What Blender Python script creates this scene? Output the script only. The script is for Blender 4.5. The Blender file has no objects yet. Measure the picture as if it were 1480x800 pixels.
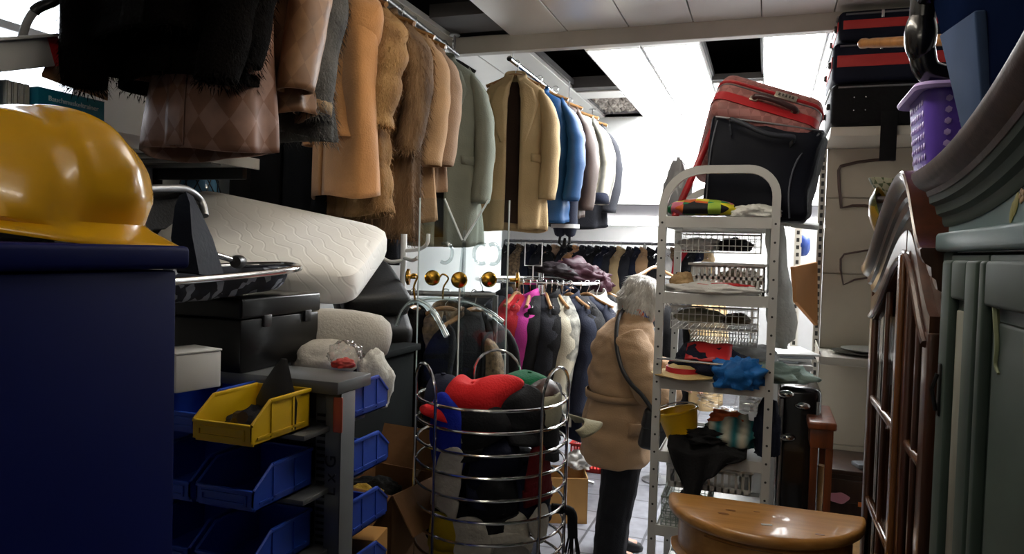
import bpy, bmesh, math, random
from math import pi, sin, cos, tan, atan2, sqrt, radians as R
from mathutils import Vector as V, Matrix as MX, noise as NZ

SC = bpy.context.scene
COL = SC.collection
random.seed(7)
NZ.seed_set(3)

# ------------------------------------------------------------------ camera
F_PX, CX, CY = 1070.0, 740.0, 400.0
EYE = V((0, 0, 1.6))
YAW, PITCH, ROLL = R(19.0), R(-2.03), R(1.6)
RC = (MX.Rotation(YAW, 3, 'Z') @ MX.Rotation(pi / 2 + PITCH, 3, 'X') @ MX.Rotation(ROLL, 3, 'Z'))
cam_data = bpy.data.cameras.new('camera')
cam_data.sensor_width = 36.0
cam_data.lens = 36.0 * F_PX / 1480.0
cam_data.clip_start = 0.02
cam = bpy.data.objects.new('camera', cam_data)
cam.matrix_world = MX.Translation(EYE) @ RC.to_4x4()
COL.objects.link(cam)
SC.camera = cam


def ray(px, py):
    return RC @ V(((px - CX) / F_PX, -(py - CY) / F_PX, -1.0))


def P(px, py, d):          # a surveyed point of the place: photo position and distance
    return EYE + ray(px, py) * d


def PX(px, py, x):
    r = ray(px, py)
    return EYE + r * (x / r.x)


def PY(px, py, y):
    r = ray(px, py)
    return EYE + r * (y / r.y)


def PZ(px, py, z):
    r = ray(px, py)
    return EYE + r * ((z - EYE.z) / r.z)


# ------------------------------------------------------------------ materials
def lin(h):
    h = h.lstrip('#')
    o = []
    for i in (0, 2, 4):
        c = int(h[i:i + 2], 16) / 255.0
        o.append(c / 12.92 if c <= 0.04045 else ((c + 0.055) / 1.055) ** 2.4)
    return tuple(o)


MC = {}


def mat(name, col, rough=0.7, metal=0.0, var=0.12, scale=6.0, stretch=(1, 1, 1), bump=0.0, bscale=80.0,
        col2=None, spec=0.5, sheen=0.0, coat=0.0, uv=False, emit=0.0):
    if name in MC:
        return MC[name]
    m = bpy.data.materials.new(name)
    m.use_nodes = True
    nt = m.node_tree
    n, l = nt.nodes, nt.links
    b = n['Principled BSDF']
    c = lin(col)
    tc = n.new('ShaderNodeTexCoord')
    mp = n.new('ShaderNodeMapping')
    mp.inputs['Scale'].default_value = stretch
    l.new(tc.outputs['UV' if uv else 'Object'], mp.inputs['Vector'])
    nz = n.new('ShaderNodeTexNoise')
    nz.inputs['Scale'].default_value = scale
    nz.inputs['Detail'].default_value = 5.0
    l.new(mp.outputs[0], nz.inputs['Vector'])
    mix = n.new('ShaderNodeMix')
    mix.data_type = 'RGBA'
    lo = lin(col2) if col2 else tuple(x * (1 - var) for x in c)
    hi = c if col2 else tuple(min(1, x * (1 + var)) for x in c)
    mix.inputs[6].default_value = (*lo, 1)
    mix.inputs[7].default_value = (*hi, 1)
    rp = n.new('ShaderNodeMapRange')
    rp.inputs['From Min'].default_value = 0.3
    rp.inputs['From Max'].default_value = 0.7
    l.new(nz.outputs['Fac'], rp.inputs['Value'])
    l.new(rp.outputs[0], mix.inputs[0])
    l.new(mix.outputs[2], b.inputs['Base Color'])
    b.inputs['Roughness'].default_value = rough
    b.inputs['Metallic'].default_value = metal
    b.inputs['Specular IOR Level'].default_value = spec
    if sheen:
        b.inputs['Sheen Weight'].default_value = sheen
        b.inputs['Sheen Roughness'].default_value = 0.5
    if coat:
        b.inputs['Coat Weight'].default_value = coat
        b.inputs['Coat Roughness'].default_value = 0.08
    if bump:
        n2 = n.new('ShaderNodeTexNoise')
        n2.inputs['Scale'].default_value = bscale
        n2.inputs['Detail'].default_value = 4.0
        l.new(mp.outputs[0], n2.inputs['Vector'])
        bp = n.new('ShaderNodeBump')
        bp.inputs['Strength'].default_value = bump
        bp.inputs['Distance'].default_value = 0.01
        l.new(n2.outputs['Fac'], bp.inputs['Height'])
        l.new(bp.outputs[0], b.inputs['Normal'])
    if emit:
        b.inputs['Emission Color'].default_value = (*c, 1)
        b.inputs['Emission Strength'].default_value = emit
    MC[name] = m
    return m


def cloth(name, col, var=0.15, rough=0.85, bump=0.25, bscale=140, sheen=0.0, scale=7, col2=None):
    return mat(name, col, rough=rough, var=var, bump=bump, bscale=bscale, spec=0.25, sheen=sheen, scale=scale, col2=col2)


def wood(name, col, col2, rough=0.35, stretch=(12, 12, 1.2), scale=3.0, coat=0.2, bump=0.05):
    return mat(name, col, rough=rough, col2=col2, stretch=stretch, scale=scale, coat=coat, bump=bump, bscale=20)


def acrylic(name, tint=(0.93, 0.96, 0.96), gl=0.03, mx_=0.6):
    if name in MC:
        return MC[name]
    m = bpy.data.materials.new(name)
    m.use_nodes = True
    n, l = m.node_tree.nodes, m.node_tree.links
    n.remove(n['Principled BSDF'])
    tr = n.new('ShaderNodeBsdfTransparent')
    tr.inputs[0].default_value = (*tint, 1)
    g = n.new('ShaderNodeBsdfGlossy')
    g.inputs['Roughness'].default_value = 0.04
    lw = n.new('ShaderNodeLayerWeight')
    lw.inputs['Blend'].default_value = 0.5
    pw = n.new('ShaderNodeMath')
    pw.operation = 'POWER'
    pw.inputs[1].default_value = 3.5
    l.new(lw.outputs['Facing'], pw.inputs[0])
    mr = n.new('ShaderNodeMapRange')
    mr.inputs['To Min'].default_value = gl
    mr.inputs['To Max'].default_value = mx_
    l.new(pw.outputs[0], mr.inputs['Value'])
    mx = n.new('ShaderNodeMixShader')
    l.new(mr.outputs[0], mx.inputs[0])
    l.new(tr.outputs[0], mx.inputs[1])
    l.new(g.outputs[0], mx.inputs[2])
    l.new(mx.outputs[0], n['Material Output'].inputs[0])
    MC[name] = m
    return m


def pattern(name, kind, cols, scale=10.0, rough=0.7, bump=0.0, uv=True, rot=0.0, stretch=(1, 1, 1), metal=0, extra=0.3):
    """procedural surface patterns in the surface's own coordinates"""
    if name in MC:
        return MC[name]
    m = bpy.data.materials.new(name)
    m.use_nodes = True
    n, l = m.node_tree.nodes, m.node_tree.links
    b = n['Principled BSDF']
    b.inputs['Roughness'].default_value = rough
    b.inputs['Metallic'].default_value = metal
    b.inputs['Specular IOR Level'].default_value = 0.3
    tc = n.new('ShaderNodeTexCoord')
    mp = n.new('ShaderNodeMapping')
    mp.inputs['Scale'].default_value = stretch
    mp.inputs['Rotation'].default_value = (0, 0, rot)
    l.new(tc.outputs['UV' if uv else 'Object'], mp.inputs['Vector'])
    cs = [(*lin(c), 1) for c in cols]
    if kind == 'checker':
        t = n.new('ShaderNodeTexChecker')
        t.inputs['Scale'].default_value = scale
        t.inputs['Color1'].default_value = cs[0]
        t.inputs['Color2'].default_value = cs[1]
        l.new(mp.outputs[0], t.inputs['Vector'])
        out, h = t.outputs['Color'], t.outputs['Fac']
    elif kind == 'cells':
        t = n.new('ShaderNodeTexVoronoi')
        t.inputs['Scale'].default_value = scale
        t.inputs['Randomness'].default_value = extra
        l.new(mp.outputs[0], t.inputs['Vector'])
        sx = n.new('ShaderNodeSeparateColor')
        l.new(t.outputs['Color'], sx.inputs[0])
        rmp = n.new('ShaderNodeValToRGB')
        rmp.color_ramp.interpolation = 'CONSTANT'
        el = rmp.color_ramp.elements
        while len(el) < len(cs):
            el.new(0.5)
        for i, c in enumerate(cs):
            el[i].position = i / len(cs)
            el[i].color = c
        l.new(sx.outputs[0], rmp.inputs[0])
        out, h = rmp.outputs['Color'], t.outputs['Distance']
    elif kind == 'wave':
        t = n.new('ShaderNodeTexWave')
        t.inputs['Scale'].default_value = scale
        t.inputs['Distortion'].default_value = extra
        l.new(mp.outputs[0], t.inputs['Vector'])
        mx = n.new('ShaderNodeMix')
        mx.data_type = 'RGBA'
        mx.inputs[6].default_value = cs[0]
        mx.inputs[7].default_value = cs[1]
        l.new(t.outputs['Fac'], mx.inputs[0])
        out, h = mx.outputs[2], t.outputs['Fac']
    elif kind == 'brick':
        t = n.new('ShaderNodeTexBrick')
        t.offset = 0.0
        t.inputs['Scale'].default_value = scale
        t.inputs['Color1'].default_value = cs[0]
        t.inputs['Color2'].default_value = cs[1]
        t.inputs['Mortar'].default_value = cs[2]
        t.inputs['Mortar Size'].default_value = 0.012
        t.inputs['Brick Width'].default_value = 0.5
        t.inputs['Row Height'].default_value = 0.5
        l.new(mp.outputs[0], t.inputs['Vector'])
        out, h = t.outputs['Color'], t.outputs['Fac']
    nz = n.new('ShaderNodeTexNoise')
    nz.inputs['Scale'].default_value = 14
    nz.inputs['Detail'].default_value = 4
    l.new(tc.outputs['Object'], nz.inputs['Vector'])
    mr = n.new('ShaderNodeMapRange')
    mr.inputs['From Min'].default_value = 0.3
    mr.inputs['From Max'].default_value = 0.7
    mr.inputs['To Min'].default_value = 0.75
    mr.inputs['To Max'].default_value = 1.15
    l.new(nz.outputs['Fac'], mr.inputs['Value'])
    ml = n.new('ShaderNodeMix')
    ml.data_type = 'RGBA'
    ml.blend_type = 'MULTIPLY'
    ml.inputs[0].default_value = 1.0
    l.new(out, ml.inputs[6])
    l.new(mr.outputs[0], ml.inputs[7])
    l.new(ml.outputs[2], b.inputs['Base Color'])
    if bump:
        bp = n.new('ShaderNodeBump')
        bp.inputs['Strength'].default_value = bump
        bp.inputs['Distance'].default_value = 0.01
        l.new(h, bp.inputs['Height'])
        l.new(bp.outputs[0], b.inputs['Normal'])
    MC[name] = m
    return m


def emissive(name, col, strength):
    if name in MC:
        return MC[name]
    m = bpy.data.materials.new(name)
    m.use_nodes = True
    b = m.node_tree.nodes['Principled BSDF']
    b.inputs['Base Color'].default_value = (0.9, 0.9, 0.9, 1)
    b.inputs['Emission Color'].default_value = (*lin(col), 1)
    b.inputs['Emission Strength'].default_value = strength
    MC[name] = m
    return m


# ------------------------------------------------------------------ objects
ROOTM = {}


def tag(o, label=None, cat=None, group=None, kind=None):
    if label:
        o['label'] = label
    if cat:
        o['category'] = cat
    if group:
        o['group'] = group
    if kind:
        o['kind'] = kind
    return o


def thing(name, label, cat, loc=(0, 0, 0), rz=0.0, group=None, rot=None):
    o = bpy.data.objects.new(name, None)
    COL.objects.link(o)
    o.empty_display_size = 0.05
    m = MX.Translation(V(loc)) @ (rot.to_4x4() if rot is not None else MX.Rotation(rz, 4, 'Z'))
    o.matrix_world = m
    ROOTM[o.name] = m
    return tag(o, label, cat, group)


class B:
    def __init__(s):
        s.bm = bmesh.new()
        s.uv = s.bm.loops.layers.uv.new('UVMap')

    def face(s, vs, uvs=None):
        try:
            f = s.bm.faces.new(vs)
        except ValueError:
            return None
        if uvs:
            for lp, u in zip(f.loops, uvs):
                lp[s.uv].uv = u
        return f

    def loft(s, rings, closed=True, caps=(True, True), loop=False):
        rows = [[s.bm.verts.new(p) for p in r] for r in rings]
        n = len(rows[0])
        vs, acc = [0.0], 0.0
        for a, b in zip(rings[:-1], rings[1:]):
            acc += (V(a[n // 4]) - V(b[n // 4])).length
            vs.append(acc)
        mid = rings[len(rings) // 2]
        us, acc = [0.0], 0.0
        for i in range(n):
            acc += (V(mid[i]) - V(mid[(i + 1) % n])).length
            us.append(acc)
        idx = list(range(len(rows) - 1)) + ([len(rows) - 1] if loop else [])
        for k in idx:
            k2 = (k + 1) % len(rows)
            vb = vs[k + 1] if k + 1 < len(vs) else vs[k] + 0.02
            for i in range(n if closed else n - 1):
                j = (i + 1) % n
                s.face([rows[k][i], rows[k][j], rows[k2][j], rows[k2][i]],
                       [(us[i], vs[k]), (us[i + 1], vs[k]), (us[i + 1], vb), (us[i], vb)])
        if closed and not loop:
            if caps[0]:
                s.face(rows[0][::-1], [(p[0], p[1]) for p in rings[0][::-1]])
            if caps[1]:
                s.face(rows[-1], [(p[0], p[1]) for p in rings[-1]])
        return s

    def box(s, c, size, rot=None, bevel=0.0, seg=2):
        g = bmesh.ops.create_cube(s.bm, size=1.0)
        vs = g['verts']
        m = MX.Translation(V(c)) @ (rot.to_4x4() if rot is not None else MX.Identity(4)) @ MX.Diagonal((*size, 1))
        bmesh.ops.transform(s.bm, matrix=m, verts=vs)
        if bevel:
            es = list({e for v in vs for e in v.link_edges})
            bmesh.ops.bevel(s.bm, geom=es, offset=bevel, segments=seg, profile=0.5, affect='EDGES')
        return s

    def box2(s, lo, hi, bevel=0.0, seg=2):
        lo, hi = V(lo), V(hi)
        return s.box((lo + hi) / 2, [abs(a) for a in (hi - lo)], None, bevel, seg)

    def tube(s, pts, r, seg=8, closed=False, cap=True):
        pts = [V(p) for p in pts]
        n = len(pts)
        rs = r if isinstance(r, (list, tuple)) else [r] * n
        rings = []
        prev = None
        for i, p in enumerate(pts):
            if closed:
                t = (pts[(i + 1) % n] - pts[i - 1])
            else:
                t = pts[min(i + 1, n - 1)] - pts[max(i - 1, 0)]
            if t.length < 1e-9:
                t = V((0, 0, 1))
            t.normalize()
            if prev is None:
                a = V((0, 0, 1)) if abs(t.z) < 0.9 else V((1, 0, 0))
                nn = (a - t * a.dot(t)).normalized()
            else:
                nn = prev - t * prev.dot(t)
                nn = nn.normalized() if nn.length > 1e-6 else t.orthogonal().normalized()
            prev = nn
            bb = t.cross(nn)
            rings.append([p + (nn * cos(2 * pi * k / seg) + bb * sin(2 * pi * k / seg)) * rs[i] for k in range(seg)])
        s.loft(rings, True, (cap, cap), loop=closed)
        return s

    def lathe(s, prof, c=(0, 0, 0), seg=24, m=None, caps=(True, True)):
        m = m.to_4x4() if m is not None else MX.Identity(4)
        m = MX.Translation(V(c)) @ m
        rings = [[m @ V((max(r, 1e-4) * cos(2 * pi * k / seg), max(r, 1e-4) * sin(2 * pi * k / seg), z)) for k in range(seg)] for r, z in prof]
        return s.loft(rings, True, caps)

    def prism(s, poly, depth, m=None, bevel=0.0):
        """2-D outline (x,y) extruded along +z by depth, then placed by m"""
        m = m or MX.Identity(4)
        a = [s.bm.verts.new(m @ V((x, y, 0))) for x, y in poly]
        b = [s.bm.verts.new(m @ V((x, y, depth))) for x, y in poly]
        n = len(poly)
        fs = [s.face(a[::-1], [(p[0], p[1]) for p in poly[::-1]]), s.face(b, list(poly))]
        for i in range(n):
            j = (i + 1) % n
            fs.append(s.face([a[i], a[j], b[j], b[i]], [(0, 0), (.1, 0), (.1, depth), (0, depth)]))
        if bevel:
            es = [e for f in fs[:2] if f for e in f.edges]
            bmesh.ops.bevel(s.bm, geom=es, offset=bevel, segments=2, profile=0.5, affect='EDGES')
        return s

    def ball(s, c, rad, rot=None, sub=3):
        g = bmesh.ops.create_icosphere(s.bm, subdivisions=sub, radius=1.0)
        rad = rad if hasattr(rad, '__len__') else (rad,) * 3
        m = MX.Translation(V(c)) @ (rot.to_4x4() if rot is not None else MX.Identity(4)) @ MX.Diagonal((*rad, 1))
        bmesh.ops.transform(s.bm, matrix=m, verts=g['verts'])
        s.last = g['verts']
        return s

    def patch(s, grid, th, flip=1):
        """a grid of points thickened along its normals"""
        h, w = len(grid), len(grid[0])
        top, bot = [], []
        for i in range(h):
            for j in range(w):
                du = V(grid[i][min(j + 1, w - 1)]) - V(grid[i][max(j - 1, 0)])
                dv = V(grid[min(i + 1, h - 1)][j]) - V(grid[max(i - 1, 0)][j])
                nn = du.cross(dv)
                nn = nn.normalized() * flip if nn.length > 1e-9 else V((0, 0, 1))
                top.append(s.bm.verts.new(V(grid[i][j]) + nn * th / 2))
                bot.append(s.bm.verts.new(V(grid[i][j]) - nn * th / 2))
        L = (V(grid[0][0]) - V(grid[0][-1])).length
        H = (V(grid[0][0]) - V(grid[-1][0])).length
        for i in range(h - 1):
            for j in range(w - 1):
                q = [(i, j), (i, j + 1), (i + 1, j + 1), (i + 1, j)]
                uvs = [(b / (w - 1) * L, a / (h - 1) * H) for a, b in q]
                s.face([top[a * w + b] for a, b in q], uvs)
                s.face([bot[a * w + b] for a, b in q][::-1], uvs[::-1])
        rim = [(0, j) for j in range(w)] + [(i, w - 1) for i in range(1, h)] + [(h - 1, j) for j in range(w - 2, -1, -1)] + [(i, 0) for i in range(h - 2, 0, -1)]
        for k in range(len(rim)):
            a, b = rim[k], rim[(k + 1) % len(rim)]
            s.face([bot[a[0] * w + a[1]], bot[b[0] * w + b[1]], top[b[0] * w + b[1]], top[a[0] * w + a[1]]], [(0, 0)] * 4)
        return s

    def wobble(s, amp, scale, seed=0, verts=None):
        off = V((seed * 3.7, seed * 1.3, seed * 7.1))
        for v in (verts or s.bm.verts):
            v.co += NZ.noise_vector(v.co * scale + off) * amp
        return s

    def build(s, name, m, parent=None, local=False, smooth=True, angle=40, label=None, kind=None):
        bm = s.bm
        bmesh.ops.remove_doubles(bm, verts=bm.verts, dist=1e-6)
        bmesh.ops.recalc_face_normals(bm, faces=bm.faces)
        me = bpy.data.meshes.new(name)
        loc = V((0, 0, 0))
        rm = None
        if parent is not None:
            rm = ROOTM[parent.name]
            if not local:
                bmesh.ops.transform(bm, matrix=rm.inverted(), verts=bm.verts)
        elif not local and len(bm.verts):
            xs = [v.co for v in bm.verts]
            lo = V([min(p[i] for p in xs) for i in range(3)])
            hi = V([max(p[i] for p in xs) for i in range(3)])
            loc = V(((lo.x + hi.x) / 2, (lo.y + hi.y) / 2, lo.z))
            bmesh.ops.translate(bm, vec=-loc, verts=bm.verts)
        bm.to_mesh(me)
        bm.free()
        me.materials.append(m)
        if smooth:
            for p in me.polygons:
                p.use_smooth = True
            if angle < 180:
                me.set_sharp_from_angle(angle=R(angle))
        o = bpy.data.objects.new(name, me)
        COL.objects.link(o)
        if parent is not None:
            o.parent = parent
        else:
            o.location = loc
        ROOTM[o.name] = rm if rm is not None else MX.Translation(loc)
        if label:
            o['label'] = label
        if kind:
            o['kind'] = kind
        return o


def text_part(s, size, m, parent, material, name='lettering', ext=0.0008, world_m=None):
    cu = bpy.data.curves.new('lettering', 'FONT')
    cu.body = s
    cu.size = size
    cu.extrude = ext
    cu.resolution_u = 3
    t = bpy.data.objects.new('lettering_tmp', cu)
    COL.objects.link(t)
    dg = bpy.context.evaluated_depsgraph_get()
    me = bpy.data.meshes.new_from_object(t.evaluated_get(dg))
    bpy.data.objects.remove(t)
    bpy.data.curves.remove(cu)
    me.name = name
    me.transform(ROOTM[parent.name].inverted() @ m)
    me.materials.clear()
    me.materials.append(material)
    o = bpy.data.objects.new(name, me)
    COL.objects.link(o)
    o.parent = parent
    return o


def frame_m(o, x, y):
    """matrix with origin o, axes x and y (z = x cross y)"""
    x = V(x).normalized()
    z = x.cross(V(y)).normalized()
    y = z.cross(x)
    m = MX((x, y, z)).transposed().to_4x4()
    return MX.Translation(V(o)) @ m


def bez(a, b, c, d, n=10):
    a, b, c, d = V(a), V(b), V(c), V(d)
    return [a * (1 - t) ** 3 + b * 3 * t * (1 - t) ** 2 + c * 3 * t * t * (1 - t) + d * t ** 3 for t in [i / n for i in range(n + 1)]]


def spline(pts, n=6):
    pts = [V(p) for p in pts]
    out = []
    for i in range(len(pts) - 1):
        p0, p1, p2, p3 = pts[max(i - 1, 0)], pts[i], pts[i + 1], pts[min(i + 2, len(pts) - 1)]
        for k in range(n):
            t = k / n
            out.append(0.5 * ((2 * p1) + (p2 - p0) * t + (2 * p0 - 5 * p1 + 4 * p2 - p3) * t * t + (3 * p1 - p0 - 3 * p2 + p3) * t ** 3))
    out.append(pts[-1])
    return out


def heap(name, m, c, rad, seed=0, amp=0.35, rot=None, sub=4, parent=None, freq=2.2, flat=True, label=None):
    """a crumpled heap of cloth or film"""
    b = B()
    vs = b.ball((0, 0, 0), 1.0, None, sub).last
    off = V((seed * 5.3, seed * 2.1, seed * 9.7))
    for v in vs:
        d = v.co.normalized()
        f = 1 + amp * NZ.noise(d * freq + off) + amp * 0.5 * NZ.noise(d * freq * 2.3 + off) - amp * 0.6 * abs(NZ.noise(d * freq * 1.6 + off * 2))
        f += amp * 0.18 * NZ.noise(d * freq * 6 + off)
        v.co = d * f
        if flat and v.co.z < -0.45:
            v.co.z = -0.45 + (v.co.z + 0.45) * 0.1
    mm = MX.Translation(V(c)) @ (rot.to_4x4() if rot is not None else MX.Identity(4)) @ MX.Diagonal((*rad, 1))
    bmesh.ops.transform(b.bm, matrix=mm, verts=b.bm.verts)
    return b.build(name, m, parent, angle=180, label=label)
# ================================================================== the room
CEIL = 2.80
X0, X1, Y0, Y1 = -2.35, 2.2, -2.2, 9.75
m_floor = pattern('floor_tiles', 'brick', ['#7b7c82', '#83848a', '#4c4c50'], scale=1.55, rough=0.35, bump=0.1, uv=False)
m_wall = mat('white_wall_paint', '#c9cac8', rough=0.7, var=0.04)
m_wall_grey = mat('grey_wall_paint', '#a3a4a3', rough=0.7, var=0.06)
m_panel = mat('white_metal_ceiling', '#dcdad7', rough=0.36, metal=.55, var=0.02, spec=0.5)
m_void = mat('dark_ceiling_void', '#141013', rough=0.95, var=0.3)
m_gap = mat('dark_ceiling_joint_metal', '#4c4a4a', rough=0.6, var=0.1)  # dark grey metal of the ceiling grid
m_beam = mat('grey_metal_beam', '#a9a49a', rough=0.4, var=0.06)
m_soffit = mat('grey_soffit', '#97949b', rough=0.6, var=0.05)


def struct(b, name, m, smooth=False):
    o = b.build(name, m, smooth=smooth)
    o['kind'] = 'structure'
    return o


struct(B().box2((-3.5, Y0, -.06), (X1 + .1, Y1 + .1, 0)), 'floor', m_floor)

# left wall with one high window
WY0, WY1, WZ0, WZ1 = 1.25, 2.02, 2.02, 2.62
b = B()
XL = -3.4                          # the shop widens to the left at the back
b.box2((X0 - .12, Y0, 0), (X0, WY0, 3.2)).box2((X0 - .12, WY1, 0), (X0, 6.5, 3.2))
b.box2((XL, 6.38, 0), (X0 - .12, 6.5, 3.2)).box2((XL - .12, 6.38, 0), (XL, Y1, 3.2))
b.box2((X0 - .12, WY0, 0), (X0, WY1, WZ0)).box2((X0 - .12, WY0, WZ1), (X0, WY1, 3.2))
struct(b, 'wall_left', m_wall)
b = B()
for lo, hi in (((X0 - .09, WY0, WZ0), (X0 + .01, WY0 + .04, WZ1)), ((X0 - .09, WY1 - .04, WZ0), (X0 + .01, WY1, WZ1)),
               ((X0 - .09, WY0, WZ0), (X0 + .01, WY1, WZ0 + .04)), ((X0 - .09, WY0, WZ1 - .04), (X0 + .01, WY1, WZ1)),
               ((X0 - .07, WY0, 2.28), (X0 - .04, WY1, 2.31))):
    b.box2(lo, hi, .004)
m_white_plastic = mat('white_plastic', '#d8d8d6', rough=0.4, var=0.03)
w1 = struct(b, 'window_1', m_white_plastic)
gl = B().box2((X0 - .062, WY0 + .03, WZ0 + .03), (X0 - .056, WY1 - .03, WZ1 - .03)).build('window_pane', acrylic('window_glass', (.95, .97, 1), .02), w1, smooth=False)
struct(B().box2((X1, Y0, 0), (X1 + .12, Y1, 3.2)), 'wall_right', m_wall)
struct(B().box2((-3.5, Y1, 0), (X1 + .12, Y1 + .12, 3.2)), 'wall_back', m_wall)
struct(B().box2((X0 - .12, Y0 - .12, 0), (X1 + .12, Y0, 3.2)), 'wall_front', m_wall_grey)

# ceiling: long metal panels running away from the camera, some missing
H3 = PZ(1018, 121, CEIL).y
H2 = PZ(880, 132, CEIL).y
H4A, H4B = PZ(870, 142, CEIL).y, PZ(905, 170, CEIL).y
PW, PX0 = 0.3340, -1.41 - 0.334 * 3
BEAM_Y = 3.97
b = B()
k = 0
x = PX0
LUM = []
while x < X1:
    segs = [(Y0, BEAM_Y - .03), (BEAM_Y + .03, 6.5)]
    if abs(x - (-1.744)) < .02:
        segs = [(Y0, .4), (BEAM_Y + .03, 6.5)]
    if abs(x - (-1.41)) < .02:
        segs = [(Y0, BEAM_Y - .03), (H2, H4A), (H4B, 6.5)]
    if abs(x - (-.408)) < .02:
        segs = [(Y0, BEAM_Y - .03), (H3, 6.5)]
    for a, c in segs:
        lum = a > 3.9 and (c - a) > .8 and x > -1.2
        if lum:
            LUM.append((x, max(a, 4.35 if x < -.5 else 4.1), c))
            if max(a, 4.35 if x < -.5 else 4.1) > a + .01:
                b.box2((max(x, X0) + .003, a, CEIL), (min(x + PW, X1) - .003, max(a, 4.35 if x < -.5 else 4.1), CEIL + .03), .002, 1)
        else:
            b.box2((max(x, X0) + .003, a, CEIL), (min(x + PW, X1) - .003, c, CEIL + .03), .002, 1)
    x += PW
struct(b, 'ceiling', m_panel)
b = B()
x = PX0
while x < X1:
    if x > X0 and abs(x + 1.744) > .02:
        b.box2((x - .012, Y0, CEIL + .032), (x + .012, 6.5, CEIL + .07))
    x += PW
b.box2((-1.41, H2 - .12, CEIL + .01), (-1.076, H2, CEIL + .09))
b.box2((-.408, H3 - .06, CEIL + .01), (-.074, H3, CEIL + .05))
b.box2((-1.744, 3.6, CEIL + .02), (-1.41, 3.9, CEIL + .09))
struct(b, 'ceiling_grid', m_gap)
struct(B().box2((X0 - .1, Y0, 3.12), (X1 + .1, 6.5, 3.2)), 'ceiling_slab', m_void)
# crumbly insulation above the far opening
b = B()
g = [[V((-1.42 + .36 * j / 23, H4A - .1 + (H4B - H4A + .2) * i / 39, CEIL + .06 + .03 * NZ.noise(V((j * .5, i * .5, 2))) + .03 * NZ.noise(V((j * 1.1, i * 1.3, 9))))) for j in range(24)] for i in range(40)]
b.patch(g, .02)
struct(b, 'ceiling_insulation', mat('crumbly_insulation', '#c9c0b6', rough=0.95, col2='#4d443e', scale=22, bump=0.6, bscale=40), True)

# cross beam, wall rails
struct(B().box2((-1.75, BEAM_Y - .03, CEIL - .085), (X1, BEAM_Y + .03, CEIL + .01), .004), 'trim_1', m_beam)
struct(B().box2((X0, 6.5, 2.03), (X1, 6.62, 3.2)).box2((XL, 6.5, 2.03), (X1, Y1, 2.1)), 'wall_bulkhead', m_soffit)
struct(B().box2((X0, 6.49, 2.035), (X1, 6.5, CEIL)), 'wall_bulkhead_face', m_wall)
struct(B().box2((XL, Y1 - .05, 1.96), (X1, Y1, 2.03), .006), 'trim_2', m_white_plastic)
struct(B().box2((X0, Y0, 0), (X0 + .015, 6.5, .08)), 'baseboard_left', m_wall_grey)

# ceiling panels made to glow, standing in for the glare on the far ceiling
m_ceil_glow = emissive('ceiling_glow', '#fbfdff', 13.0)  # glow added to plain ceiling panels so the far ceiling burns out
m_lampw = emissive('added_lamp_tube', '#fff4e2', 13.0)
m_steel = mat('dull_steel', '#8f9092', rough=.38, metal=.9, var=.08)
m_frame = mat('lamp_frame', '#d0d0d0', rough=.4, var=.03)
ords = ['first', 'second', 'third', 'fourth', 'fifth', 'sixth', 'seventh', 'eighth', 'ninth', 'tenth', 'eleventh', 'twelfth', 'thirteenth']
for i, (x, a, c) in enumerate(LUM):
    if x > 1.3:
        continue
    t = thing('ceiling_glow_panel', f'white ceiling panel with added glow beyond the cross beam, {ords[i]} from the left', 'glowing ceiling panel', (x + PW / 2, (a + c) / 2, CEIL), group='glowing ceiling panels')
    B().box2((x + .002, a, CEIL), (x + .012, c, CEIL + .04)).box2((x + PW - .012, a, CEIL), (x + PW - .002, c, CEIL + .04)).box2((x + .012, a, CEIL), (x + PW - .012, a + .01, CEIL + .04)).box2((x + .012, c - .01, CEIL), (x + PW - .012, c, CEIL + .04)).box2((x + .002, a, CEIL + .03), (x + PW - .002, c, CEIL + .05)).build('frame', m_frame, t, smooth=False)  # back plate added so the glow stays out of the ceiling openings
    B().box2((x + .012, a + .01, CEIL + .004), (x + PW - .012, c - .01, CEIL + .02)).build('glow_sheet', m_ceil_glow, t, smooth=False)


def tube_lamp(a, c, z, along, label, st=m_lampw, group=None):
    t = thing('fluorescent_lamp', label, 'lamp', ((a[0] + c[0]) / 2, (a[1] + c[1]) / 2, z), group=group)
    a, c = V((*a, z)), V((*c, z))
    d = (c - a).normalized()
    q = V((-d.y, d.x, 0))
    rot = MX((d, q, V((0, 0, 1)))).transposed()
    B().box((a + c) / 2 + V((0, 0, .03)), ((c - a).length, .045, .05), rot, .008).build('housing', m_frame, t)
    for s in (-1, 1):
        B().tube([a + q * .05 * s + d * .03, c + q * .05 * s - d * .03], .013, 10).build('tube', st, t)
        for e_, f_ in ((a, 1), (c, -1)):
            B().tube([e_ + q * .05 * s, e_ + q * .05 * s + d * .03 * f_], .015, 10).build('socket', m_white_plastic, t)
    if z < CEIL - .08:
        for q_ in (a + d * .15, c - d * .15):
            B().tube([q_ + V((0, 0, .06)), V((q_.x, q_.y, CEIL + .003))], .004, 6).build('hanging_wire', m_steel, t)
    return t


tube_lamp((-1.15, -.9), (.15, -.9), 2.50, 0, 'unseen twin tube lamp added behind the camera')  # added out of view to brighten the near ceiling and foreground
tube_lamp((-.28, 1.3), (-.28, 2.4), 2.56, 0, 'unseen twin tube lamp added over the near aisle')  # added above the frame to brighten the near ceiling and trolley front
tube_lamp((-.55, 1.75), (-.55, 2.85), CEIL - .115, 0, 'unseen twin tube lamp added close to the ceiling over the hat basket')  # added above the frame to light trolley, basket and hats
tube_lamp((-1.9, 8.9), (1.4, 8.9), 2.03 - .066, 0, 'long twin tube lamp under the grey bulkhead at the back', emissive('lamp_tube_back', '#ffffff', 45.0))

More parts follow.
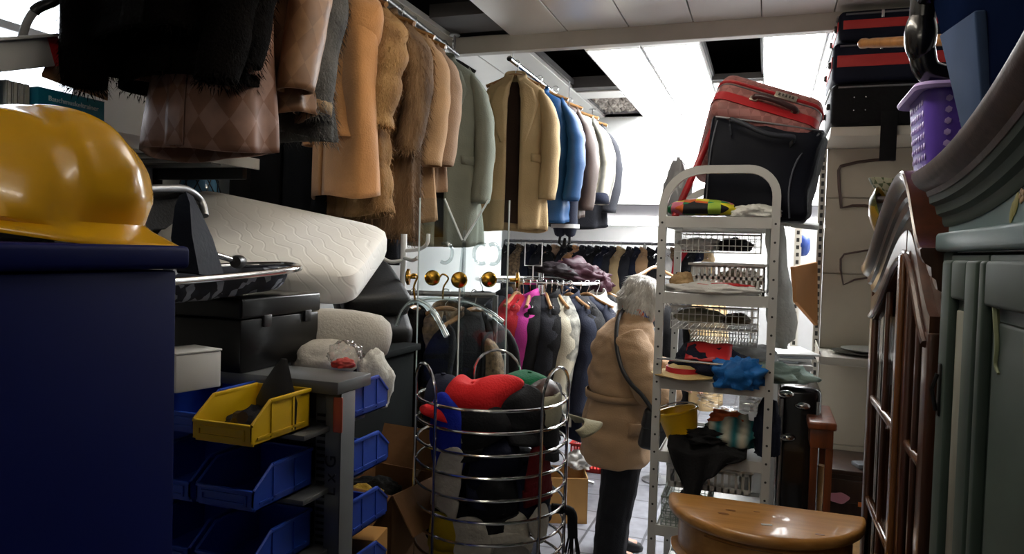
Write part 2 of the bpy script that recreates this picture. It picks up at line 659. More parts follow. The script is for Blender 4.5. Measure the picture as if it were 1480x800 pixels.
# daylight outside the window
w = bpy.data.worlds.new('world')
SC.world = w
w.use_nodes = True
w.node_tree.nodes['Background'].inputs[0].default_value = (.92, .96, 1, 1)
w.node_tree.nodes['Background'].inputs[1].default_value = 4.0
vs = SC.view_settings
vs.view_transform = 'Standard'
vs.look = 'None'
vs.exposure = 0.92
vs.gamma = 1.0
vs.use_curve_mapping = False
# ================================================================== garments
m_hook = mat('chrome', '#d9d9d9', rough=.16, metal=1.0, var=.03)
m_hangwood = wood('hanger_wood', '#a57c4e', '#7f5a36', stretch=(2, 20, 20))
m_blackplastic = mat('black_plastic', '#151517', rough=.35, var=.1)
m_button = mat('dark_button', '#33271d', rough=.4, var=.1)
m_brass = mat('brass', '#c79a3e', rough=.2, metal=1.0, var=.06)


def sgn(x, p):
    return math.copysign(abs(x) ** p, x)


def lerp(a, b, t):
    return a + (b - a) * t


def interp(tab, z):
    if z >= tab[0][0]:
        return tab[0][1:]
    for p, q in zip(tab[:-1], tab[1:]):
        if z >= q[0]:
            t = (p[0] - z) / (p[0] - q[0])
            t = t * t * (3 - 2 * t)
            return [lerp(u, w_, t) for u, w_ in zip(p[1:], q[1:])]
    return tab[-1][1:]


def blades(b, pts, n, ln, wd, seed, droop=.75):
    """fur: thin tapering blades lying over a surface; pts = [(pos, normal)]"""
    rnd = random.Random(seed)
    for _ in range(n):
        p, nn = rnd.choice(pts)
        nn = nn.normalized() if nn.length > 1e-6 else V((0, -1, 0))
        t = V((rnd.uniform(-.5, .5), rnd.uniform(-.5, .5), -1.0))
        t = (t - nn * t.dot(nn) * .6)
        t.normalize()
        dr = (t * droop + nn * (1 - droop) + V((rnd.uniform(-.15, .15), rnd.uniform(-.15, .15), 0))).normalized()
        sd = dr.cross(nn)
        sd = sd.normalized() * wd if sd.length > 1e-6 else V((wd, 0, 0))
        q = p + V((rnd.uniform(-.012, .012), rnd.uniform(-.006, .006), rnd.uniform(-.015, .015)))
        L = ln * rnd.uniform(.6, 1.2)
        vs = [b.bm.verts.new(q - sd - nn * .003), b.bm.verts.new(q + sd - nn * .003), b.bm.verts.new(q + dr * L + nn * .002)]
        b.bm.faces.new(vs)


def hanger(kind, label, pos, rz, Wd=.42, group=None, cat='hanger'):
    t = thing('clothes_hanger', label, cat, pos, rz, group)
    if kind == 'wood':
        b = B()
        pts = [(-Wd / 2, .0, -.135), (-Wd / 4, 0, -.098), (-.03, 0, -.068), (.03, 0, -.068), (Wd / 4, 0, -.098), (Wd / 2, 0, -.135)]
        b.tube(spline(pts, 4), .011, 8)
        b.build('shoulder_bar', m_hangwood, t, local=True)
    elif kind == 'plastic':
        b = B()
        b.tube(spline([(-Wd / 2, 0, -.14), (-.05, 0, -.075), (.05, 0, -.075), (Wd / 2, 0, -.14)], 5), .009, 8)
        b.build('shoulder_bar', m_blackplastic, t, local=True)
    else:
        b = B()
        b.tube([(-Wd / 2, 0, -.14), (0, 0, -.07), (Wd / 2, 0, -.14)], .0035, 6)
        b.build('shoulder_bar', m_hook, t, local=True)
    r = .02
    pts = [V((r * cos(a), 0, r * sin(a) + .002)) for a in [R(200 - 25 * k) for k in range(9)]]
    pts += [V((.012, 0, -.03)), V((0, 0, -.045)), V((0, 0, -.075))]
    B().tube(pts, .0025, 6).build('hook', m_hook, t, local=True)
    return t


def coat(name, label, cat, pos, rz, m, W=.44, L=1.0, T=.075, sl=.6, flare=1.08, fold=.10, nf=7, group=None, collar=True,
         gap=0.0, lining=None, buttons=0, lapel=False, fur=0, furm=None, furlen=.03, quilt=0, seed=1, cuff=None, arm=.03,
         pockets=False, hood=False, belt=None, lowres=False, sleeves=True, ab=0.0, hang='wood', hlabel=None, placket=True, band=0, hemfur=None):
    rnd = random.Random(seed)
    t = thing(name, label, cat, pos, rz, group)
    if hang:
        hanger(hang, hlabel or ' '.join(('hanger of the ' + label).split()[:16]), pos, rz, W * .95, (group + ' hangers') if group else None)
    tab = [(-.075, .055, .05), (-.10, .085, .058), (-.125, W * .34, .072), (-.155, W * .46, .078), (-.24, W * .5, T * .95), (-.5, W * .49 * lerp(1, flare, .4), T), (-L, W * .5 * flare, T * flare)]
    ph = [rnd.uniform(0, 6.28) for _ in range(4)]
    N = 40 if lowres else 64
    K = 16 if lowres else 34

    def S(th, z, ins=0.0):
        a, bb = interp(tab, z)
        s = max(0.0, min(1.0, (z + .16) / -(L - .16)))
        f = 1 + fold * (s ** .8) * (.55 * sin(nf * th + ph[0] + 1.2 * s) + .3 * sin((nf * 2 - 3) * th + ph[1]) * s) + .03 * sin(3 * th + z * 9 + ph[2])
        if quilt:
            f += .035 * (abs(sin(z * pi / quilt)) - .5)
        if band:
            f += .09 * (abs(sin(z * pi / band)) - .5)
        f += .05 * s * NZ.noise(V((th * 2.2 + seed, z * 2.5, seed)))
        x = (a * f - ins) * sgn(cos(th), .75)
        y = (bb * f - ins) * sgn(sin(th), .8)
        zz = z + .012 * s * sin(2 * th + ph[3])
        return V((x, y, zz))

    zs = [-.075, -.10, -.125, -.155] + [lerp(-.19, -L, k / (K - 1)) for k in range(K)]
    rings = []
    fr = -pi / 2
    for z in zs:
        g = max(.015, gap * (1.0 if z < -.2 else .8))
        ths = [fr + g + (2 * pi - 2 * g) * k / (N - 1) for k in range(N)]
        rings.append([S(th, z) for th in ths] + [S(th, z, .012) for th in reversed(ths)])
    body = B().loft(rings)
    body.build('body', m, t, local=True, angle=180)
    if lining:
        g = max(.06, gap * .5)
        zl = [z for z in zs if z < -.09 and z > -L + .03]
        lr = []
        for z in zl:
            ths = [0.2 + (pi - .4) * k / 20 for k in range(21)]
            lr.append([S(th, z, .018) for th in ths] + [S(th, z, .03) for th in reversed(ths)])
        B().loft(lr).build('lining', lining, t, local=True, angle=180)
    spts = []
    if sleeves:
        for sx in (-1, 1):
            a0 = V((sx * W * .43, ab * .5, -.150))
            pth = spline([a0, V((sx * (W * .5 + arm * .7), -.01 + ab, -.19 - sl * .25)), V((sx * (W * .5 + arm), ab - .03 - .02 * rnd.random(), -.19 - sl * .6)), V((sx * (W * .5 + arm * .6), ab - .055 - .03 * rnd.random(), -.19 - sl))], 6)
            rr = []
            nn = 14 if lowres else 20
            for i, p in enumerate(pth):
                u = i / (len(pth) - 1)
                ra = lerp(.062, .052, u) * (1 + .05 * sin(u * 23 + ph[0]) * (u > .2))
                rb = lerp(.082, .06, u) * (1 + .05 * sin(u * 19 + ph[1]) * (u > .2))
                if quilt:
                    ra *= 1 + .1 * (abs(sin(u * sl * pi / quilt)) - .5)
                    rb *= 1 + .1 * (abs(sin(u * sl * pi / quilt)) - .5)
                if band:
                    ra *= 1 + .32 * (abs(sin(u * sl * pi / band)) - .5)
                    rb *= 1 + .32 * (abs(sin(u * sl * pi / band)) - .5)
                q_ = .30 + .70 * sqrt(min(1, u / .16))
                ra *= q_
                rb *= q_
                wr_ = [1 + .05 * NZ.noise(V((cos(2 * pi * k / nn) * 1.5, sin(2 * pi * k / nn) * 1.5, u * 9 + seed + sx))) * min(1, u * 4) for k in range(nn)]
                rr.append([p + V((wr_[k] * ra * cos(2 * pi * k / nn), wr_[k] * rb * sin(2 * pi * k / nn), .035 * sx * cos(2 * pi * k / nn) * (1 - u) * -1)) for k in range(nn)])
            inner = [[p + (q - p) * .78 for q in r_] for p, r_ in ((pth[-1], rr[-1]), (pth[-2], rr[-2]))]
            B().loft(rr + inner).build('sleeve', m, t, local=True, angle=180)
            for p, r_ in zip(pth[3:], rr[3:]):
                for q in r_:
                    spts.append((q, q - p))
            if cuff:
                p, r_ = pth[-1], rr[-1]
                b = B()
                ring = lambda s_, dz: [p + (q - p) * s_ + V((0, 0, dz)) for q in r_]
                b.loft([ring(.9, .005), ring(1.07, .0), ring(1.1, .035), ring(1.04, .075), ring(.9, .08)])
                b.build('cuff', cuff, t, local=True, angle=180)
    if collar:
        b = B()
        rr = []
        for (z, s_) in ((-.115, 1.1), (-.085, 1.0), (-.060, .92), (-.056, .97), (-.075, 1.1), (-.115, 1.25), (-.117, 1.18)):
            rr.append([V((.062 * s_ * cos(th), .055 * s_ * sin(th) - .006, z + .028 * sin(th) * (1 if s_ < 1.3 else 1.3))) for th in [-pi / 2 + .35 + (2 * pi - .7) * k / 26 for k in range(27)]])
        b.loft(rr, closed=False)
        b.build('collar', m, t, local=True, angle=180)
    if gap == 0 and placket and not lowres:
        rows = []
        for z in [lerp(-.16, -L + .005, k / 18) for k in range(19)]:
            rows.append([S(-pi / 2 + d_, z, -.004) for d_ in (-.10, -.05, 0, .05, .10)])
        B().patch(rows, .006).build('placket', m, t, local=True, angle=180)
    if lapel:
        for sx in (-1, 1):
            rows = []
            n_ = 8
            for k in range(n_ + 1):
                z = lerp(-.115, -.115 - min(.36, L * .36), k / n_)
                w0 = max(.02, gap)
                wid = .62 * (1 - abs(k / n_ - .38) * 1.25) if k else .15
                wid = max(.06, wid)
                rows.append([S(-pi / 2 + sx * (w0 + wid * q / 4), z, -.007) for q in range(5)])
            B().patch(rows, .006).build('lapel', m, t, local=True, angle=180)
    for k in range(buttons):
        z = lerp(-.34, -L * .72, k / max(1, buttons - 1))
        p = S(-pi / 2 + max(.1, gap + .09), z, -.006)
        B().lathe([(.0, -.002), (.012, -.002), (.013, .001), (.011, .004), (.004, .003), (0, .003)], p, 12, MX.Rotation(pi / 2, 3, 'X')).build('button', m_button, t, local=True)
    if pockets:
        for sx in (-1, 1):
            rows = []
            for z in (-L * .55, -L * .55 - .02, -L * .55 - .045):
                rows.append([S(-pi / 2 + sx * lerp(.45, .95, q / 5), z - .012 * q / 5 * 1, -.006) for q in range(6)])
            B().patch(rows, .007).build('pocket_flap', m, t, local=True, angle=180)
    if belt:
        r0 = []
        zb = -L * .47
        for dz, ins in ((.022, -.006), (.022, -.012), (-.022, -.012), (-.022, -.006)):
            r0.append([S(2 * pi * k / 40, zb + dz, ins) for k in range(40)])
        B().loft(r0, loop=False, caps=(False, False)).build('belt', belt, t, local=True, angle=60)
    if fur:
        b = B()
        pts = []
        for z in [lerp(-.13, -L, k / 46) for k in range(47)]:
            for k in range(44):
                th = 2 * pi * k / 44
                p = S(th, z)
                e = .02
                du = S(th + e, z) - p
                dv = S(th, z - e) - p
                n2 = dv.cross(du) if True else None
                c0 = V((0, 0, z))
                if n2.dot(p - c0) < 0:
                    n2 = -n2
                pts.append((p, n2))
        blades(b, pts + spts * 2, fur, furlen, .0016, seed)
        b.build('fur', furm or m, t, local=True, angle=0, smooth=False)
    return t


# ------------------------------------------------------------------ materials for clothes
c_camel = cloth('camel_wool', '#b07d4c', sheen=.3)
c_sage = cloth('sage_gabardine', '#7e8377', var=.08)
c_beige = cloth('beige_gabardine', '#a8906a', var=.08)
c_brownlin = cloth('brown_lining', '#3a2a22')
c_suede = cloth('tan_suede', '#a58462', var=.18)
c_suede2 = cloth('rosy_tan_suede', '#987d66', var=.15)
c_black = cloth('black_wool', '#141416', var=.3)
c_black2 = cloth('charcoal_wool', '#23242a', var=.25)
c_navy = cloth('navy_cloth', '#171c2c', var=.25)
f_dark = mat('dark_brown_fur', '#0d0a08', rough=1.0, spec=.05, col2='#050404', scale=9, bump=.5, bscale=120)
f_grey = mat('grey_black_fur', '#55534f', rough=.85, col2='#1a1a1b', scale=6, bump=.5, bscale=120)
f_brown = mat('long_brown_fur', '#8d6d4a', rough=.85, col2='#4a3523', scale=10, stretch=(1, 1, .25), bump=.5, bscale=120)
f_band = mat('red_brown_banded_fur', '#ab8552', rough=.85, col2='#73512e', scale=8, stretch=(1, 1, .6), bump=.5, bscale=120)
f_cream = mat('cream_and_rust_fur', '#c2ab84', rough=.9, col2='#6b4527', scale=14, bump=.4, bscale=120)
p_patch = pattern('patchwork_leather', 'checker', ['#6e4d3d', '#82655a'], scale=20.0, rough=.6, bump=.3, rot=R(45), stretch=(1.0, .62, 1))
p_patch2 = pattern('brown_patchwork_leather', 'checker', ['#694a31', '#79583c'], scale=20.0, rough=.5, bump=.3, rot=R(45), stretch=(1.0, .62, 1))

# ------------------------------------------------------------------ near left rail
RZ_ = 2.70


def RXf(y):                    # the rail runs slightly askew
    return -1.53 - (y - 1.2) * .066

def rail(name, label, a, c, r, m, posts=(), group=None, hangers_top=None):
    t = thing(name, label, 'clothes rail', ((a[0] + c[0]) / 2, (a[1] + c[1]) / 2, min(a[2], c[2])), group=group)
    B().tube([a, c], r, 12).build('bar', m, t)
    for p in posts:
        B().tube([p, (p[0], p[1], 0)], r * 1.1, 12).build('post', m, t)
        B().lathe([(.0, 0), (.11, 0), (.11, .012), (.03, .03), (.02, .06)], (p[0], p[1], 0), 20).build('foot', m, t)
    if hangers_top:
        for p in hangers_top:
            B().tube([p, (p[0], p[1], CEIL + .005)], .007, 8).lathe([(.03, -.006), (.03, 0)], (p[0], p[1], CEIL), 12).build('ceiling_bracket', m, t)
    return t


rail('clothes_rail', 'grey steel clothes rail under the ceiling carrying the fur and camel coats', (RXf(.9), .9, RZ_), (RXf(3.9), 3.9, RZ_), .016, m_steel, hangers_top=[(RXf(1.2), 1.2, RZ_), (RXf(3.85), 3.85, RZ_)])
struct(B().box2((-1.80, -1.0, CEIL - .05), (-1.755, BEAM_Y - .03, CEIL + .03), .004).box2((-1.86, -1.0, CEIL - .085), (-1.80, BEAM_Y - .03, CEIL + .03), .003), 'trim_3', m_beam)

G1 = 'coats on the near left rail'
coat('fur_jacket', 'dark brown fur jacket at the near end of the left rail, scalloped hem', 'jacket', (RXf(1.58), 1.60, RZ_), R(6), f_dark, W=.38, L=.57, T=.12, sl=.5, fur=16000, furm=f_dark, furlen=.022, group=G1, seed=3, nf=5, fold=.14)
coat('leather_coat', 'dusty brown diamond patchwork leather coat with the longest hem of the two', 'coat', (RXf(1.78), 1.78, RZ_), R(-6), p_patch, W=.37, L=.84, T=.10, sl=.45, group=G1, seed=5, flare=1.22, fold=.07, buttons=3, arm=.0)
coat('fur_jacket', 'black fur jacket hanging over the diamond patchwork leather coat', 'jacket', (RXf(1.68), 1.70, RZ_), R(0), f_dark, W=.40, L=.66, T=.10, sl=.44, fur=12000, furm=f_dark, furlen=.02, group=G1, seed=13, nf=5, fold=.12)
coat('leather_jacket', 'short brown patchwork leather jacket between the patchwork coat and the grey fur', 'jacket', (RXf(1.9), 1.93, RZ_), R(2), p_patch2, W=.46, L=.71, T=.085, sl=.46, group=G1, seed=6, fold=.06, arm=.02)
coat('fur_jacket', 'grey and black fur jacket with cream fur trim at hem and cuffs', 'jacket', (RXf(2.12), 2.12, RZ_), R(-12), f_grey, W=.44, L=.75, T=.10, sl=.50, fur=11000, furm=f_grey, furlen=.03, group=G1, seed=8, cuff=f_cream, arm=.03)
coat('wool_coat', 'camel wool coat with smooth front and dark buttons beside the grey fur', 'coat', (RXf(2.60), 2.60, RZ_), R(-38), c_camel, W=.46, L=.91, T=.085, sl=.5, group=G1, seed=9, fold=.05, buttons=2, lapel=True, gap=.02, pockets=False, arm=-.12, nf=4, ab=.01)
coat('fur_coat', 'red-brown fur coat with ring-banded sleeves behind the camel coat', 'coat', (RXf(2.72), 2.72, RZ_), R(-24), f_band, W=.36, L=.97, T=.07, sl=.44, fur=12000, furm=f_band, furlen=.022, group=G1, seed=10, band=.13, arm=.05, fold=.05)
coat('fur_coat', 'long dark brown fur coat with the lowest hem, right of the camel coat', 'coat', (RXf(2.94), 2.94, RZ_), R(-12), f_brown, W=.36, L=1.06, T=.075, sl=.50, fur=14000, furm=f_brown, furlen=.04, group=G1, seed=11, arm=.04, flare=1.15, fold=.12)
coat('suede_coat', 'tan suede coat directly right of the long brown fur', 'coat', (RXf(3.10), 3.10, RZ_), R(5), c_suede, W=.37, L=.98, T=.06, sl=.54, group=G1, seed=12, arm=.02)
coat('wool_jacket', 'rosy tan jacket hanging just left of the sage trench coat', 'jacket', (RXf(3.26), 3.26, RZ_), R(4), c_suede2, W=.36, L=.82, T=.06, sl=.52, group=G1, seed=14, arm=.03)
coat('trench_coat', 'sage green trench coat on a black hanger at the far end of the left rail', 'coat', (RXf(3.68), 3.68, RZ_), R(24), c_sage, W=.37, L=1.08, T=.085, sl=.66, group=G1, seed=15, lapel=True, gap=.05, lining=c_black2, buttons=0, belt=None, arm=.05, flare=1.2, fold=.13, hang='plastic', hlabel='black plastic hanger holding the sage green trench coat', pockets=True)

# dark coats on a lower rail behind
rail('clothes_rail', 'dark lower clothes rail in the shadow behind the fur coats', (-2.02, 2.42, 2.42), (-2.02, 3.7, 2.42), .014, m_blackplastic, hangers_top=[(-2.02, 2.5, 2.42), (-2.02, 3.65, 2.42)])
G2 = 'dark clothes on the shadowed lower rail'
lows = [(2.80, c_black, .78, 'black wool coat nearest on the shadowed lower rail'), (2.94, c_black2, .82, 'charcoal coat second on the shadowed lower rail'), (3.08, f_band, .9, 'rusty fur coat half hidden on the shadowed lower rail'),
        (3.24, c_black, .86, 'black coat fourth on the shadowed lower rail'), (3.42, c_black2, .9, 'charcoal coat fifth on the shadowed lower rail')]
for i, (y, m_, L, lab) in enumerate(lows):
    coat('dark_coat', lab, 'coat', (-2.02, y, 2.42), R(3), m_, W=.42, L=L, T=.07, sl=.5, group=G2, seed=30 + i, fur=5000 if m_ is f_band else 0, furm=m_, lowres=True, arm=.0)

# ------------------------------------------------------------------ second hanging rail beyond the beam
RX2, RZ2 = -1.43, 2.69
rail('clothes_rail', 'chrome clothes rail beyond the beam carrying the beige trench coat', (RX2, 4.0, RZ2), (RX2, 6.2, RZ2), .016, m_hook, hangers_top=[(RX2, 4.04, RZ2), (RX2, 6.1, RZ2)])
G3 = 'coats on the rail beyond the beam'
coat('trench_coat', 'open beige trench coat on a wooden hanger facing the aisle', 'coat', (RX2, 4.12, RZ2), R(16), c_beige, W=.36, L=.97, T=.09, sl=.60, group=G3, seed=21, lapel=True, gap=.13, lining=c_brownlin, buttons=0, arm=.035, flare=1.12, fold=.09, hlabel='wooden hanger holding the open beige trench coat', pockets=True)
coat('puffer_jacket', 'bright blue quilted puffer coat right behind the beige trench', 'jacket', (RX2 + .02, 4.52, RZ2), R(4), cloth('blue_nylon', '#173f69', rough=.45, bump=.1), W=.40, L=.90, T=.10, sl=.58, group=G3, seed=22, quilt=.085, arm=.06, fold=.04)
coat('leather_jacket', 'dark brown leather jacket hanging behind the blue puffer', 'jacket', (RX2 + .04, 4.82, RZ2), R(4), mat('dark_brown_leather', '#3a2a22', rough=.5, var=.2, bump=.1), W=.40, L=.86, T=.09, sl=.62, group=G3, seed=23, arm=.06)
coat('winter_jacket', 'pale cream and grey striped winter jacket with dark cuffs', 'jacket', (RX2 + .04, 5.20, RZ2), R(0), pattern('cream_grey_stripe', 'wave', ['#c9c3b2', '#5d5d58'], scale=3.0, rough=.8, uv=True, extra=1.5), W=.46, L=.68, T=.11, sl=.56, group=G3, seed=24, cuff=c_navy, arm=.07)
coat('winter_jacket', 'dark jacket last on the rail behind the cream striped jacket', 'jacket', (RX2 + .04, 5.5, RZ2), R(0), c_black2, W=.46, L=.9, T=.10, sl=.6, group=G3, seed=25, arm=.06)
# ski trousers hanging low
t = thing('ski_trousers', 'black and navy ski trousers with a white reflective band hanging below the brown jacket', 'trousers', P(818, 300, 4.75))
o_ = P(818, 290, 4.75)
b = B()
for sx in (-1, 1):
    rr = []
    for i, (z, r_) in enumerate(((.12, .07), (.0, .06), (-.1, .055), (-.17, .06), (-.22, .04), (-.23, .02))):
        rr.append([o_ + V((sx * .035 + r_ * cos(2 * pi * k / 16) * .75, r_ * 1.0 * sin(2 * pi * k / 16), z)) for k in range(16)])
    b.loft(rr)
b.build('legs', c_navy, t, angle=180)
b = B()
rr = []
for z, s_ in ((-.15, 1), (-.15, 1.06), (-.175, 1.06), (-.175, 1)):
    rr.append([o_ + V((.088 * s_ * cos(2 * pi * k / 24), .064 * s_ * sin(2 * pi * k / 24), z)) for k in range(24)])
b.loft(rr)
b.build('reflective_band', cloth('white_band', '#c4c4c4'), t)
for sx in (-1, 1):
    B().tube([o_ + V((sx * .03, 0, -.22)), o_ + V((sx * .035, -.01, -.27)), o_ + V((sx * .01, -.01, -.30)), o_ + V((sx * .0, 0, -.24))], .009, 6).build('strap', c_black, t)
t2 = B().tube([o_ + V((0, 0, .1)), o_ + V((0, 0, RZ2 - o_.z))], .003, 6).build('cord', m_blackplastic, t)
# ================================================================== left foreground
def slab(b, q, off, bevel=.03, seg=3, cuts=0):
    """four corner points and an offset vector: a thick board between them"""
    q = [V(p) for p in q]
    off = V(off)
    n = 14 if cuts else 1
    vs0 = len(b.bm.verts)
    a = [b.bm.verts.new(p) for p in q]
    c = [b.bm.verts.new(p + off) for p in q]
    fs = [b.face(a), b.face(c[::-1])]
    for i in range(4):
        j = (i + 1) % 4
        fs.append(b.face([a[j], a[i], c[i], c[j]]))
    es = list({e for f in fs if f for e in f.edges})
    if bevel:
        bmesh.ops.bevel(b.bm, geom=es, offset=bevel, segments=seg, profile=0.5, affect='EDGES')
    return b


m_navygloss = mat('navy_gloss_paint', '#0b144a', rough=.5, var=.1, scale=3, spec=.03)
FX = -.64
ztop = PX(150, 353, FX).z
yfar = PX(255, 420, FX).y
t = thing('cabinet', 'dark navy blue painted cabinet filling the lower left foreground', 'cabinet', (FX - .25, .2, 0))
B().box2((FX - .48, -.35, .06), (FX, yfar, ztop - .028), .003).build('body', m_navygloss, t)
B().box2((FX - .49, -.36, ztop - .026), (FX + .008, yfar + .014, ztop), .006, 3).build('top_board', m_navygloss, t)
B().box2((FX - .46, -.33, 0), (FX - .02, yfar - .02, .06)).build('plinth', m_navygloss, t)
for ya, yb in ((-.33, .155), (.165, yfar - .03)):
    pass

# hard hat
hc = P(42, 352, .90)
hc.z = ztop
face_dir = V((cos(R(12)), sin(R(12)), 0))
side_dir = V((-face_dir.y, face_dir.x, 0))
t = thing('hard_hat', 'glossy yellow hard hat lying on the navy cabinet', 'helmet', hc)
m_hat = mat('yellow_helmet_plastic', '#e2a815', rough=.24, var=.04, scale=3, coat=.3)
NH = 72


def hat_pt(th, u):
    # u 0 crown .. 1 rim
    a = u * pi / 2
    r = sin(a) ** .86
    z = .128 * cos(a) ** .80
    x, y = .130 * r * cos(th), .108 * r * sin(th)
    k = math.exp(-(y / .020) ** 2) * .007 + math.exp(-((abs(y) - .055) / .010) ** 2) * .005 * (1 if u > .2 else u / .2)
    k *= min(1, (1 - u) * 4)
    d_ = abs((th + pi) % (2 * pi) - pi)
    k += .012 / (1 + math.exp((d_ - .62) / .03)) * min(1, u * 2.2) * min(1, (1.02 - u) * 9)
    k += .012 * max(0, u - .70) / .30 * (1 - 1 / (1 + math.exp((d_ - .75) / .06)))
    s = 1 + k / max(.02, sqrt(x * x + y * y + z * z))
    return x * s, y * s, z * s


rings = []
for i in range(1, 25):
    rings.append([hat_pt(2 * pi * k / NH, i / 24) for k in range(NH)])


def brim(th, e, z):
    w_ = .012 + .050 * max(0, cos(th)) ** 2.2 + .006 * max(0, -cos(th))
    return ((.130 + w_ * e) * cos(th), (.108 + .014 * e) * sin(th), z - .016 * e * max(0, cos(th)) ** 2 + .0)


for e, z in ((.3, -.004), (.7, -.007), (1.0, -.010), (1.02, -.013), (.97, -.015), (.4, -.010), (0, -.006), (-.06, .004)):
    rings.append([brim(2 * pi * k / NH, e, z) for k in range(NH)])
lift = .030
tr = lambda p: hc + face_dir * p[0] + side_dir * p[1] + V((0, 0, p[2] + lift - .05 * p[0]))
rings = [[tr(p) for p in r_] for r_ in rings]
B().loft(rings, caps=(True, False)).build('shell', m_hat, t, angle=60)
bb = B()
bb.loft([[tr((.120 * c_ * cos(2 * pi * k / 40), .093 * c_ * sin(2 * pi * k / 40), z)) for k in range(40)] for c_, z in ((1, .03), (1, -.024), (.97, -.024), (.97, .03))], caps=(False, False))
bb.build('headband', m_blackplastic, t)
heap('plastic_bag', mat('crumpled_white_film', '#c2bdbb', rough=.5, var=.08), PX(8, 340, FX - .22) * 1.0 + V((0, 0, -.0)), (.05, .05, .022), 4, .3)
tag(bpy.context.scene.collection.objects[-1], 'crumpled whitish plastic bag behind the hard hat on the navy cabinet', 'bag')

# shelf above with boxes
SX, SZ = -1.86, 1.92
t = thing('wall_shelf', 'pale slotted metal wall shelf under the fur coats carrying the boxes', 'shelf', (-2.1, 1.6, SZ))
b = B()
b.box2((X0, .3, SZ - .03), (SX, 2.38, SZ), .003).box2((SX - .004, .3, SZ - .038), (SX + .004, 2.38, SZ + .004), .002)
b.build('board', mat('pale_grey_enamel', '#aeb0ae', rough=.4, var=.05), t)
b = B()
for i in range(14):
    b.box2((X0 + .04, .5 + i * .13, SZ - .036), (SX - .06, .5 + i * .13 + .05, SZ - .03))
b.build('underside_ribs', m_steel, t)
for y in (.6, 1.5, 2.35):
    B().box2((X0, y, SZ - .075), (SX - .05, y + .025, SZ - .03), .003).box2((X0, y, SZ - .3), (X0 + .03, y + .025, SZ - .03), .003).build('bracket', m_blackplastic, t)
m_card = mat('brown_cardboard', '#7d5835', rough=.85, var=.1, bump=.1, bscale=60)
m_whitecard = mat('white_cardboard', '#c9c9c7', rough=.5, var=.04)
m_red = mat('red_print', '#b81f22', rough=.5, var=.08)
m_teal = mat('teal_box_print', '#0f7f9c', rough=.45, var=.08)
pz = lambda px, py, x: PX(px, py, x)
# teal trainer box
a, c = PX(56, 165, SX - .004), PX(152, 150, SX - .004)
t = thing('exercise_box', 'teal exercise equipment box lying flat at the shelf edge, right of the white books', 'box', ((SX - .15), (a.y + c.y) / 2, SZ))
h_ = .083
B().box2((SX - .28, a.y, SZ + .001), (SX - .006, c.y, SZ + h_), .002).build('carton', m_teal, t)
B().box2((SX - .28, a.y - .0005, SZ + h_), (SX - .006, c.y, SZ + h_ + .002)).build('lid', mat('dark_teal_print', '#0c5a72', rough=.45), t)
fm = frame_m((SX - .0045, a.y + .028, SZ + .053), (0, 1, 0), (0, 0, 1))
text_part('Bauchmuskeltrainer', .020, fm, t, mat('white_print', '#cfe6ec', rough=.5))
fm = frame_m((SX - .0045, a.y + .030, SZ + .039), (0, 1, 0), (0, 0, 1))
text_part('Zum gezielten Training der Bauchmuskeln', .0068, fm, t, mat('pale_teal_print', '#8fc4d0', rough=.5), 'small_lettering')
b = B()
b.prism([(.019 * cos(2 * pi * k / 20), .0085 * sin(2 * pi * k / 20)) for k in range(20)], .0012, frame_m((SX - .0058, c.y - .035, SZ + .013), (0, 1, 0), (0, 0, 1)))
b.build('sticker', mat('yellow_green_sticker', '#c9cf2a', rough=.5), t)
text_part('TCM', .009, frame_m((SX - .0045, c.y - .046, SZ + .0095), (0, 1, 0), (0, 0, 1)), t, m_blackplastic, 'sticker_lettering')
# white books left of it
for i in range(4):
    y = PX(24, 160, SX).y + i * .017
    t = thing('catalogue', ['white paper catalogue leaning farthest left by the teal box', 'white paper catalogue second from the left by the teal box', 'white paper catalogue third from the left by the teal box', 'white paper catalogue touching the teal box'][i], 'book', (SX - .1, y, SZ), group='catalogues beside the teal box')
    B().box2((SX - .2, y - .0065, SZ + .001), (SX - .03, y + .0065, SZ + .088)).build('cover', m_whitecard, t)
    B().box2((SX - .198, y - .0045, SZ + .003), (SX - .026, y + .0045, SZ + .086)).build('pages', mat('paper', '#b7b7ae', rough=.8), t)
bx = PX(-10, 165, SX).y
t = tag(B().box2((SX - .26, bx - .12, SZ + .001), (SX - .03, bx + .04, SZ + .08), .002).build('flat_box', m_teal), 'blue green box lying left of the white catalogues', 'box')
# tilted white box with a red end, a brown board beneath
y0_, y1_ = PX(-60, 100, SX).y, PX(88, 80, SX).y
rot = MX.Rotation(R(19), 3, 'X')
t = thing('shoe_box', 'white carton with red end lying tilted on top of the teal box', 'box', (SX - .15, (y0_ + y1_) / 2, SZ + .1))
cc = V((SX - .12, (y0_ + y1_) / 2, (PX(0, 108, SX).z + PX(70, 62, SX).z) / 2))
Ly = y1_ - y0_
B().box(cc, (.26, Ly, .075), rot, .003).build('carton', m_whitecard, t)
B().box(cc + rot @ V((0, Ly / 2 - .015, 0)), (.262, .034, .077), rot, .002).build('red_end', m_red, t)
B().box(cc + rot @ V((.02, .0, .041)), (.27, Ly * .9, .008), rot, .002).build('lid', m_whitecard, t)
tag(slab(B(), [PX(60, 105, SX + .02), PX(156, 140, SX + .02), PX(156, 118, SX - .2), PX(80, 62, SX - .2)], (0, 0, -.012), .002, 1).build('cardboard_sheet', m_card), 'brown cardboard sheet sloping between the shelf boxes and the fur', 'cardboard')
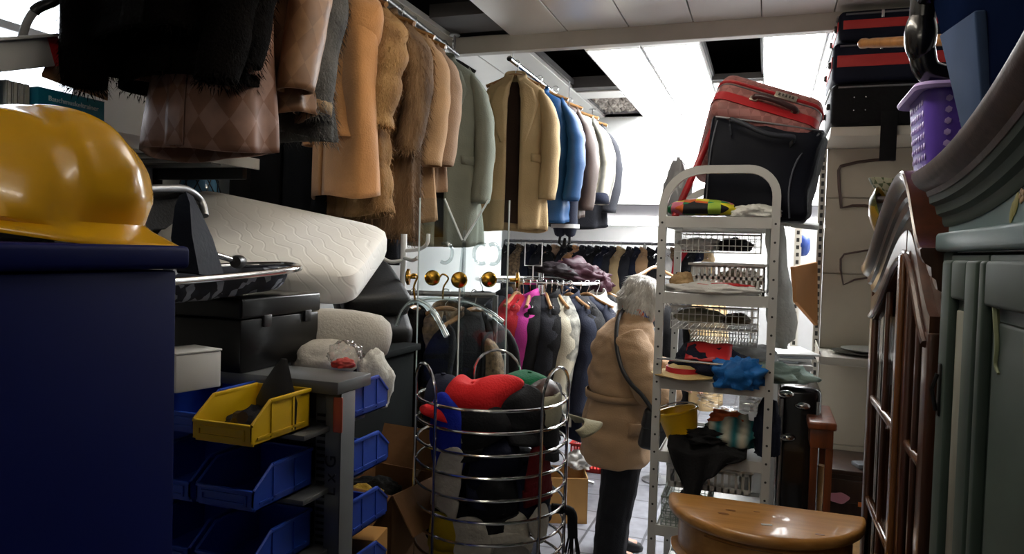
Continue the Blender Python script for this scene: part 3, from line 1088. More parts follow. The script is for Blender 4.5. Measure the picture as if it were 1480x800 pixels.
# grey cable conduit near the window
cpts = spline([P(28, 75, 1.95), P(36, 40, 1.95), P(52, 14, 1.95), P(80, 0, 1.98), P(100, -20, 2.0)], 6)
t = thing('vacuum_hose', 'grey hose with black sleeve curving up before the bright window', 'hose', P(28, 75, 1.95))
B().tube(cpts[:12], .011, 10).build('hose', mat('grey_hose', '#8d8b8b', rough=.5), t)
B().tube(cpts[11:], .014, 10).build('sleeve', m_blackplastic, t)

# ------------------------------------------------------------------ bin rack
RXR, RY = -.914, 1.475
m_rack = mat('grey_rack_steel', '#6f7274', rough=.4, metal=.55, var=.1)
t = thing('bin_rack', 'grey steel rack for storage bins with handwriting on its right post', 'rack', (-1.4, 1.5, 0))
ROWS = [1.186, 1.042, .898, .756, .614]
TOPZ = 1.290
b = B()
b.box2((-1.95, RY - .02, TOPZ - .03), (RXR + .002, RY + .13, TOPZ), .003)
b.build('top_channel', m_rack, t)
for x in (RXR - .042, -1.95):
    B().box2((x, RY, 0), (x + .042, RY + .004, TOPZ - .03), .001).box2((x + .038, RY, 0), (x + .042, RY + .06, TOPZ - .03), .001).build('post', m_rack, t)
    b = B()
    for z in [TOPZ - .09 - .016 * k for k in range(40)]:
        b.box2((x - .030, RY + .011, z), (x - .008, RY + .016, z + .007))
    B().box2((x - .034, RY + .013, .1), (x - .002, RY + .018, TOPZ - .03)).build('slotted_strip', m_rack, t)
    b.build('slots', m_blackplastic, t)
B().box2((-1.95, RY + .055, .1), (RXR - .044, RY + .058, TOPZ - .03)).build('back_panel', mat('dark_blue_grey_panel', '#1c2233', rough=.5), t)
for z in ROWS:
    B().box2((-1.94, RY - .10, z - .016), (RXR - .03, RY + .055, z - .004), .002).build('shelf', m_rack, t)
    B().box2((-1.94, RY + .056, z - .016), (RXR - .03, RY + .16, z - .004), .002).build('shelf', m_rack, t)
b = B()
for k in range(10):
    b.box2((-1.9 + k * .09, RY - .021, TOPZ - .042), (-1.87 + k * .09, RY - .012, TOPZ - .028))
b.build('hook_tabs', m_rack, t)
text_part('L x G', .042, frame_m((RXR - .012, RY - .0012, 1.02), (0, 0, 1), (-1, 0, 0)), t, mat('felt_pen', '#1c1c20', rough=.6), 'handwriting')
B().box2((RXR - .020, RY - .003, 1.170), (RXR + .004, RY, 1.252), .003).build('red_sticker', mat('faded_red_tape', '#b4563f', rough=.4, var=.2), t)


def bin_(label, x, yb, z, col, facing=-1, Wd=.145, L=.205, H=.088, group=None, rz=0):
    """storage bin: (x) right edge, (yb) back y, opening towards facing*y"""
    t = thing('storage_bin', label, 'bin', (x - Wd / 2, yb, z), rz, group)
    th = .0035
    s = facing
    prof = [(0, 0), (L - .012, 0), (L, .012), (L, H * .48), (L - .004, H * .5), (L * .70, H), (0, H)]
    b = B()
    for xx in (-Wd / 2, Wd / 2 - th):
        m = MX(((0, 0, 1, xx), (s, 0, 0, 0), (0, 1, 0, 0), (0, 0, 0, 1)))
        b.prism(prof, th, m)
    b.box2((-Wd / 2, 0, 0), (Wd / 2, s * (L - .008), th))
    b.box2((-Wd / 2, 0, 0), (Wd / 2, s * th, H))
    b.box2((-Wd / 2, s * (L - th), .006), (Wd / 2, s * L, H * .48))
    b.build('body', col, t, local=True, smooth=False)
    b = B()
    for sx in (-1, 1):
        xx = sx * (Wd / 2)
        b.box2((xx - .004, 0, H - .007), (xx + .004, s * L * .70, H + .001), .001)
        p0, p1 = V((xx, s * L * .70, H - .002)), V((xx, s * (L - .003), H * .5))
        b.tube([p0, p1], .0042, 6)
        for yy in (L * .3, L * .66):
            b.box2((xx - .0025, s * yy, .008), (xx + .0025, s * (yy + .006), H - .008))
        b.box2((xx - .0025, s * .02, .012), (xx + .0025, s * L * .9, .017))
    b.box2((-Wd / 2, s * (L - .006), H * .46), (Wd / 2, s * (L + .003), H * .52), .001)
    b.box2((-Wd / 2, -s * .004, H - .008), (Wd / 2, s * .004, H), .001)
    b.build('rim', col, t, local=True, angle=30)
    b = B()
    b.box2((-Wd * .38, s * L, .012), (Wd * .38, s * (L + .004), .018)).box2((-Wd * .38, s * L, H * .34), (Wd * .38, s * (L + .004), H * .40))
    b.box2((-Wd * .40, s * L, .012), (-Wd * .37, s * (L + .004), H * .40)).box2((Wd * .37, s * L, .012), (Wd * .40, s * (L + .004), H * .40))
    b.build('label_holder', col, t, local=True, smooth=False)
    return t


m_binblue = mat('blue_bin_plastic', '#1f45ad', rough=.42, var=.06)
m_binyel = mat('yellow_bin_plastic', '#d1a90d', rough=.42, var=.06)
GB = 'storage bins on the grey rack'
rowname = ['top', 'second', 'third', 'fourth']
XR = -.975
bin_('yellow storage bin on the top row of the rack holding dark tools', XR, RY - .035, ROWS[0], m_binyel, group=GB, L=.205)
bin_('blue storage bin beside the yellow bin on the top row', XR - .165, RY - .0, ROWS[0], m_binblue, group=GB, L=.20)
bin_('blue storage bin second left of the yellow bin on the top row', XR - .33, RY - .0, ROWS[0], m_binblue, group=GB)
for r_ in (1, 2, 3):
    for k in range(3):
        bin_(f'blue storage bin on the {rowname[r_]} row of the rack front, ' + ['rightmost', 'middle', 'leftmost'][k], XR - .012 - .163 * k, RY - .005, ROWS[r_], m_binblue, group=GB, L=.21)
for r_ in (0, 1, 2, 3):
    bin_(f'blue storage bin sticking out behind the rack post on the {rowname[r_]} row', RXR - .012, RY + .062, ROWS[r_], m_binblue, 1, group=GB, L=.19 - .01 * (r_ == 0), Wd=.14)
# tools in the yellow bin
yb = RY - .06
t = thing('tool_pouch', 'pointed black leather tool pouch standing in the yellow bin', 'pouch', (XR - .05, yb, ROWS[0]))
pc = V((XR - .05, yb - .03, ROWS[0] + .005))
b = B()
b.loft([[pc + V((r_ * cos(2 * pi * k / 12) + s_, .35 * r_ * sin(2 * pi * k / 12), z)) for k in range(12)] for r_, z, s_ in ((.052, 0, 0), (.055, .06, 0), (.038, .10, .004), (.02, .135, .012), (.008, .155, .018))])
b.build('pouch', mat('worn_black_leather', '#28282a', rough=.5, var=.3), t)
t = tag(B().tube([(XR - .115, yb - .10, ROWS[0] + .012), (XR - .065, yb - .14, ROWS[0] + .05)], .009, 8).tube([(XR - .065, yb - .14, ROWS[0] + .05), (XR - .045, yb - .15, ROWS[0] + .052)], .013, 8).build('hand_tool', mat('dark_bronze', '#3b2f22', rough=.5)), 'short dark rod tool lying in the front of the yellow bin', 'tool')
heap('dark_rag', c_black2, (XR - .08, RY - .12, ROWS[0] + .02), (.06, .07, .035), 12, .3)
tag(COL.objects[-1], 'dark rag in the bottom of the yellow bin', 'rag')

# white carton on the rack top
cp = P(275, 530, 1.56)
t = thing('carton', 'plain white carton lying across the top row bins in front of the black chest', 'box', (-1.205, 1.335, ROWS[0] + .089))
B().box((-1.215, 1.315, ROWS[0] + .089 + .042), (.10, .11, .082), MX.Rotation(R(-14), 3, 'Z'), .003).build('body', m_whitecard, t)
B().box((-1.215, 1.315, ROWS[0] + .089 + .085), (.103, .113, .004), MX.Rotation(R(-14), 3, 'Z'), .001).build('lid', m_whitecard, t)

# black chest behind
BX = -1.17
ya, yb_ = 1.44, PX(460, 470, BX).y
zt = PX(400, 427, BX).z
m_lacq = mat('black_lacquer', '#080809', rough=.28, var=.2, spec=.25, coat=.1)
t = thing('chest', 'glossy black lacquered chest with lid lying on the rack top', 'chest', (BX - .2, 1.6, TOPZ))
B().box2((BX - .34, ya, TOPZ + .001), (BX, yb_, zt - .052), .004).build('body', m_lacq, t)
B().box2((BX - .345, ya - .004, zt - .050), (BX + .004, yb_ + .004, zt), .006, 3).build('lid', m_lacq, t)
for yy in (ya + .08, yb_ - .07):
    B().box2((BX - .002, yy, zt - .075), (BX + .006, yy + .03, zt - .045), .002).build('latch', m_blackplastic, t)

# black metal cupboard that carries the bedding behind the rack
t = thing('low_cupboard', 'dark low cupboard standing behind the bin rack under the bedding', 'cupboard', (-1.75, 2.2, 0))
B().box2((-2.2, 1.86, .05), (-1.3, 2.62, 1.20), .006).build('body', mat('dark_cupboard', '#0b0b0c', rough=.8, spec=.1), t)
B().box2((-2.22, 1.84, 1.20), (-1.28, 2.64, 1.225), .004).build('top_board', mat('dark_cupboard', '#1a1a1c'), t)
for xx in (-2.18, -1.745):
    d_ = B().box2((xx, 1.848, .08), (xx + .43, 1.862, 1.17), .003).build('door', mat('dark_cupboard', '#1a1a1c'), t)
    B().ball((xx + .3, 1.84, .7), .012, None, 2).build('knob', m_steel, d_)

# baby bouncer lying on the chest
zb = zt + .012
m_navyfab = mat('navy_nylon', '#10141f', rough=.7, spec=.12, bump=.12)
p_paisley = pattern('navy_white_paisley', 'cells', ['#121521', '#121521', '#121521', '#8e929c', '#171c2c'], scale=55, rough=.7, uv=False, extra=1.0)
A0 = V((BX + .02, 1.36, zb + .02))
t = thing('baby_bouncer', 'folded baby bouncer with chrome tube and navy paisley seat on the black chest', 'baby bouncer', (BX - .1, 1.6, zt))
pl = lambda px, py, x: PX(px, py, x)
rim = spline([pl(200, 412, BX + .03), pl(300, 404, BX + .03), pl(380, 396, BX + .03), pl(414, 391, BX + .025), pl(424, 388, BX - .02), pl(405, 384, BX - .12), pl(340, 385, BX - .24), pl(250, 390, BX - .26)], 8)
B().tube([p + V((.018, 0, .004)) for p in rim], .0085, 10).build('tube_frame', m_hook, t)
gr = []
for i in range(9):
    row = []
    for j in range(17):
        u, v_ = j / 16, i / 8
        a = pl(lerp(215, 415, u), lerp(410, 392, u), BX + .02)
        c = pl(lerp(235, 400, u), lerp(388, 384, u), BX - .22)
        p = a.lerp(c, v_)
        p.z += -.055 * sin(pi * v_) * (1 - .35 * u) - .0 + .004 * sin(9 * u + 5 * v_)
        p.z = max(p.z, zt + .006)
        row.append(p)
    gr.append(row)
B().patch(gr, .008).build('seat', p_paisley, t, angle=180)
# hanging skirt of the seat in front
gr = []
for i in range(7):
    v_ = i / 6
    row = []
    for j in range(17):
        u = j / 16
        a = pl(lerp(215, 415, u), lerp(412, 394, u), BX + .032)
        p = a + V((-.025 * v_ * v_, 0, -(.052 - .012 * u) * v_))
        p.x += .006 * sin(u * 30) * v_
        p.z = max(p.z, zt + .004)
        row.append(p)
    gr.append(row)
B().patch(gr, .004).build('seat_side', p_paisley, t, angle=180)
flap = [[pl(256, 392, BX - .05), pl(285, 396, BX - .02), pl(322, 402, BX - .04)], [pl(250, 345, BX - .08), pl(275, 340, BX - .03), pl(304, 345, BX - .06)], [pl(255, 300, BX - .1), pl(272, 296, BX - .07), pl(288, 310, BX - .09)], [pl(262, 285, BX - .13), pl(268, 280, BX - .11), pl(276, 285, BX - .12)]]
B().patch(flap, .012).build('backrest_flap', m_navyfab, t, angle=50)
B().patch([[pl(195, 335, BX - .2), pl(240, 330, BX - .2), pl(290, 292, BX - .2)], [pl(195, 305, BX - .22), pl(240, 300, BX - .22), pl(275, 275, BX - .21)], [pl(195, 280, BX - .24), pl(235, 276, BX - .24), pl(268, 272, BX - .22)]], .01).build('hood_cloth', c_black, t, angle=60)
B().tube(spline([pl(180, 275, BX - .2), pl(240, 272, BX - .2), pl(270, 274, BX - .2), pl(290, 290, BX - .2), pl(296, 312, BX - .18)], 5), .010, 10).build('handle_tube', m_steel, t)
B().tube([pl(312, 368, BX - .16), pl(338, 376, BX - .16)], .008, 10).build('cross_tube', m_hook, t)
B().lathe([(0, -.022), (.016, -.022), (.018, -.012), (.018, .012), (.015, .022), (0, .022)], pl(344, 378, BX - .16), 18, MX.Rotation(R(90), 3, 'X') @ MX.Rotation(R(20), 3, 'Y')).build('joint', m_blackplastic, t)

# mattress
m_matt = mat('white_quilted_ticking', '#efeeea', rough=.85, var=.03, bump=.0)
nt = m_matt.node_tree
tcx = nt.nodes.new('ShaderNodeTexCoord')
wv = nt.nodes.new('ShaderNodeTexWave')
wv.inputs['Scale'].default_value = 9.0
wv.inputs['Distortion'].default_value = 6.0
wv.inputs['Detail'].default_value = 0.5
wv.inputs['Detail Scale'].default_value = 1.2
wv.bands_direction = 'DIAGONAL'
nt.links.new(tcx.outputs['Object'], wv.inputs['Vector'])
bp = nt.nodes.new('ShaderNodeBump')
bp.inputs['Strength'].default_value = .16
bp.inputs['Distance'].default_value = .006
rpm = nt.nodes.new('ShaderNodeMapRange')
rpm.inputs['From Max'].default_value = .12
nt.links.new(wv.outputs['Fac'], rpm.inputs['Value'])
nt.links.new(rpm.outputs[0], bp.inputs['Height'])
nt.links.new(bp.outputs[0], nt.nodes['Principled BSDF'].inputs['Normal'])
TL, TR, NR, NL = P(283, 268, 3.0), P(566, 328, 2.75), P(512, 398, 2.25), P(190, 372, 2.25)
n = 44
top, bot = [], []
b = B()
cen = (TL + TR + NR + NL) / 4
nrm = (TR - TL).cross(NL - TL).normalized()
if nrm.z < 0:
    nrm = -nrm
rows_t = []
for lev, (ins, hh) in enumerate(((.94, 0), (.985, -.012), (1.0, -.035), (1.0, -.075), (.985, -.098), (.94, -.11))):
    ring = []
    for k in range(n * 4):
        th = 2 * pi * k / (n * 4)
        u, v_ = sgn(cos(th), .2), sgn(sin(th), .2)
        u = max(-1, min(1, u)) * ins * .5 + .5
        v_ = max(-1, min(1, v_)) * ins * .5 + .5
        p = TL.lerp(TR, u).lerp(NL.lerp(NR, u), v_)
        ring.append(p + nrm * (hh + .02 * sin(pi * u) * 0) + V((0, 0, 0)))
    rows_t.append(ring)
cap = [[cen.lerp(p, f) + nrm * .012 * (1 - f * f) for p in rows_t[0]] for f in (.02, .3, .6, .85)]
b.loft(cap + rows_t)
b.build('x', m_matt)
o = COL.objects[-1]
o.name = 'mattress'
tag(o, 'white quilted mattress leaning across the black chest and cushions', 'mattress')

# black lounger cushions under it
m_blk = mat('black_upholstery', '#131314', rough=.55, var=.2, bump=.1, bscale=90)
t = thing('reclining_chair', 'black upholstered reclining chair tipped under the white mattress', 'chair', P(545, 500, 2.95))
slab(B(), [P(470, 352, 3.25), P(565, 376, 3.25), P(598, 425, 3.0), P(500, 430, 2.85)], (-.02, .02, -.10), .035, 4).build('head_cushion', m_blk, t)
slab(B(), [P(480, 405, 3.2), P(585, 430, 3.15), P(600, 475, 2.95), P(500, 470, 2.8)], (-.02, .02, -.10), .035, 4).build('seat_cushion', m_blk, t)
slab(B(), [P(480, 455, 3.2), P(585, 480, 3.15), P(600, 530, 2.95), P(500, 525, 2.8)], (-.02, .02, -.12), .035, 4).build('foot_cushion', m_blk, t)
slab(B(), [P(500, 500, 3.2), P(585, 530, 3.15), P(595, 580, 2.95), P(505, 560, 2.85)], (0, 0, -.8), .02, 2).build('base', m_blk, t)

# bolster and small soft things
m_bol = cloth('off_white_cotton', '#bcb8b0', var=.06)
b = B()
a, c = P(425, 480, 2.12), P(533, 487, 2.12)
ax = (c - a).normalized()
b.lathe([(.0, -.03), (.035, -.028), (.06, -.01), (.071, .03), (.074, .10), (.075, .16), (.073, .21), (.066, .245), (.045, .27), (.02, .278), (0, .28)], a, 28, V((0, 0, 1)).rotation_difference(ax).to_matrix())
b.wobble(.004, 14, 3)
tag(b.build('bolster_pillow', m_bol, angle=180), 'off-white round bolster pillow below the mattress', 'pillow')
tag(heap('pillow', m_bol, P(470, 520, 2.02), (.09, .09, .06), 8, .12), 'small cream pillow squeezed under the bolster', 'pillow')
t = thing('plastic_bag', 'clear plastic bag with something red inside, under the bolster', 'bag', P(500, 530, 1.88))
heap('film', acrylic('clear_film', (.9, .9, .9), .12), P(500, 514, 1.86), (.046, .04, .042), 5, .25, parent=t, freq=3)
heap('contents', mat('red_coral_plastic', '#c8392f', rough=.5), P(497, 526, 1.86), (.030, .025, .016), 6, .3, parent=t)
tag(heap('white_cloth', cloth('white_cotton', '#c4c3bd'), P(540, 560, 1.98), (.05, .06, .10), 9, .22), 'crumpled white cloth hanging behind the blue bins', 'cloth')

# blue demijohn by the wall
t = thing('demijohn', 'pale blue glass demijohn with dark netting between shelf and mattress', 'bottle', P(288, 292, 3.02))
gp = P(288, 292, 3.02)
B().lathe([(.0, -.1), (.075, -.1), (.085, -.06), (.083, .03), (.07, .09), (.045, .13), (.026, .16), (.024, .22), (.03, .23)], gp, 28).build('glass', mat('blue_glass', '#5f8fb4', rough=.08, var=.1, coat=.5), t)
b = B()
for k in range(10):
    for s in (-1, 1):
        pts = [gp + V((r_ * cos(2 * pi * k / 10 + s * q * .35), r_ * sin(2 * pi * k / 10 + s * q * .35), z)) for q, (r_, z) in enumerate(((.0875, -.06), (.0865, -.02), (.0845, .03), (.072, .09), (.048, .13)))]
        b.tube(pts, .0022, 5)
b.build('netting', m_blackplastic, t)
t = thing('side_cupboard', 'pale side cupboard by the wall under the blue demijohn', 'cupboard', (gp.x, gp.y, 0))
B().box2((gp.x - .09, 2.66, .04), (gp.x + .12, gp.y + .12, gp.z - .125), .004).build('body', m_whitecard, t)
B().box2((gp.x - .10, gp.y - .10, gp.z - .125), (gp.x + .13, gp.y + .13, gp.z - .10), .003).build('top_board', m_whitecard, t)

# cardboard boxes on the floor behind the rack
def open_box(label, c, sz, rz, flaps=True, m=None, name='cardboard_box'):
    m = m or m_card
    t = thing(name, label, 'box', c, rz)
    w_, d_, h_ = sz
    th = .006
    b = B()
    b.box2((-w_ / 2, -d_ / 2, 0), (w_ / 2, d_ / 2, th))
    for lo, hi in (((-w_ / 2, -d_ / 2, 0), (w_ / 2, -d_ / 2 + th, h_)), ((-w_ / 2, d_ / 2 - th, 0), (w_ / 2, d_ / 2, h_)), ((-w_ / 2, -d_ / 2, 0), (-w_ / 2 + th, d_ / 2, h_)), ((w_ / 2 - th, -d_ / 2, 0), (w_ / 2, d_ / 2, h_))):
        b.box2(lo, hi)
    b.build('carton', m, t, local=True, smooth=False)
    if flaps:
        for ax_, s, an in (('x', -1, 25), ('x', 1, 55), ('y', -1, 35), ('y', 1, -70)):
            ln = .5 * (w_ if ax_ == 'x' else d_)
            if ax_ == 'x':
                m_ = MX.Translation((s * w_ / 2, 0, h_)) @ MX.Rotation(s * R(an), 4, 'Y')
                bb = B().box((s * ln / 2, 0, 0), (ln, d_ * .98, .004))
            else:
                m_ = MX.Translation((0, s * d_ / 2, h_)) @ MX.Rotation(-s * R(an), 4, 'X')
                bb = B().box((0, s * ln / 2, 0), (w_ * .98, ln, .004))
            bmesh.ops.transform(bb.bm, matrix=m_, verts=bb.bm.verts)
            bb.build('flap', m, t, local=True, smooth=False)
    return t


bp_ = P(552, 760, 2.42)
open_box('open brown cardboard box with raised flaps between rack and hat basket', (bp_.x, bp_.y, .56), (.27, .27, .29), R(-8))
open_box('closed brown cardboard box under the open box behind the rack', (bp_.x, bp_.y, 0), (.34, .34, .555), R(-4), False)
tag(heap('dark_shoe', c_black, (bp_.x - .03, bp_.y, .80), (.10, .06, .05), 3, .3), 'black shoe lying in the open cardboard box', 'shoe')
tag(heap('yellow_cloth', cloth('mustard_cloth', '#a88a35'), (bp_.x - .02, bp_.y - .07, .80), (.09, .04, .04), 5, .3), 'mustard cloth lying in the open cardboard box', 'cloth')
q = P(531, 790, 2.0)
t = tag(B().box((q.x, q.y, q.z - .15), (.08, .10, .38), MX.Rotation(R(10), 3, 'Z'), .003).build('carton', mat('tan_cardboard', '#b98a4e', rough=.8)), 'tall tan carton behind the lowest rear blue bin', 'box')
# ================================================================== middle of the aisle
CR = V((cos(YAW), sin(YAW), 0))       # across the aisle view
CF = V((-sin(YAW), cos(YAW), 0))      # along the view
m_acr = acrylic('clear_acrylic')
m_acr2 = acrylic('clear_acrylic_rod', (.88, .92, .92), .15)

# ---- acrylic coat stand
AC = P(668, 402, 2.95)
AC0 = V((AC.x, AC.y, 0))
t = thing('coat_stand', 'clear acrylic panel coat stand with brass knobs behind the hat basket', 'coat stand', AC0)
zt_, zn = P(640, 287, 2.95).z, P(668, 347, 2.95).z
m_ = frame_m(AC0 - CF * .004, CR, (0, 0, 1))
B().prism([(-.175, .02), (.180, .02), (.180, zt_), (.098, zt_), (.006, zn), (-.006, zn), (-.078, zt_), (-.175, zt_)], .008, m_).build('wide_panel', m_acr, t, smooth=False)
m_ = frame_m(AC0 - CR * .004, CF, (0, 0, 1))
B().prism([(-.13, .02), (-.005, .02), (-.005, zn - .01), (-.13, zn - .12)], .008, m_).build('near_fin', m_acr, t, smooth=False)
B().prism([(.005, .02), (.13, .02), (.13, zn + .1), (.005, zn - .01)], .008, m_).build('far_fin', m_acr, t, smooth=False)
m_edge = mat('polished_acrylic_edge', '#dfe6e6', rough=.25, var=.05, coat=.5)
b = B()
for x in (-.175, .180):
    p0 = AC0 + CR * x
    b.tube([p0 + V((0, 0, .02)), p0 + V((0, 0, zt_))], .0035, 6)
for xa, za, xb, zb2 in ((-.078, zt_, -.004, zn), (.098, zt_, .004, zn)):
    b.tube([AC0 + CR * xa + V((0, 0, za)), AC0 + CR * xb + V((0, 0, zb2))], .0045, 6)
b.tube([AC0 - CF * .132 + V((0, 0, .02)), AC0 - CF * .132 + V((0, 0, zn - .12))], .0035, 6)
b.build('polished_edges', m_edge, t)
B().box2((AC0.x - .2, AC0.y - .2, 0), (AC0.x + .2, AC0.y + .2, .02), .004).build('base', m_acr2, t)
zk = AC.z
for x in (-.115, -.0, .108):
    o_ = AC0 + CR * x + V((0, 0, zk))
    if abs(x) < .01:
        o_ -= CF * .13
    bb = B().lathe([(0, -.012), (.012, -.012), (.012, -.022), (.029, -.026), (.031, -.034), (.026, -.042), (.012, -.046), (0, -.047)], o_ - CF * .0, 24, V((0, 0, -1)).rotation_difference(-CF).to_matrix())
    bb.build('knob', m_brass, t)
for x, s in ((-.185, -1), (.19, 1)):
    o_ = AC0 + CR * x + V((0, 0, zk))
    B().lathe([(.008, 0), (.008, .02), (.032, .024), (.033, .034), (.02, .04), (0, .041)], o_, 24, V((0, 0, 1)).rotation_difference(CR * s).to_matrix()).build('knob', m_brass, t)
for x, s in ((-.07, 1), (.075, -1), (.12, 1)):
    o_ = AC0 + CR * x + V((0, 0, zk + .10)) - CF * .02
    B().tube([o_ + CR * s * .03 * cos(R(a)) + V((0, 0, .04 * sin(R(a)))) - CF * .0 for a in range(-120, 121, 20)], .007, 8).build('clear_hook', m_acr2, t)

# ---- acrylic hangers
def rod_hanger(label, pts, hookpts):
    t = thing('acrylic_hanger', label, 'hanger', pts[len(pts) // 2])
    B().tube(spline(pts, 6), .0115, 12).build('shoulder_rod', m_acr2, t)
    B().tube([p + V((0, 0, .002)) for p in spline(pts, 6)], .0035, 8).build('core_line', m_edge, t)
    B().tube(spline(hookpts, 5), .004, 8).build('hook', m_brass, t)


rod_hanger('curved clear acrylic hanger hooked on the left of the acrylic stand', [P(572, 470, 2.86), P(583, 446, 2.84), P(602, 434, 2.82), P(626, 450, 2.78), P(646, 486, 2.74)], [P(600, 434, 2.82), P(598, 415, 2.82), P(603, 400, 2.82), P(597, 396, 2.82), P(592, 402, 2.82)])
rod_hanger('long clear acrylic hanger arching behind the stand to its right', [P(542, 468, 3.0), P(578, 443, 3.02), P(625, 432, 3.04), P(675, 437, 3.04), P(705, 450, 3.02), P(727, 466, 3.0)], [P(640, 432, 3.04), P(641, 415, 3.04), P(648, 402, 3.04), P(640, 396, 3.04), P(634, 402, 3.04)])

# ---- white peg stand
t = thing('peg_stand', 'white metal stand with upturned coat pegs behind the mattress', 'coat stand', (P(584, 360, 3.1).x, P(584, 360, 3.1).y, 0))
o_ = P(584, 338, 3.1)
B().tube([o_, V((o_.x, o_.y, 0))], .013, 12).build('post', m_white_plastic, t)
for pts in ([P(586, 362, 3.1), P(606, 360, 3.05), P(617, 352, 3.0), P(619, 338, 3.0)], [P(582, 376, 3.1), P(565, 378, 3.1), P(553, 372, 3.1), P(549, 360, 3.1)], [P(584, 372, 3.1), P(596, 376, 3.0), P(604, 372, 2.95)]):
    B().tube(spline(pts, 5), .008, 8).build('peg', m_white_plastic, t)
B().lathe([(0, 0), (.15, 0), (.15, .015), (.02, .03)], (o_.x, o_.y, 0), 24).build('base', m_white_plastic, t)

# ---- low rail with dark coats behind the stand
LZ = 1.40
ra, rc = P(560, 432, 3.3), P(716, 432, 3.3)
rail('clothes_rail', 'low clothes rail with tweed and black coats behind the acrylic stand', (ra.x, ra.y, LZ), (rc.x, rc.y, LZ), .012, m_steel, posts=[(ra.x, ra.y, LZ), (rc.x, rc.y, LZ)])
c_tweed = mat('brown_tweed', '#8b7355', rough=.9, col2='#3d3022', scale=40, bump=.4, bscale=180)
G4 = 'coats on the low rail behind the acrylic stand'
rl = lambda u: V((lerp(ra.x, rc.x, u), lerp(ra.y, rc.y, u), LZ))
coat('fur_coat', 'dark brown fur coat left of the tweed jacket on the low rail', 'coat', rl(.24), YAW + R(70), f_dark, W=.44, L=1.0, T=.11, sl=.5, fur=7000, furm=f_dark, furlen=.03, group=G4, seed=41)
coat('tweed_jacket', 'brown tweed jacket on a wooden hanger seen through the acrylic stand', 'jacket', rl(.54), YAW, c_tweed, W=.40, L=.85, T=.10, sl=.6, group=G4, seed=42, gap=.06, lining=c_black2, lapel=True, hlabel='wooden hanger holding the tweed jacket on the low rail')
coat('wool_coat', 'black wool coat right of the tweed jacket on the low rail', 'coat', rl(.80), YAW + R(50), c_black, W=.42, L=1.02, T=.09, sl=.6, group=G4, seed=43)

# ---- hat basket
BC = P(712, 571, 2.37)
BR_ = .237
BZ = BC.z
BC = V((BC.x, BC.y, 0))
t = thing('wire_basket', 'tall round chrome wire basket filled with caps and hats', 'basket', BC)
for k in range(16):
    z = BZ - .0655 * k
    if z < .1:
        break
    B().tube([BC + V((BR_ * cos(2 * pi * q / 56), BR_ * sin(2 * pi * q / 56), z)) for q in range(56)], .0048, 8, closed=True).build('ring', m_hook, t)
for az in (-32, 88, 208):
    az = YAW + R(az)
    pts = []
    a1, a2 = az - .34, az + .34
    rr_ = BR_ + .006
    p1, p2 = V((rr_ * cos(a1), rr_ * sin(a1), 0)), V((rr_ * cos(a2), rr_ * sin(a2), 0))
    for z in (.03, BZ * .5, BZ + .03):
        pts.append(BC + p1 + V((0, 0, z)))
    for k in range(1, 10):
        f = k / 10
        pts.append(BC + p1.lerp(p2, .5 - .5 * cos(pi * f)) * (1 + .03 * sin(pi * f)) + V((0, 0, BZ + .03 + .085 * sin(pi * f))))
    for z in (BZ + .03, BZ * .5, .03):
        pts.append(BC + p2 + V((0, 0, z)))
    B().tube(pts, .0052, 8).build('handle_post', m_hook, t)
bb = B()
for k in range(7):
    f = -1 + 2 * k / 6
    w_ = BR_ * sqrt(max(0, 1 - f * f))
    bb.tube([BC + V((BR_ * f, -w_, .14)), BC + V((BR_ * f, w_, .14))], .003, 6)
    bb.tube([BC + V((-w_, BR_ * f, .14)), BC + V((w_, BR_ * f, .14))], .003, 6)
bb.build('bottom_grid', m_hook, t)


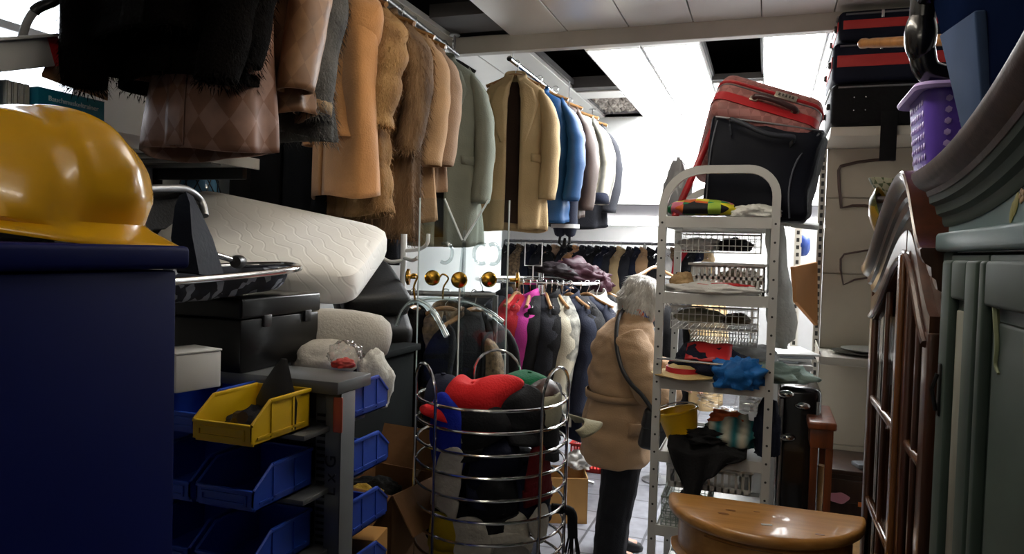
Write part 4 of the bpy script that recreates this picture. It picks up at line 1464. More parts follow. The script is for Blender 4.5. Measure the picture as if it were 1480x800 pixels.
def cap(label, c, rz, tilt, roll_, m, brim_m=None, s=1.0, fl=1.0, crush=.12, seed=0, hole=False, group='caps and hats in the wire basket', patch_m=None, inner=None):
    rot = MX.Rotation(rz, 3, 'Z') @ MX.Rotation(tilt, 3, 'Y') @ MX.Rotation(roll_, 3, 'X')
    t = thing('baseball_cap', label, 'cap', c, rot=rot, group=group)
    off = V((seed * 3.1, seed * 1.7, seed))
    N_ = 32

    def dome(th, u, ins=0):
        a = u * pi / 2
        r = sin(a) ** .8
        p = V((.095 * s * r * cos(th), .078 * s * r * sin(th), .105 * s * fl * cos(a) ** .75))
        d = NZ.noise_vector(p * 9 + off) * crush * .11 * s
        d.z = min(d.z, .01)
        return p * (1 - ins) + d
    rr = [[dome(2 * pi * k / N_, i / 12) for k in range(N_)] for i in range(1, 13)]
    rr += [[dome(2 * pi * k / N_, i / 12, .05) for k in range(N_)] for i in (12, 9, 6, 2)]
    B().loft(rr).build('crown', m, t, local=True, angle=180)
    g = []
    for i in range(5):
        e = i / 4
        row = []
        for j in range(17):
            th = R(-62 + 124 * j / 16)
            base = dome(th, 1.0)
            ext = .060 * s * cos(th * 1.25) ** .7 * e if cos(th * 1.25) > 0 else 0
            row.append(V((base.x * 0.98 + ext, base.y * (1 - .05 * e), base.z - .018 * e - .035 * s * (sin(th) ** 2) * (1 - .2 * e) * .6 * e)))
        g.append(row)
    B().patch(g, .004).build('brim', brim_m or m, t, local=True, angle=180)
    bb = B()
    bb.ball(dome(0, .03), (.008 * s, .008 * s, .004), None, 2)
    bb.build('top_button', m, t, local=True)
    if hole:
        ang = pi
        rows = []
        pts = [dome(pi + x, 1 - .34 * sqrt(max(0, 1 - (x / .42) ** 2))) * 1.012 for x in [(-.42 + .84 * k / 14) for k in range(15)]]
        low = [dome(pi + x, 1.0) * 1.012 for x in [(-.42 + .84 * k / 14) for k in range(15)]]
        B().patch([pts, [a.lerp(c_, .5) for a, c_ in zip(pts, low)], [a.lerp(c_, .86) for a, c_ in zip(pts, low)]], .002).build('back_opening', inner or m_blackplastic, t, local=True, angle=180)
        B().patch([[a.lerp(c_, .84) * 1.015 for a, c_ in zip(pts, low)], [c_ * 1.02 for c_ in low]], .003).build('strap', m, t, local=True, angle=180)
    if patch_m:
        rows = [[dome(th, u) * 1.012 for th in [R(x) for x in range(-24, 25, 8)]] for u in (.55, .68, .8, .92)]
        B().patch(rows, .002).build('front_panel', patch_m, t, local=True, angle=180)
    return t


def beanie(label, c, rot, m, rx, ry, h_, seed=0, name='knitted_hat', cuff=True, group='caps and hats in the wire basket'):
    t = thing(name, label, 'hat', c, rot=rot, group=group)
    N_ = 28
    off = V((seed * 2.3, 0, seed))
    rr = []
    for i in range(1, 13):
        a = i / 12 * pi / 2
        row = []
        for k in range(N_):
            th = 2 * pi * k / N_
            p = V((rx * sin(a) ** .7 * cos(th), ry * sin(a) ** .7 * sin(th), h_ * cos(a)))
            row.append(p + NZ.noise_vector(p * 12 + off) * .014)
        rr.append(row)
    B().loft(rr + [[p * .9 for p in rr[-1]], [p * .85 + V((0, 0, .02)) for p in rr[-3]]]).build('crown', m, t, local=True, angle=180)
    if cuff:
        b = B()
        b.loft([[V((p.x * f, p.y * f, z)) for p in rr[-1]] for f, z in ((.98, .0), (1.07, .0), (1.08, h_ * .14), (1.05, h_ * .26), (.96, h_ * .27))], caps=(False, False))
        b.build('cuff', m, t, local=True, angle=180)
    return t


k_red = cloth('red_cotton', '#c81e22', var=.08)
k_green = cloth('bottle_green_cotton', '#0d5a3a')
k_blue = cloth('royal_blue_cotton', '#14279c', var=.1)
k_black = cloth('cap_black_cotton', '#121317', var=.3)
k_dnavy = cloth('cap_dark_navy', '#12162a', var=.3)
k_brown = mat('brown_hat_leather', '#3a241f', rough=.45, var=.25, bump=.15)
k_white = cloth('white_knit', '#b9b4a8', var=.08, bump=.5, bscale=70)
k_stone = cloth('stone_cotton', '#99957f', var=.06)
k_grey = cloth('grey_denim', '#62646a', var=.2)
k_wine = cloth('deep_red_knit', '#5e0a11', bump=.5, bscale=80)
k_yel = cloth('yellow_cotton', '#b49b1c')
HB = lambda px, py, d: P(px, py, d)
cap('red cotton cap lying on the very top of the basket', HB(698, 578, 2.29), YAW + R(192), R(4), R(-10), k_red, s=1.28, fl=.62, crush=.34, seed=2, hole=True)
cap('bottle green cap behind the red cap on the basket top', HB(760, 566, 2.44), YAW + R(0), R(6), R(-4), k_green, s=1.0, fl=.7, crush=.2, seed=3)
beanie('brown leather hat tucked behind the front handle of the basket', HB(778, 592, 2.34), MX.Rotation(YAW, 3, 'Z') @ MX.Rotation(R(38), 3, 'Y'), k_brown, .075, .08, .10, 4, 'leather_hat')
cap('grey denim cap at the right rim of the basket', HB(803, 588, 2.40), YAW + R(-20), R(0), R(10), k_grey, s=.8, seed=5, crush=.3)
cap('stone coloured cap whose long brim sticks out right of the basket', HB(806, 612, 2.30), YAW + R(2), R(-8), R(8), k_stone, s=.95, seed=6, crush=.15)
cap('royal blue cap with pale stitching at the left front of the basket', HB(648, 622, 2.25), YAW + R(-100), R(55), R(10), k_blue, s=1.05, seed=7, crush=.15)
cap('black cap with a white front panel beside the royal blue cap', HB(700, 628, 2.24), YAW + R(-150), R(15), R(0), k_black, s=1.1, seed=8, crush=.2, patch_m=k_white)
cap('black cap under the red cap in the middle of the top layer', HB(745, 612, 2.30), YAW + R(-60), R(8), R(5), k_black, s=1.1, seed=9, crush=.3)
cap('dark navy cap at the left back of the top layer', HB(640, 596, 2.42), YAW + R(150), R(0), R(0), k_dnavy, s=1.1, seed=10, crush=.3)
cap('black cap right of the middle below the brown hat', HB(775, 640, 2.30), YAW + R(-30), R(10), R(0), k_black, s=1.0, seed=11, crush=.3)
cap('dark navy cap below the white-fronted black cap', HB(710, 668, 2.28), YAW + R(-90), R(30), R(0), k_dnavy, s=1.1, seed=12, crush=.3)
beanie('off-white knitted hat pressed against the left wires', HB(622, 744, 2.18), MX.Rotation(YAW, 3, 'Z') @ MX.Rotation(R(14), 3, 'Y'), k_white, .064, .055, .21, 13)
beanie('deep red knitted hat at the right of the basket', HB(788, 728, 2.22), MX.Rotation(YAW, 3, 'Z') @ MX.Rotation(R(-6), 3, 'Y'), k_wine, .062, .07, .18, 14)
cap('black cap with metal buckle in the middle of the basket', HB(714, 722, 2.27), YAW + R(-100), R(20), R(0), k_black, s=1.1, seed=15, crush=.25, hole=True)
cap('dark navy cap right of the black buckle cap', HB(755, 716, 2.30), YAW + R(-40), R(15), R(0), k_dnavy, s=1.05, seed=16, crush=.25)
cap('black cap left of the black buckle cap above the yellow cap', HB(672, 748, 2.32), YAW + R(-150), R(10), R(0), k_black, s=1.05, seed=17, crush=.25)
beanie('wide off-white knitted hat low in the front of the basket', HB(735, 798, 2.17), MX.Rotation(YAW, 3, 'Z') @ MX.Rotation(R(-30), 3, 'X'), k_white, .085, .06, .12, 18)
beanie('small off-white knitted hat at the lower right wires', HB(788, 772, 2.19), MX.Rotation(YAW, 3, 'Z') @ MX.Rotation(R(50), 3, 'Y'), k_white, .05, .05, .10, 19)
cap('mustard yellow cap low at the left of the basket', HB(632, 796, 2.20), YAW + R(-130), R(5), R(0), k_yel, s=1.0, seed=20, crush=.2)
cap('white cap with flat brim at the bottom front of the basket', HB(676, 806, 2.16), YAW + R(-110), R(35), R(0), k_white, s=1.0, seed=21, crush=.2)
rnd = random.Random(5)
for i in range(14):
    zz = BZ - .10 - .066 * i * .95
    a_ = i * 2.4
    r_ = .08
    cap(f'dark filler cap {["under the red cap", "under the green cap", "beneath the grey denim cap", "behind the royal blue cap", "behind the buckle cap", "behind the white knitted hat", "behind the deep red hat", "deep in the middle of the basket", "deep at the left", "deep at the right", "deep at the back", "near the basket bottom left", "near the basket bottom right", "on the basket bottom grid"][i]}', (BC.x + r_ * cos(a_), BC.y + r_ * sin(a_) + .03, max(.16, zz)), a_ * 1.7, 0, 0, k_black if i % 2 else k_dnavy, s=1.12, seed=40 + i, crush=.3)
# soft hats press against the wires instead of poking through
bpy.context.view_layer.update()
for o in list(COL.objects):
    if o.get('group') == 'caps and hats in the wire basket' and 'very top' not in o['label']:
        mw = ROOTM[o.name]
        mi = mw.inverted()
        for ch in o.children:
            if 'stone coloured' in o['label'] and ch.name.startswith('brim'):
                continue
            for v in ch.data.vertices:
                p = mw @ v.co
                dx, dy = p.x - BC.x, p.y - BC.y
                r = sqrt(dx * dx + dy * dy)
                lim = BR_ - .012
                if r > lim * .86:
                    r2 = lim * .86 + (lim * .14) * (1 - math.exp(-(r - lim * .86) / (lim * .14)))
                    k = r2 / r
                    p = V((BC.x + dx * k, BC.y + dy * k, max(p.z, .15)))
                    v.co = mi @ p
# tassel scarf hanging at the right
t = thing('scarf', 'dark scarf with fringe poking out at the lower right of the basket', 'scarf', P(826, 770, 2.34))
o_ = P(824, 748, 2.34)
B().tube(spline([o_ - CR * .06 + V((0, 0, .03)), o_ + V((0, 0, .02)), o_ + CR * .008 + V((0, 0, -.03)), o_ + CR * .01 + V((0, 0, -.06))], 5), .016, 10).build('wool', k_black, t, angle=180)
bb = B()
for k in range(26):
    a_ = rnd.uniform(0, 6.28)
    s0 = o_ + CR * .01 + V((.012 * cos(a_), .012 * sin(a_), -.055))
    bb.tube([s0, s0 + V((.006 * cos(a_), .006 * sin(a_), -.025)), s0 + V((.012 * cos(a_), .012 * sin(a_), -.05 - rnd.random() * .012))], .002, 5)
bb.build('fringe', k_black, t)

# ---- round clothes rack
RC_ = P(782, 405, 5.05)
RRZ = RC_.z
RCX = V((RC_.x, RC_.y, 0))
t = thing('round_clothes_rack', 'chrome round clothes rack in the middle of the shop', 'clothes rack', RCX)
RR = .44
B().tube([RCX + V((RR * cos(2 * pi * q / 48), RR * sin(2 * pi * q / 48), RRZ)) for q in range(48)], .012, 8, closed=True).build('ring', m_hook, t)
B().tube([RCX, RCX + V((0, 0, RRZ + .05))], .018, 12).build('column', m_hook, t)
for k in range(4):
    a_ = k * pi / 2 + .3
    d_ = V((cos(a_), sin(a_), 0))
    B().tube([RCX + V((0, 0, RRZ)), RCX + d_ * RR + V((0, 0, RRZ))], .009, 8).build('spoke', m_hook, t)
    B().tube([RCX + V((0, 0, .10)), RCX + d_ * .4 + V((0, 0, .02))], .014, 8).build('foot', m_hook, t)
toc = atan2(-RC_.y, -RC_.x)
c_floral = mat('grey_floral_cloth', '#a9a79c', rough=.9, col2='#3a3c3a', scale=16, bump=.2)
c_cream = cloth('cream_wool', '#b9b3a0')
c_pink = cloth('magenta_nylon', '#b8388f', rough=.6)
c_white = cloth('white_nylon', '#c9c8c4', rough=.6)
c_redn = cloth('red_nylon', '#a81f2a', rough=.6, var=.2)
c_maroon = cloth('maroon_nylon', '#331722', rough=.5, var=.4)
jk = [(-32, c_black2, 'charcoal jacket farthest left on the round rack'), (-20, c_redn, 'bright red jacket at the left of the round rack'), (-14, c_redn, 'red jacket touching the magenta one on the round rack'), (-8.5, c_pink, 'magenta jacket on the round rack'),
      (-3, c_black, 'black jacket right of the magenta one on the round rack'), (4, c_black2, 'charcoal quilted jacket fourth right of the red ones'), (9, c_black, 'long black coat in the middle of the round rack'), (13, c_cream, 'cream jacket on the round rack'), (18, c_floral, 'grey floral coat on the round rack'),
      (25, c_navy, 'navy coat right of the floral coat'), (34, c_black, 'black coat second right of the floral coat'), (42, c_navy, 'navy jacket third right of the floral coat'), (56, c_white, 'white jacket at the right of the round rack behind the woman'), (72, c_black, 'black jacket farthest right on the round rack'), (100, c_black2, 'charcoal jacket at the far right back of the round rack'), (150, c_navy, 'navy jacket at the back of the round rack'), (-60, c_black, 'black jacket at the left back of the round rack')]
for i, (an, m_, lab) in enumerate(jk):
    a_ = toc + R(an)
    coat('jacket', lab, 'jacket', RCX + V((RR * cos(a_), RR * sin(a_), RRZ)), a_ + R(8 * sin(i * 3)), m_, W=.42, L=.95 - .1 * (i % 3), T=.052 if abs(an) < 22 else .075, sl=.58, group='jackets on the round rack', seed=60 + i, arm=.01, lowres=(abs(an) > 80), quilt=.09 if 'quilted' in lab else 0, collar=i % 3 == 0, hang='wood' if i % 2 else 'wire')
# pile of maroon jackets on top of the rack
t = thing('jacket_pile', 'dark maroon jacket thrown over the top of the round rack', 'jacket', P(835, 405, 4.95))
heap('body', c_maroon, P(838, 398, 4.95), (.20, .14, .10), 21, .4, MX.Rotation(YAW, 3, 'Z') @ MX.Rotation(R(14), 3, 'Y'), parent=t, freq=2.6)
heap('sleeve', cloth('black_maroon_lining', '#1d1519', rough=.6, var=.4), P(805, 392, 4.88), (.17, .09, .055), 22, .35, MX.Rotation(YAW, 3, 'Z') @ MX.Rotation(R(8), 3, 'Y'), parent=t)
heap('hood', c_maroon, P(868, 412, 4.88), (.07, .07, .09), 23, .35, parent=t)
# wire sign holder
t = thing('sign_holder', 'empty white wire sign holder standing on the round rack', 'sign holder', P(772, 400, 4.8))
o_ = P(771, 367, 4.8)
w_, h_ = .055, .075
B().tube([o_ + CR * sx * w_ + V((0, 0, sz * h_)) for sx, sz in ((-1, -1), (1, -1), (1, 1), (-1, 1))], .004, 6, closed=True).build('frame', m_white_plastic, t)
B().tube([o_ + V((0, 0, -h_)), V((o_.x, o_.y, RRZ))], .004, 6).build('stem', m_white_plastic, t)

# ---- far rail of jackets along the back
BY = 8.15
pa, pb = PY(730, 348, BY), PY(1030, 354, BY)
BRZ = PY(845, 350, BY).z
rail('clothes_rail', 'long dark steel rail of small jackets along the back of the shop', (pa.x, BY, BRZ), (pb.x, BY, BRZ), .017, m_steel, posts=[(pa.x, BY, BRZ), (PY(932, 350, BY).x, BY, BRZ), (pb.x, BY, BRZ)])
cols = [c_black, c_black2, c_tweed, c_black2, c_navy, c_black2, c_black, c_suede2, c_black2, c_black, c_camel, c_black2, c_black2, c_black, c_navy, c_black2, c_beige, c_black2, c_navy, c_suede, c_black, c_black2, c_white, c_tweed, c_redn, c_black, c_navy, c_beige]
nm = {'camel_wool': 'camel', 'black_wool': 'black', 'charcoal_wool': 'charcoal', 'brown_tweed': 'brown tweed', 'navy_cloth': 'navy', 'rosy_tan_suede': 'rosy tan', 'beige_gabardine': 'beige', 'tan_suede': 'tan', 'white_nylon': 'white', 'red_nylon': 'red'}
ord2 = ['first', 'second', 'third', 'fourth', 'fifth', 'sixth', 'seventh', 'eighth', 'ninth', 'tenth', 'eleventh', 'twelfth', 'thirteenth', 'fourteenth', 'fifteenth', 'sixteenth', 'seventeenth', 'eighteenth', 'nineteenth', 'twentieth', 'twenty-first', 'twenty-second', 'twenty-third', 'twenty-fourth', 'twenty-fifth', 'twenty-sixth', 'twenty-seventh', 'twenty-eighth']
rnd = random.Random(11)
for i, m_ in enumerate(cols):
    u = (i + .5 + rnd.uniform(-.2, .2)) / len(cols)
    coat('jacket', f'{nm[m_.name]} jacket, {ord2[i]} from the left on the far back rail', 'jacket', (lerp(pa.x, pb.x, u), BY, BRZ), R(82 + rnd.uniform(-25, 12)), m_, W=rnd.uniform(.36, .46), L=rnd.uniform(.7, .95), T=rnd.uniform(.045, .065), sl=.55, group='jackets on the far back rail', seed=90 + i, lowres=True, hang='wire', arm=rnd.uniform(0, .04), hlabel=f'wire hanger of the {ord2[i]} jacket from the left on the far back rail')
# ================================================================== the customer
WO = PZ(880, 803, 0)
WS = -CF                           # towards the camera


def wp(u, s, z):
    return WO + CR * u + WS * s + V((0, 0, z))


def remeshed(b, name, m, parent, voxel, smooth_it=4, label=None, wr=None):
    o = b.build(name, m, parent, angle=180)
    md = o.modifiers.new('r', 'REMESH')
    md.mode = 'VOXEL'
    md.voxel_size = voxel
    md2 = o.modifiers.new('s', 'SMOOTH')
    md2.factor = .5
    md2.iterations = smooth_it
    dg = bpy.context.evaluated_depsgraph_get()
    me = bpy.data.meshes.new_from_object(o.evaluated_get(dg))
    o.modifiers.clear()
    old = o.data
    o.data = me
    bpy.data.meshes.remove(old)
    me.materials.clear()
    me.materials.append(m)
    if wr:
        nn = [(v.co.copy(), v.normal.copy()) for v in me.vertices]
        for v, (c, n_) in zip(me.vertices, nn):
            v.co = c + n_ * wr(c + V((0, 0, 0)))
    for p in me.polygons:
        p.use_smooth = True
    return o


woman = thing('person', 'woman with grey bobbed hair in a tan jacket and black trousers, bending over the trolley', 'person', WO)
m_skin = mat('skin', '#b98a72', rough=.55, var=.06, scale=20)
b = B()


def limb(pts, seg=14):
    ps = [wp(*p[:3]) for p in pts]
    ps2 = spline(ps, 5)
    rs = []
    for i in range(len(pts) - 1):
        for k in range(5):
            rs.append(lerp(pts[i][3], pts[i + 1][3], k / 5))
    rs.append(pts[-1][3])
    b.tube(ps2, rs, seg)


def torso_ring(u, z, hu, hs, n_=28):
    return [wp(u + hu * cos(2 * pi * k / n_), hs * sin(2 * pi * k / n_), z) for k in range(n_)]


b.loft([torso_ring(.03, .70, .10, .15), torso_ring(.03, .80, .12, .165), torso_ring(.04, .92, .10, .14), torso_ring(.04, 1.05, .105, .15), torso_ring(.05, 1.16, .095, .16), torso_ring(.07, 1.23, .06, .11), torso_ring(.085, 1.27, .045, .05)])
limb([(.03, .085, .80, .095), (.035, .085, .62, .082), (.02, .085, .42, .058), (-.01, .085, .28, .055), (-.03, .085, .09, .038)])
limb([(.05, -.085, .80, .095), (.06, -.085, .62, .082), (.05, -.085, .42, .058), (.03, -.085, .28, .055), (.02, -.085, .09, .038)])
for u0, s0 in ((-.03, .085), (.02, -.085)):
    limb([(u0 - .03, s0, .045, .034), (u0 + .05, s0, .04, .036), (u0 + .14, s0, .028, .026)])
limb([(.075, 0, 1.22, .05), (.10, 0, 1.28, .048), (.12, 0, 1.32, .05)])
# head
HC = (.135, 0, 1.352)
hu = V((.42, 0, .907))
hf = V((.907, 0, -.42))


def hp(f, s, up):
    q = V(HC) + hf * f + hu * up
    return wp(q.x, s, q.z)


ROT_H = MX((CR * hf.x + V((0, 0, hf.z)), WS, CR * hu.x + V((0, 0, hu.z)))).transposed()
b.ball(hp(-.005, 0, .025), (.098, .075, .092), ROT_H, 3)
b.ball(hp(.03, 0, -.03), (.062, .058, .080), ROT_H, 3)
b.ball(hp(.062, 0, -.085), (.028, .030, .026), ROT_H, 3)
b.tube([hp(.085, 0, .005), hp(.102, 0, -.022), hp(.112, 0, -.040), hp(.092, 0, -.05)], [.009, .011, .014, .010], 10)
b.ball(hp(.083, 0, -.066), (.014, .024, .008), ROT_H, 2)
b.ball(hp(.080, 0, -.076), (.013, .020, .007), ROT_H, 2)
b.ball(hp(.080, 0, .018), (.014, .05, .010), ROT_H, 2)
for s in (-1, 1):
    b.ball(hp(.055, s * .036, -.035), (.025, .02, .022), ROT_H, 2)
    b.ball(hp(-.015, s * .074, -.015), (.018, .009, .030), ROT_H, 2)
# arms
limb([(.05, .15, 1.17, .055), (.08, .20, 1.08, .05), (.15, .225, .93, .043), (.20, .20, .905, .038), (.275, .15, .93, .026), (.295, .14, .935, .024)])
limb([(.07, -.15, 1.17, .055), (.12, -.19, 1.08, .05), (.20, -.20, .97, .043), (.26, -.16, .97, .036), (.33, -.10, 1.0, .026), (.35, -.09, 1.0, .024)])
# hands with fingers
for (hx, hs_, hz, dz) in ((.30, .135, .935, .0), (.355, -.085, 1.0, .0)):
    b.ball(wp(hx + .03, hs_, hz), (.042, .034, .015), MX.Rotation(YAW, 3, 'Z'), 2)
    for k, (off_, ln) in enumerate(((-.027, .060), (-.009, .072), (.009, .068), (.026, .052))):
        p0 = wp(hx + .062, hs_ + off_, hz)
        b.tube([p0, p0 + CR * ln * .45 + V((0, 0, -.004)), p0 + CR * ln * .8 + V((0, 0, -.018)), p0 + CR * ln * .95 + V((0, 0, -.034))], [.0085, .008, .0075, .0065], 8)
    p0 = wp(hx + .015, hs_ + .030, hz)
    b.tube([p0, p0 + CR * .022 + WS * .018 + V((0, 0, -.006)), p0 + CR * .048 + WS * .022 + V((0, 0, -.018))], [.011, .0095, .007], 8)
remeshed(b, 'body', m_skin, woman, .0055, 3)
# eyes
for s in (-1, 1):
    B().ball(hp(.078, s * .030, -.004), (.011, .012, .009), ROT_H, 2).build('eye', mat('eye_white', '#d8d4cf', rough=.2), woman)
# hair
m_hair = mat('grey_hair', '#c9c5bb', rough=.55, col2='#98938a', scale=26, stretch=(1, 1, .3), bump=.4, bscale=90)
b = B()
b.ball(hp(-.012, 0, .035), (.116, .098, .098), ROT_H, 4)
b.ball(hp(-.055, 0, -.02), (.075, .095, .085), ROT_H, 3)
for s in (-1, 1):
    b.ball(hp(-.005, s * .070, -.012), (.068, .030, .065), ROT_H, 3)
b.ball(hp(.055, 0, .075), (.055, .075, .038), ROT_H, 3)
hair = remeshed(b, 'hair', m_hair, woman, .007, 5, wr=lambda c: .014 * NZ.noise(c * 16) + .007 * NZ.noise(c * 40))
b = B()
rnd = random.Random(4)
WL = ROOTM[woman.name].translation
pts = [(v.co + WL, v.normal.copy()) for v in hair.data.vertices]
hcw = hp(0, 0, .05)
for _ in range(2600):
    p, n_ = rnd.choice(pts)
    crown = hp(-.03, 0, .125)
    d_ = (p - crown)
    d_ = d_ - n_ * d_.dot(n_)
    d_ = d_.normalized() if d_.length > 1e-5 else V((0, 0, -1))
    d_ = (d_ + V((0, 0, -.35)) + NZ.noise_vector(p * 22) * .9).normalized()
    L = rnd.uniform(.025, .055)
    sd = d_.cross(n_).normalized() * .0016
    q1 = p + n_ * .004
    q2 = q1 + d_ * L * .6 + n_ * .004
    q3 = q1 + d_ * L + n_ * rnd.uniform(-.004, .008)
    v1, v2, v3, v4, v5 = [b.bm.verts.new(x) for x in (q1 - sd, q1 + sd, q2 + sd * .8, q2 - sd * .8, q3)]
    b.bm.faces.new((v1, v2, v3, v4))
    b.bm.faces.new((v4, v3, v5))
b.build('hair_strands', m_hair, woman, angle=180)

# trousers
m_trou = cloth('black_trouser_cloth', '#17171b', var=.2)
b = B()
b.loft([torso_ring(.045, .50, .125, .175), torso_ring(.045, .66, .13, .18), torso_ring(.045, .78, .13, .175), torso_ring(.04, .90, .12, .16)])
limb([(.045, .085, .62, .108), (.035, .085, .45, .098), (.01, .085, .28, .09), (-.005, .085, .12, .086), (-.008, .085, .035, .088)])
limb([(.055, -.085, .62, .108), (.05, -.085, .45, .098), (.035, -.085, .28, .09), (.03, -.085, .12, .086), (.028, -.085, .035, .088)])
remeshed(b, 'trousers', m_trou, woman, .009, 3, wr=lambda c: .007 * NZ.noise(V((c.x * 9, c.y * 9, c.z * 4))) + .004 * NZ.noise(c * 22))
for u0, s0 in ((-.02, .085), (.025, -.085)):
    b = B()
    b.loft([[wp(u0 + cu + ru * cos(2 * pi * k / 20), s0 + rs * sin(2 * pi * k / 20), z) for k in range(20)] for cu, ru, rs, z in ((.045, .125, .043, .0), (.045, .128, .046, .018), (.04, .118, .044, .04), (.0, .07, .042, .07), (-.02, .05, .04, .09))])
    b.build('shoe', mat('black_shoe_leather', '#141414', rough=.4), woman, angle=180)

# jacket
m_jack = cloth('tan_jacket_cotton', '#9b7e60', var=.06, rough=.75)
b = B()
jr = [(.52, .012, .165, .235), (.535, .012, .178, .245), (.62, .015, .182, .24), (.75, .022, .178, .23), (.845, .03, .165, .212), (.875, .03, .158, .205), (.90, .03, .17, .215), (1.0, .035, .17, .22), (1.1, .04, .163, .225), (1.18, .05, .145, .215), (1.235, .07, .11, .165), (1.27, .085, .08, .10), (1.30, .095, .07, .075)]
b.loft([torso_ring(u, z, a_, c_, 36) for z, u, a_, c_ in jr])
limb([(.045, .16, 1.175, .092), (.075, .215, 1.09, .088), (.14, .245, .945, .082), (.185, .225, .900, .076), (.25, .18, .915, .062), (.268, .165, .922, .060)], 18)
limb([(.065, -.16, 1.175, .090), (.12, -.205, 1.09, .086), (.20, -.215, .98, .078), (.25, -.18, .97, .066), (.315, -.12, .99, .056)], 18)


def wrin(c):
    z = c.z
    w_ = .016 * NZ.noise(V((c.x * 7, c.y * 7, c.z * 13))) + .006 * NZ.noise(V((c.x * 16, c.y * 16, c.z * 26 + 3)))
    w_ += .004 * (1 - abs(NZ.noise(V((c.x * 6 + 5, c.y * 6, c.z * 9)))) * 4)
    return w_


remeshed(b, 'jacket', m_jack, woman, .0095, 4, wr=wrin)
b = B()
b.loft([torso_ring(.03, z, a_, c_, 40) for z, a_, c_ in ((.858, .176, .222), (.852, .181, .227), (.884, .182, .228), (.888, .174, .22))], caps=(False, False))
b.build('waist_band', m_jack, woman, angle=180)
b = B()
b.loft([[wp(uu + .01 + a_ * cos(2 * pi * k / 28), c_ * sin(2 * pi * k / 28), z - .02 * cos(2 * pi * k / 28)) for k in range(28)] for uu, a_, c_, z in ((.080, .088, .108, 1.245), (.083, .080, .09, 1.283), (.085, .086, .098, 1.288), (.083, .102, .125, 1.24))], caps=(False, False))
b.build('collar', m_jack, woman, angle=180)
b = B()
b.loft([[wp(.085 + .015 + a_ * cos(2 * pi * k / 28), c_ * sin(2 * pi * k / 28), z - .03 * cos(2 * pi * k / 28)) for k in range(28)] for a_, c_, z in ((.06, .062, 1.275), (.084, .088, 1.285), (.090, .094, 1.31), (.078, .08, 1.335), (.058, .058, 1.33))], caps=(False, False))
b.wobble(.008, 22, 3)
b.build('scarf', pattern('blue_orange_scarf', 'cells', ['#1d5fae', '#c8542a', '#6fb1c0', '#1d3f8e'], scale=26, uv=False, extra=1.0), woman, angle=180)
# pocket flap on the near side
rows = [[wp(.0 + .03 * 0 + .17 * cos(a_) * 1.06 + .02, .232 * sin(a_) * 1.05, z + .02 * (a_ - 1.2)) for a_ in [.75 + .7 * k / 8 for k in range(9)]] for z in (.76, .735, .70)]
B().patch(rows, .008).build('pocket_flap', m_jack, woman, angle=180)

# shoulder bag
m_bag = mat('black_bag_leather', '#121214', rough=.4, var=.2, bump=.1)
t = thing('shoulder_bag', 'black shoulder bag with thin strap across the tan jacket', 'bag', wp(.20, .16, .62))
stp = [wp(.06, .02, 1.335), wp(.01, .09, 1.30), wp(-.02, .16, 1.245), wp(-.03, .235, 1.15), wp(-.01, .29, 1.05), wp(.03, .315, .98), wp(.09, .325, .92), wp(.15, .32, .84)]
b = B()
sp = spline(stp, 6)
rows = []
for i, p in enumerate(sp):
    tn = (sp[min(i + 1, len(sp) - 1)] - sp[max(i - 1, 0)]).normalized()
    out = (p - wp(.05, 0, p.z))
    sd = tn.cross(out).normalized() * .010
    rows.append([p - sd, p, p + sd])
B().patch(rows, .006).build('strap', m_bag, t, angle=180)
rotb = MX((CR, WS, V((0, 0, 1)))).transposed() @ MX.Rotation(R(12), 3, 'Y')
B().box(wp(.185, .275, .745), (.17, .07, .21), rotb, .025, 4).build('body', m_bag, t, angle=180)
B().box(wp(.187, .29, .79), (.174, .06, .10), rotb, .02, 4).build('flap', m_bag, t, angle=180)
# ================================================================== trolley
m_trol = mat('pale_grey_trolley_enamel', '#b6b6b2', rough=.42, var=.06)
m_hole = mat('punched_hole_dark', '#2a2a2a', rough=.8)
m_wire = mat('white_coated_wire', '#c8c8c4', rough=.4, var=.04)
TX0, TX1, TY0, TY1 = -.386, .023, 2.88, 3.42
TZ = [1.736, 1.446, 1.117, .834, .546, .25]
TTOP = 1.925
t = thing('trolley', 'tall pale grey shelf trolley with rounded top handle loaded with textiles', 'trolley', ((TX0 + TX1) / 2, (TY0 + TY1) / 2, 0))
PWD = .030


def bow(y, x0, x1, top):
    """a flat perforated strip bent over the top"""
    rr = .15
    path = [V((x0, 0, .08)), V((x0, 0, top - rr))]
    for k in range(1, 8):
        a = pi - k * (pi / 2) / 8
        path.append(V((x0 + rr + rr * cos(a), 0, top - rr + rr * sin(a))))
    path += [V((x0 + rr, 0, top)), V((x1 - .10, 0, top))]
    r2 = .10
    for k in range(1, 8):
        a = pi / 2 - k * (pi / 2) / 8
        path.append(V((x1 - r2 + r2 * cos(a), 0, top - r2 + r2 * sin(a))))
    path += [V((x1, 0, top - r2)), V((x1, 0, .08))]
    rings = []
    for i, p in enumerate(path):
        tn = (path[min(i + 1, len(path) - 1)] - path[max(i - 1, 0)]).normalized()
        nn = V((-tn.z, 0, tn.x))
        rings.append([V((p.x, y + dy, p.z)) + nn * s for dy, s in ((-.012, -PWD / 2), (-.012, PWD / 2), (.012, PWD / 2), (.012, -PWD / 2))])
    return rings, path


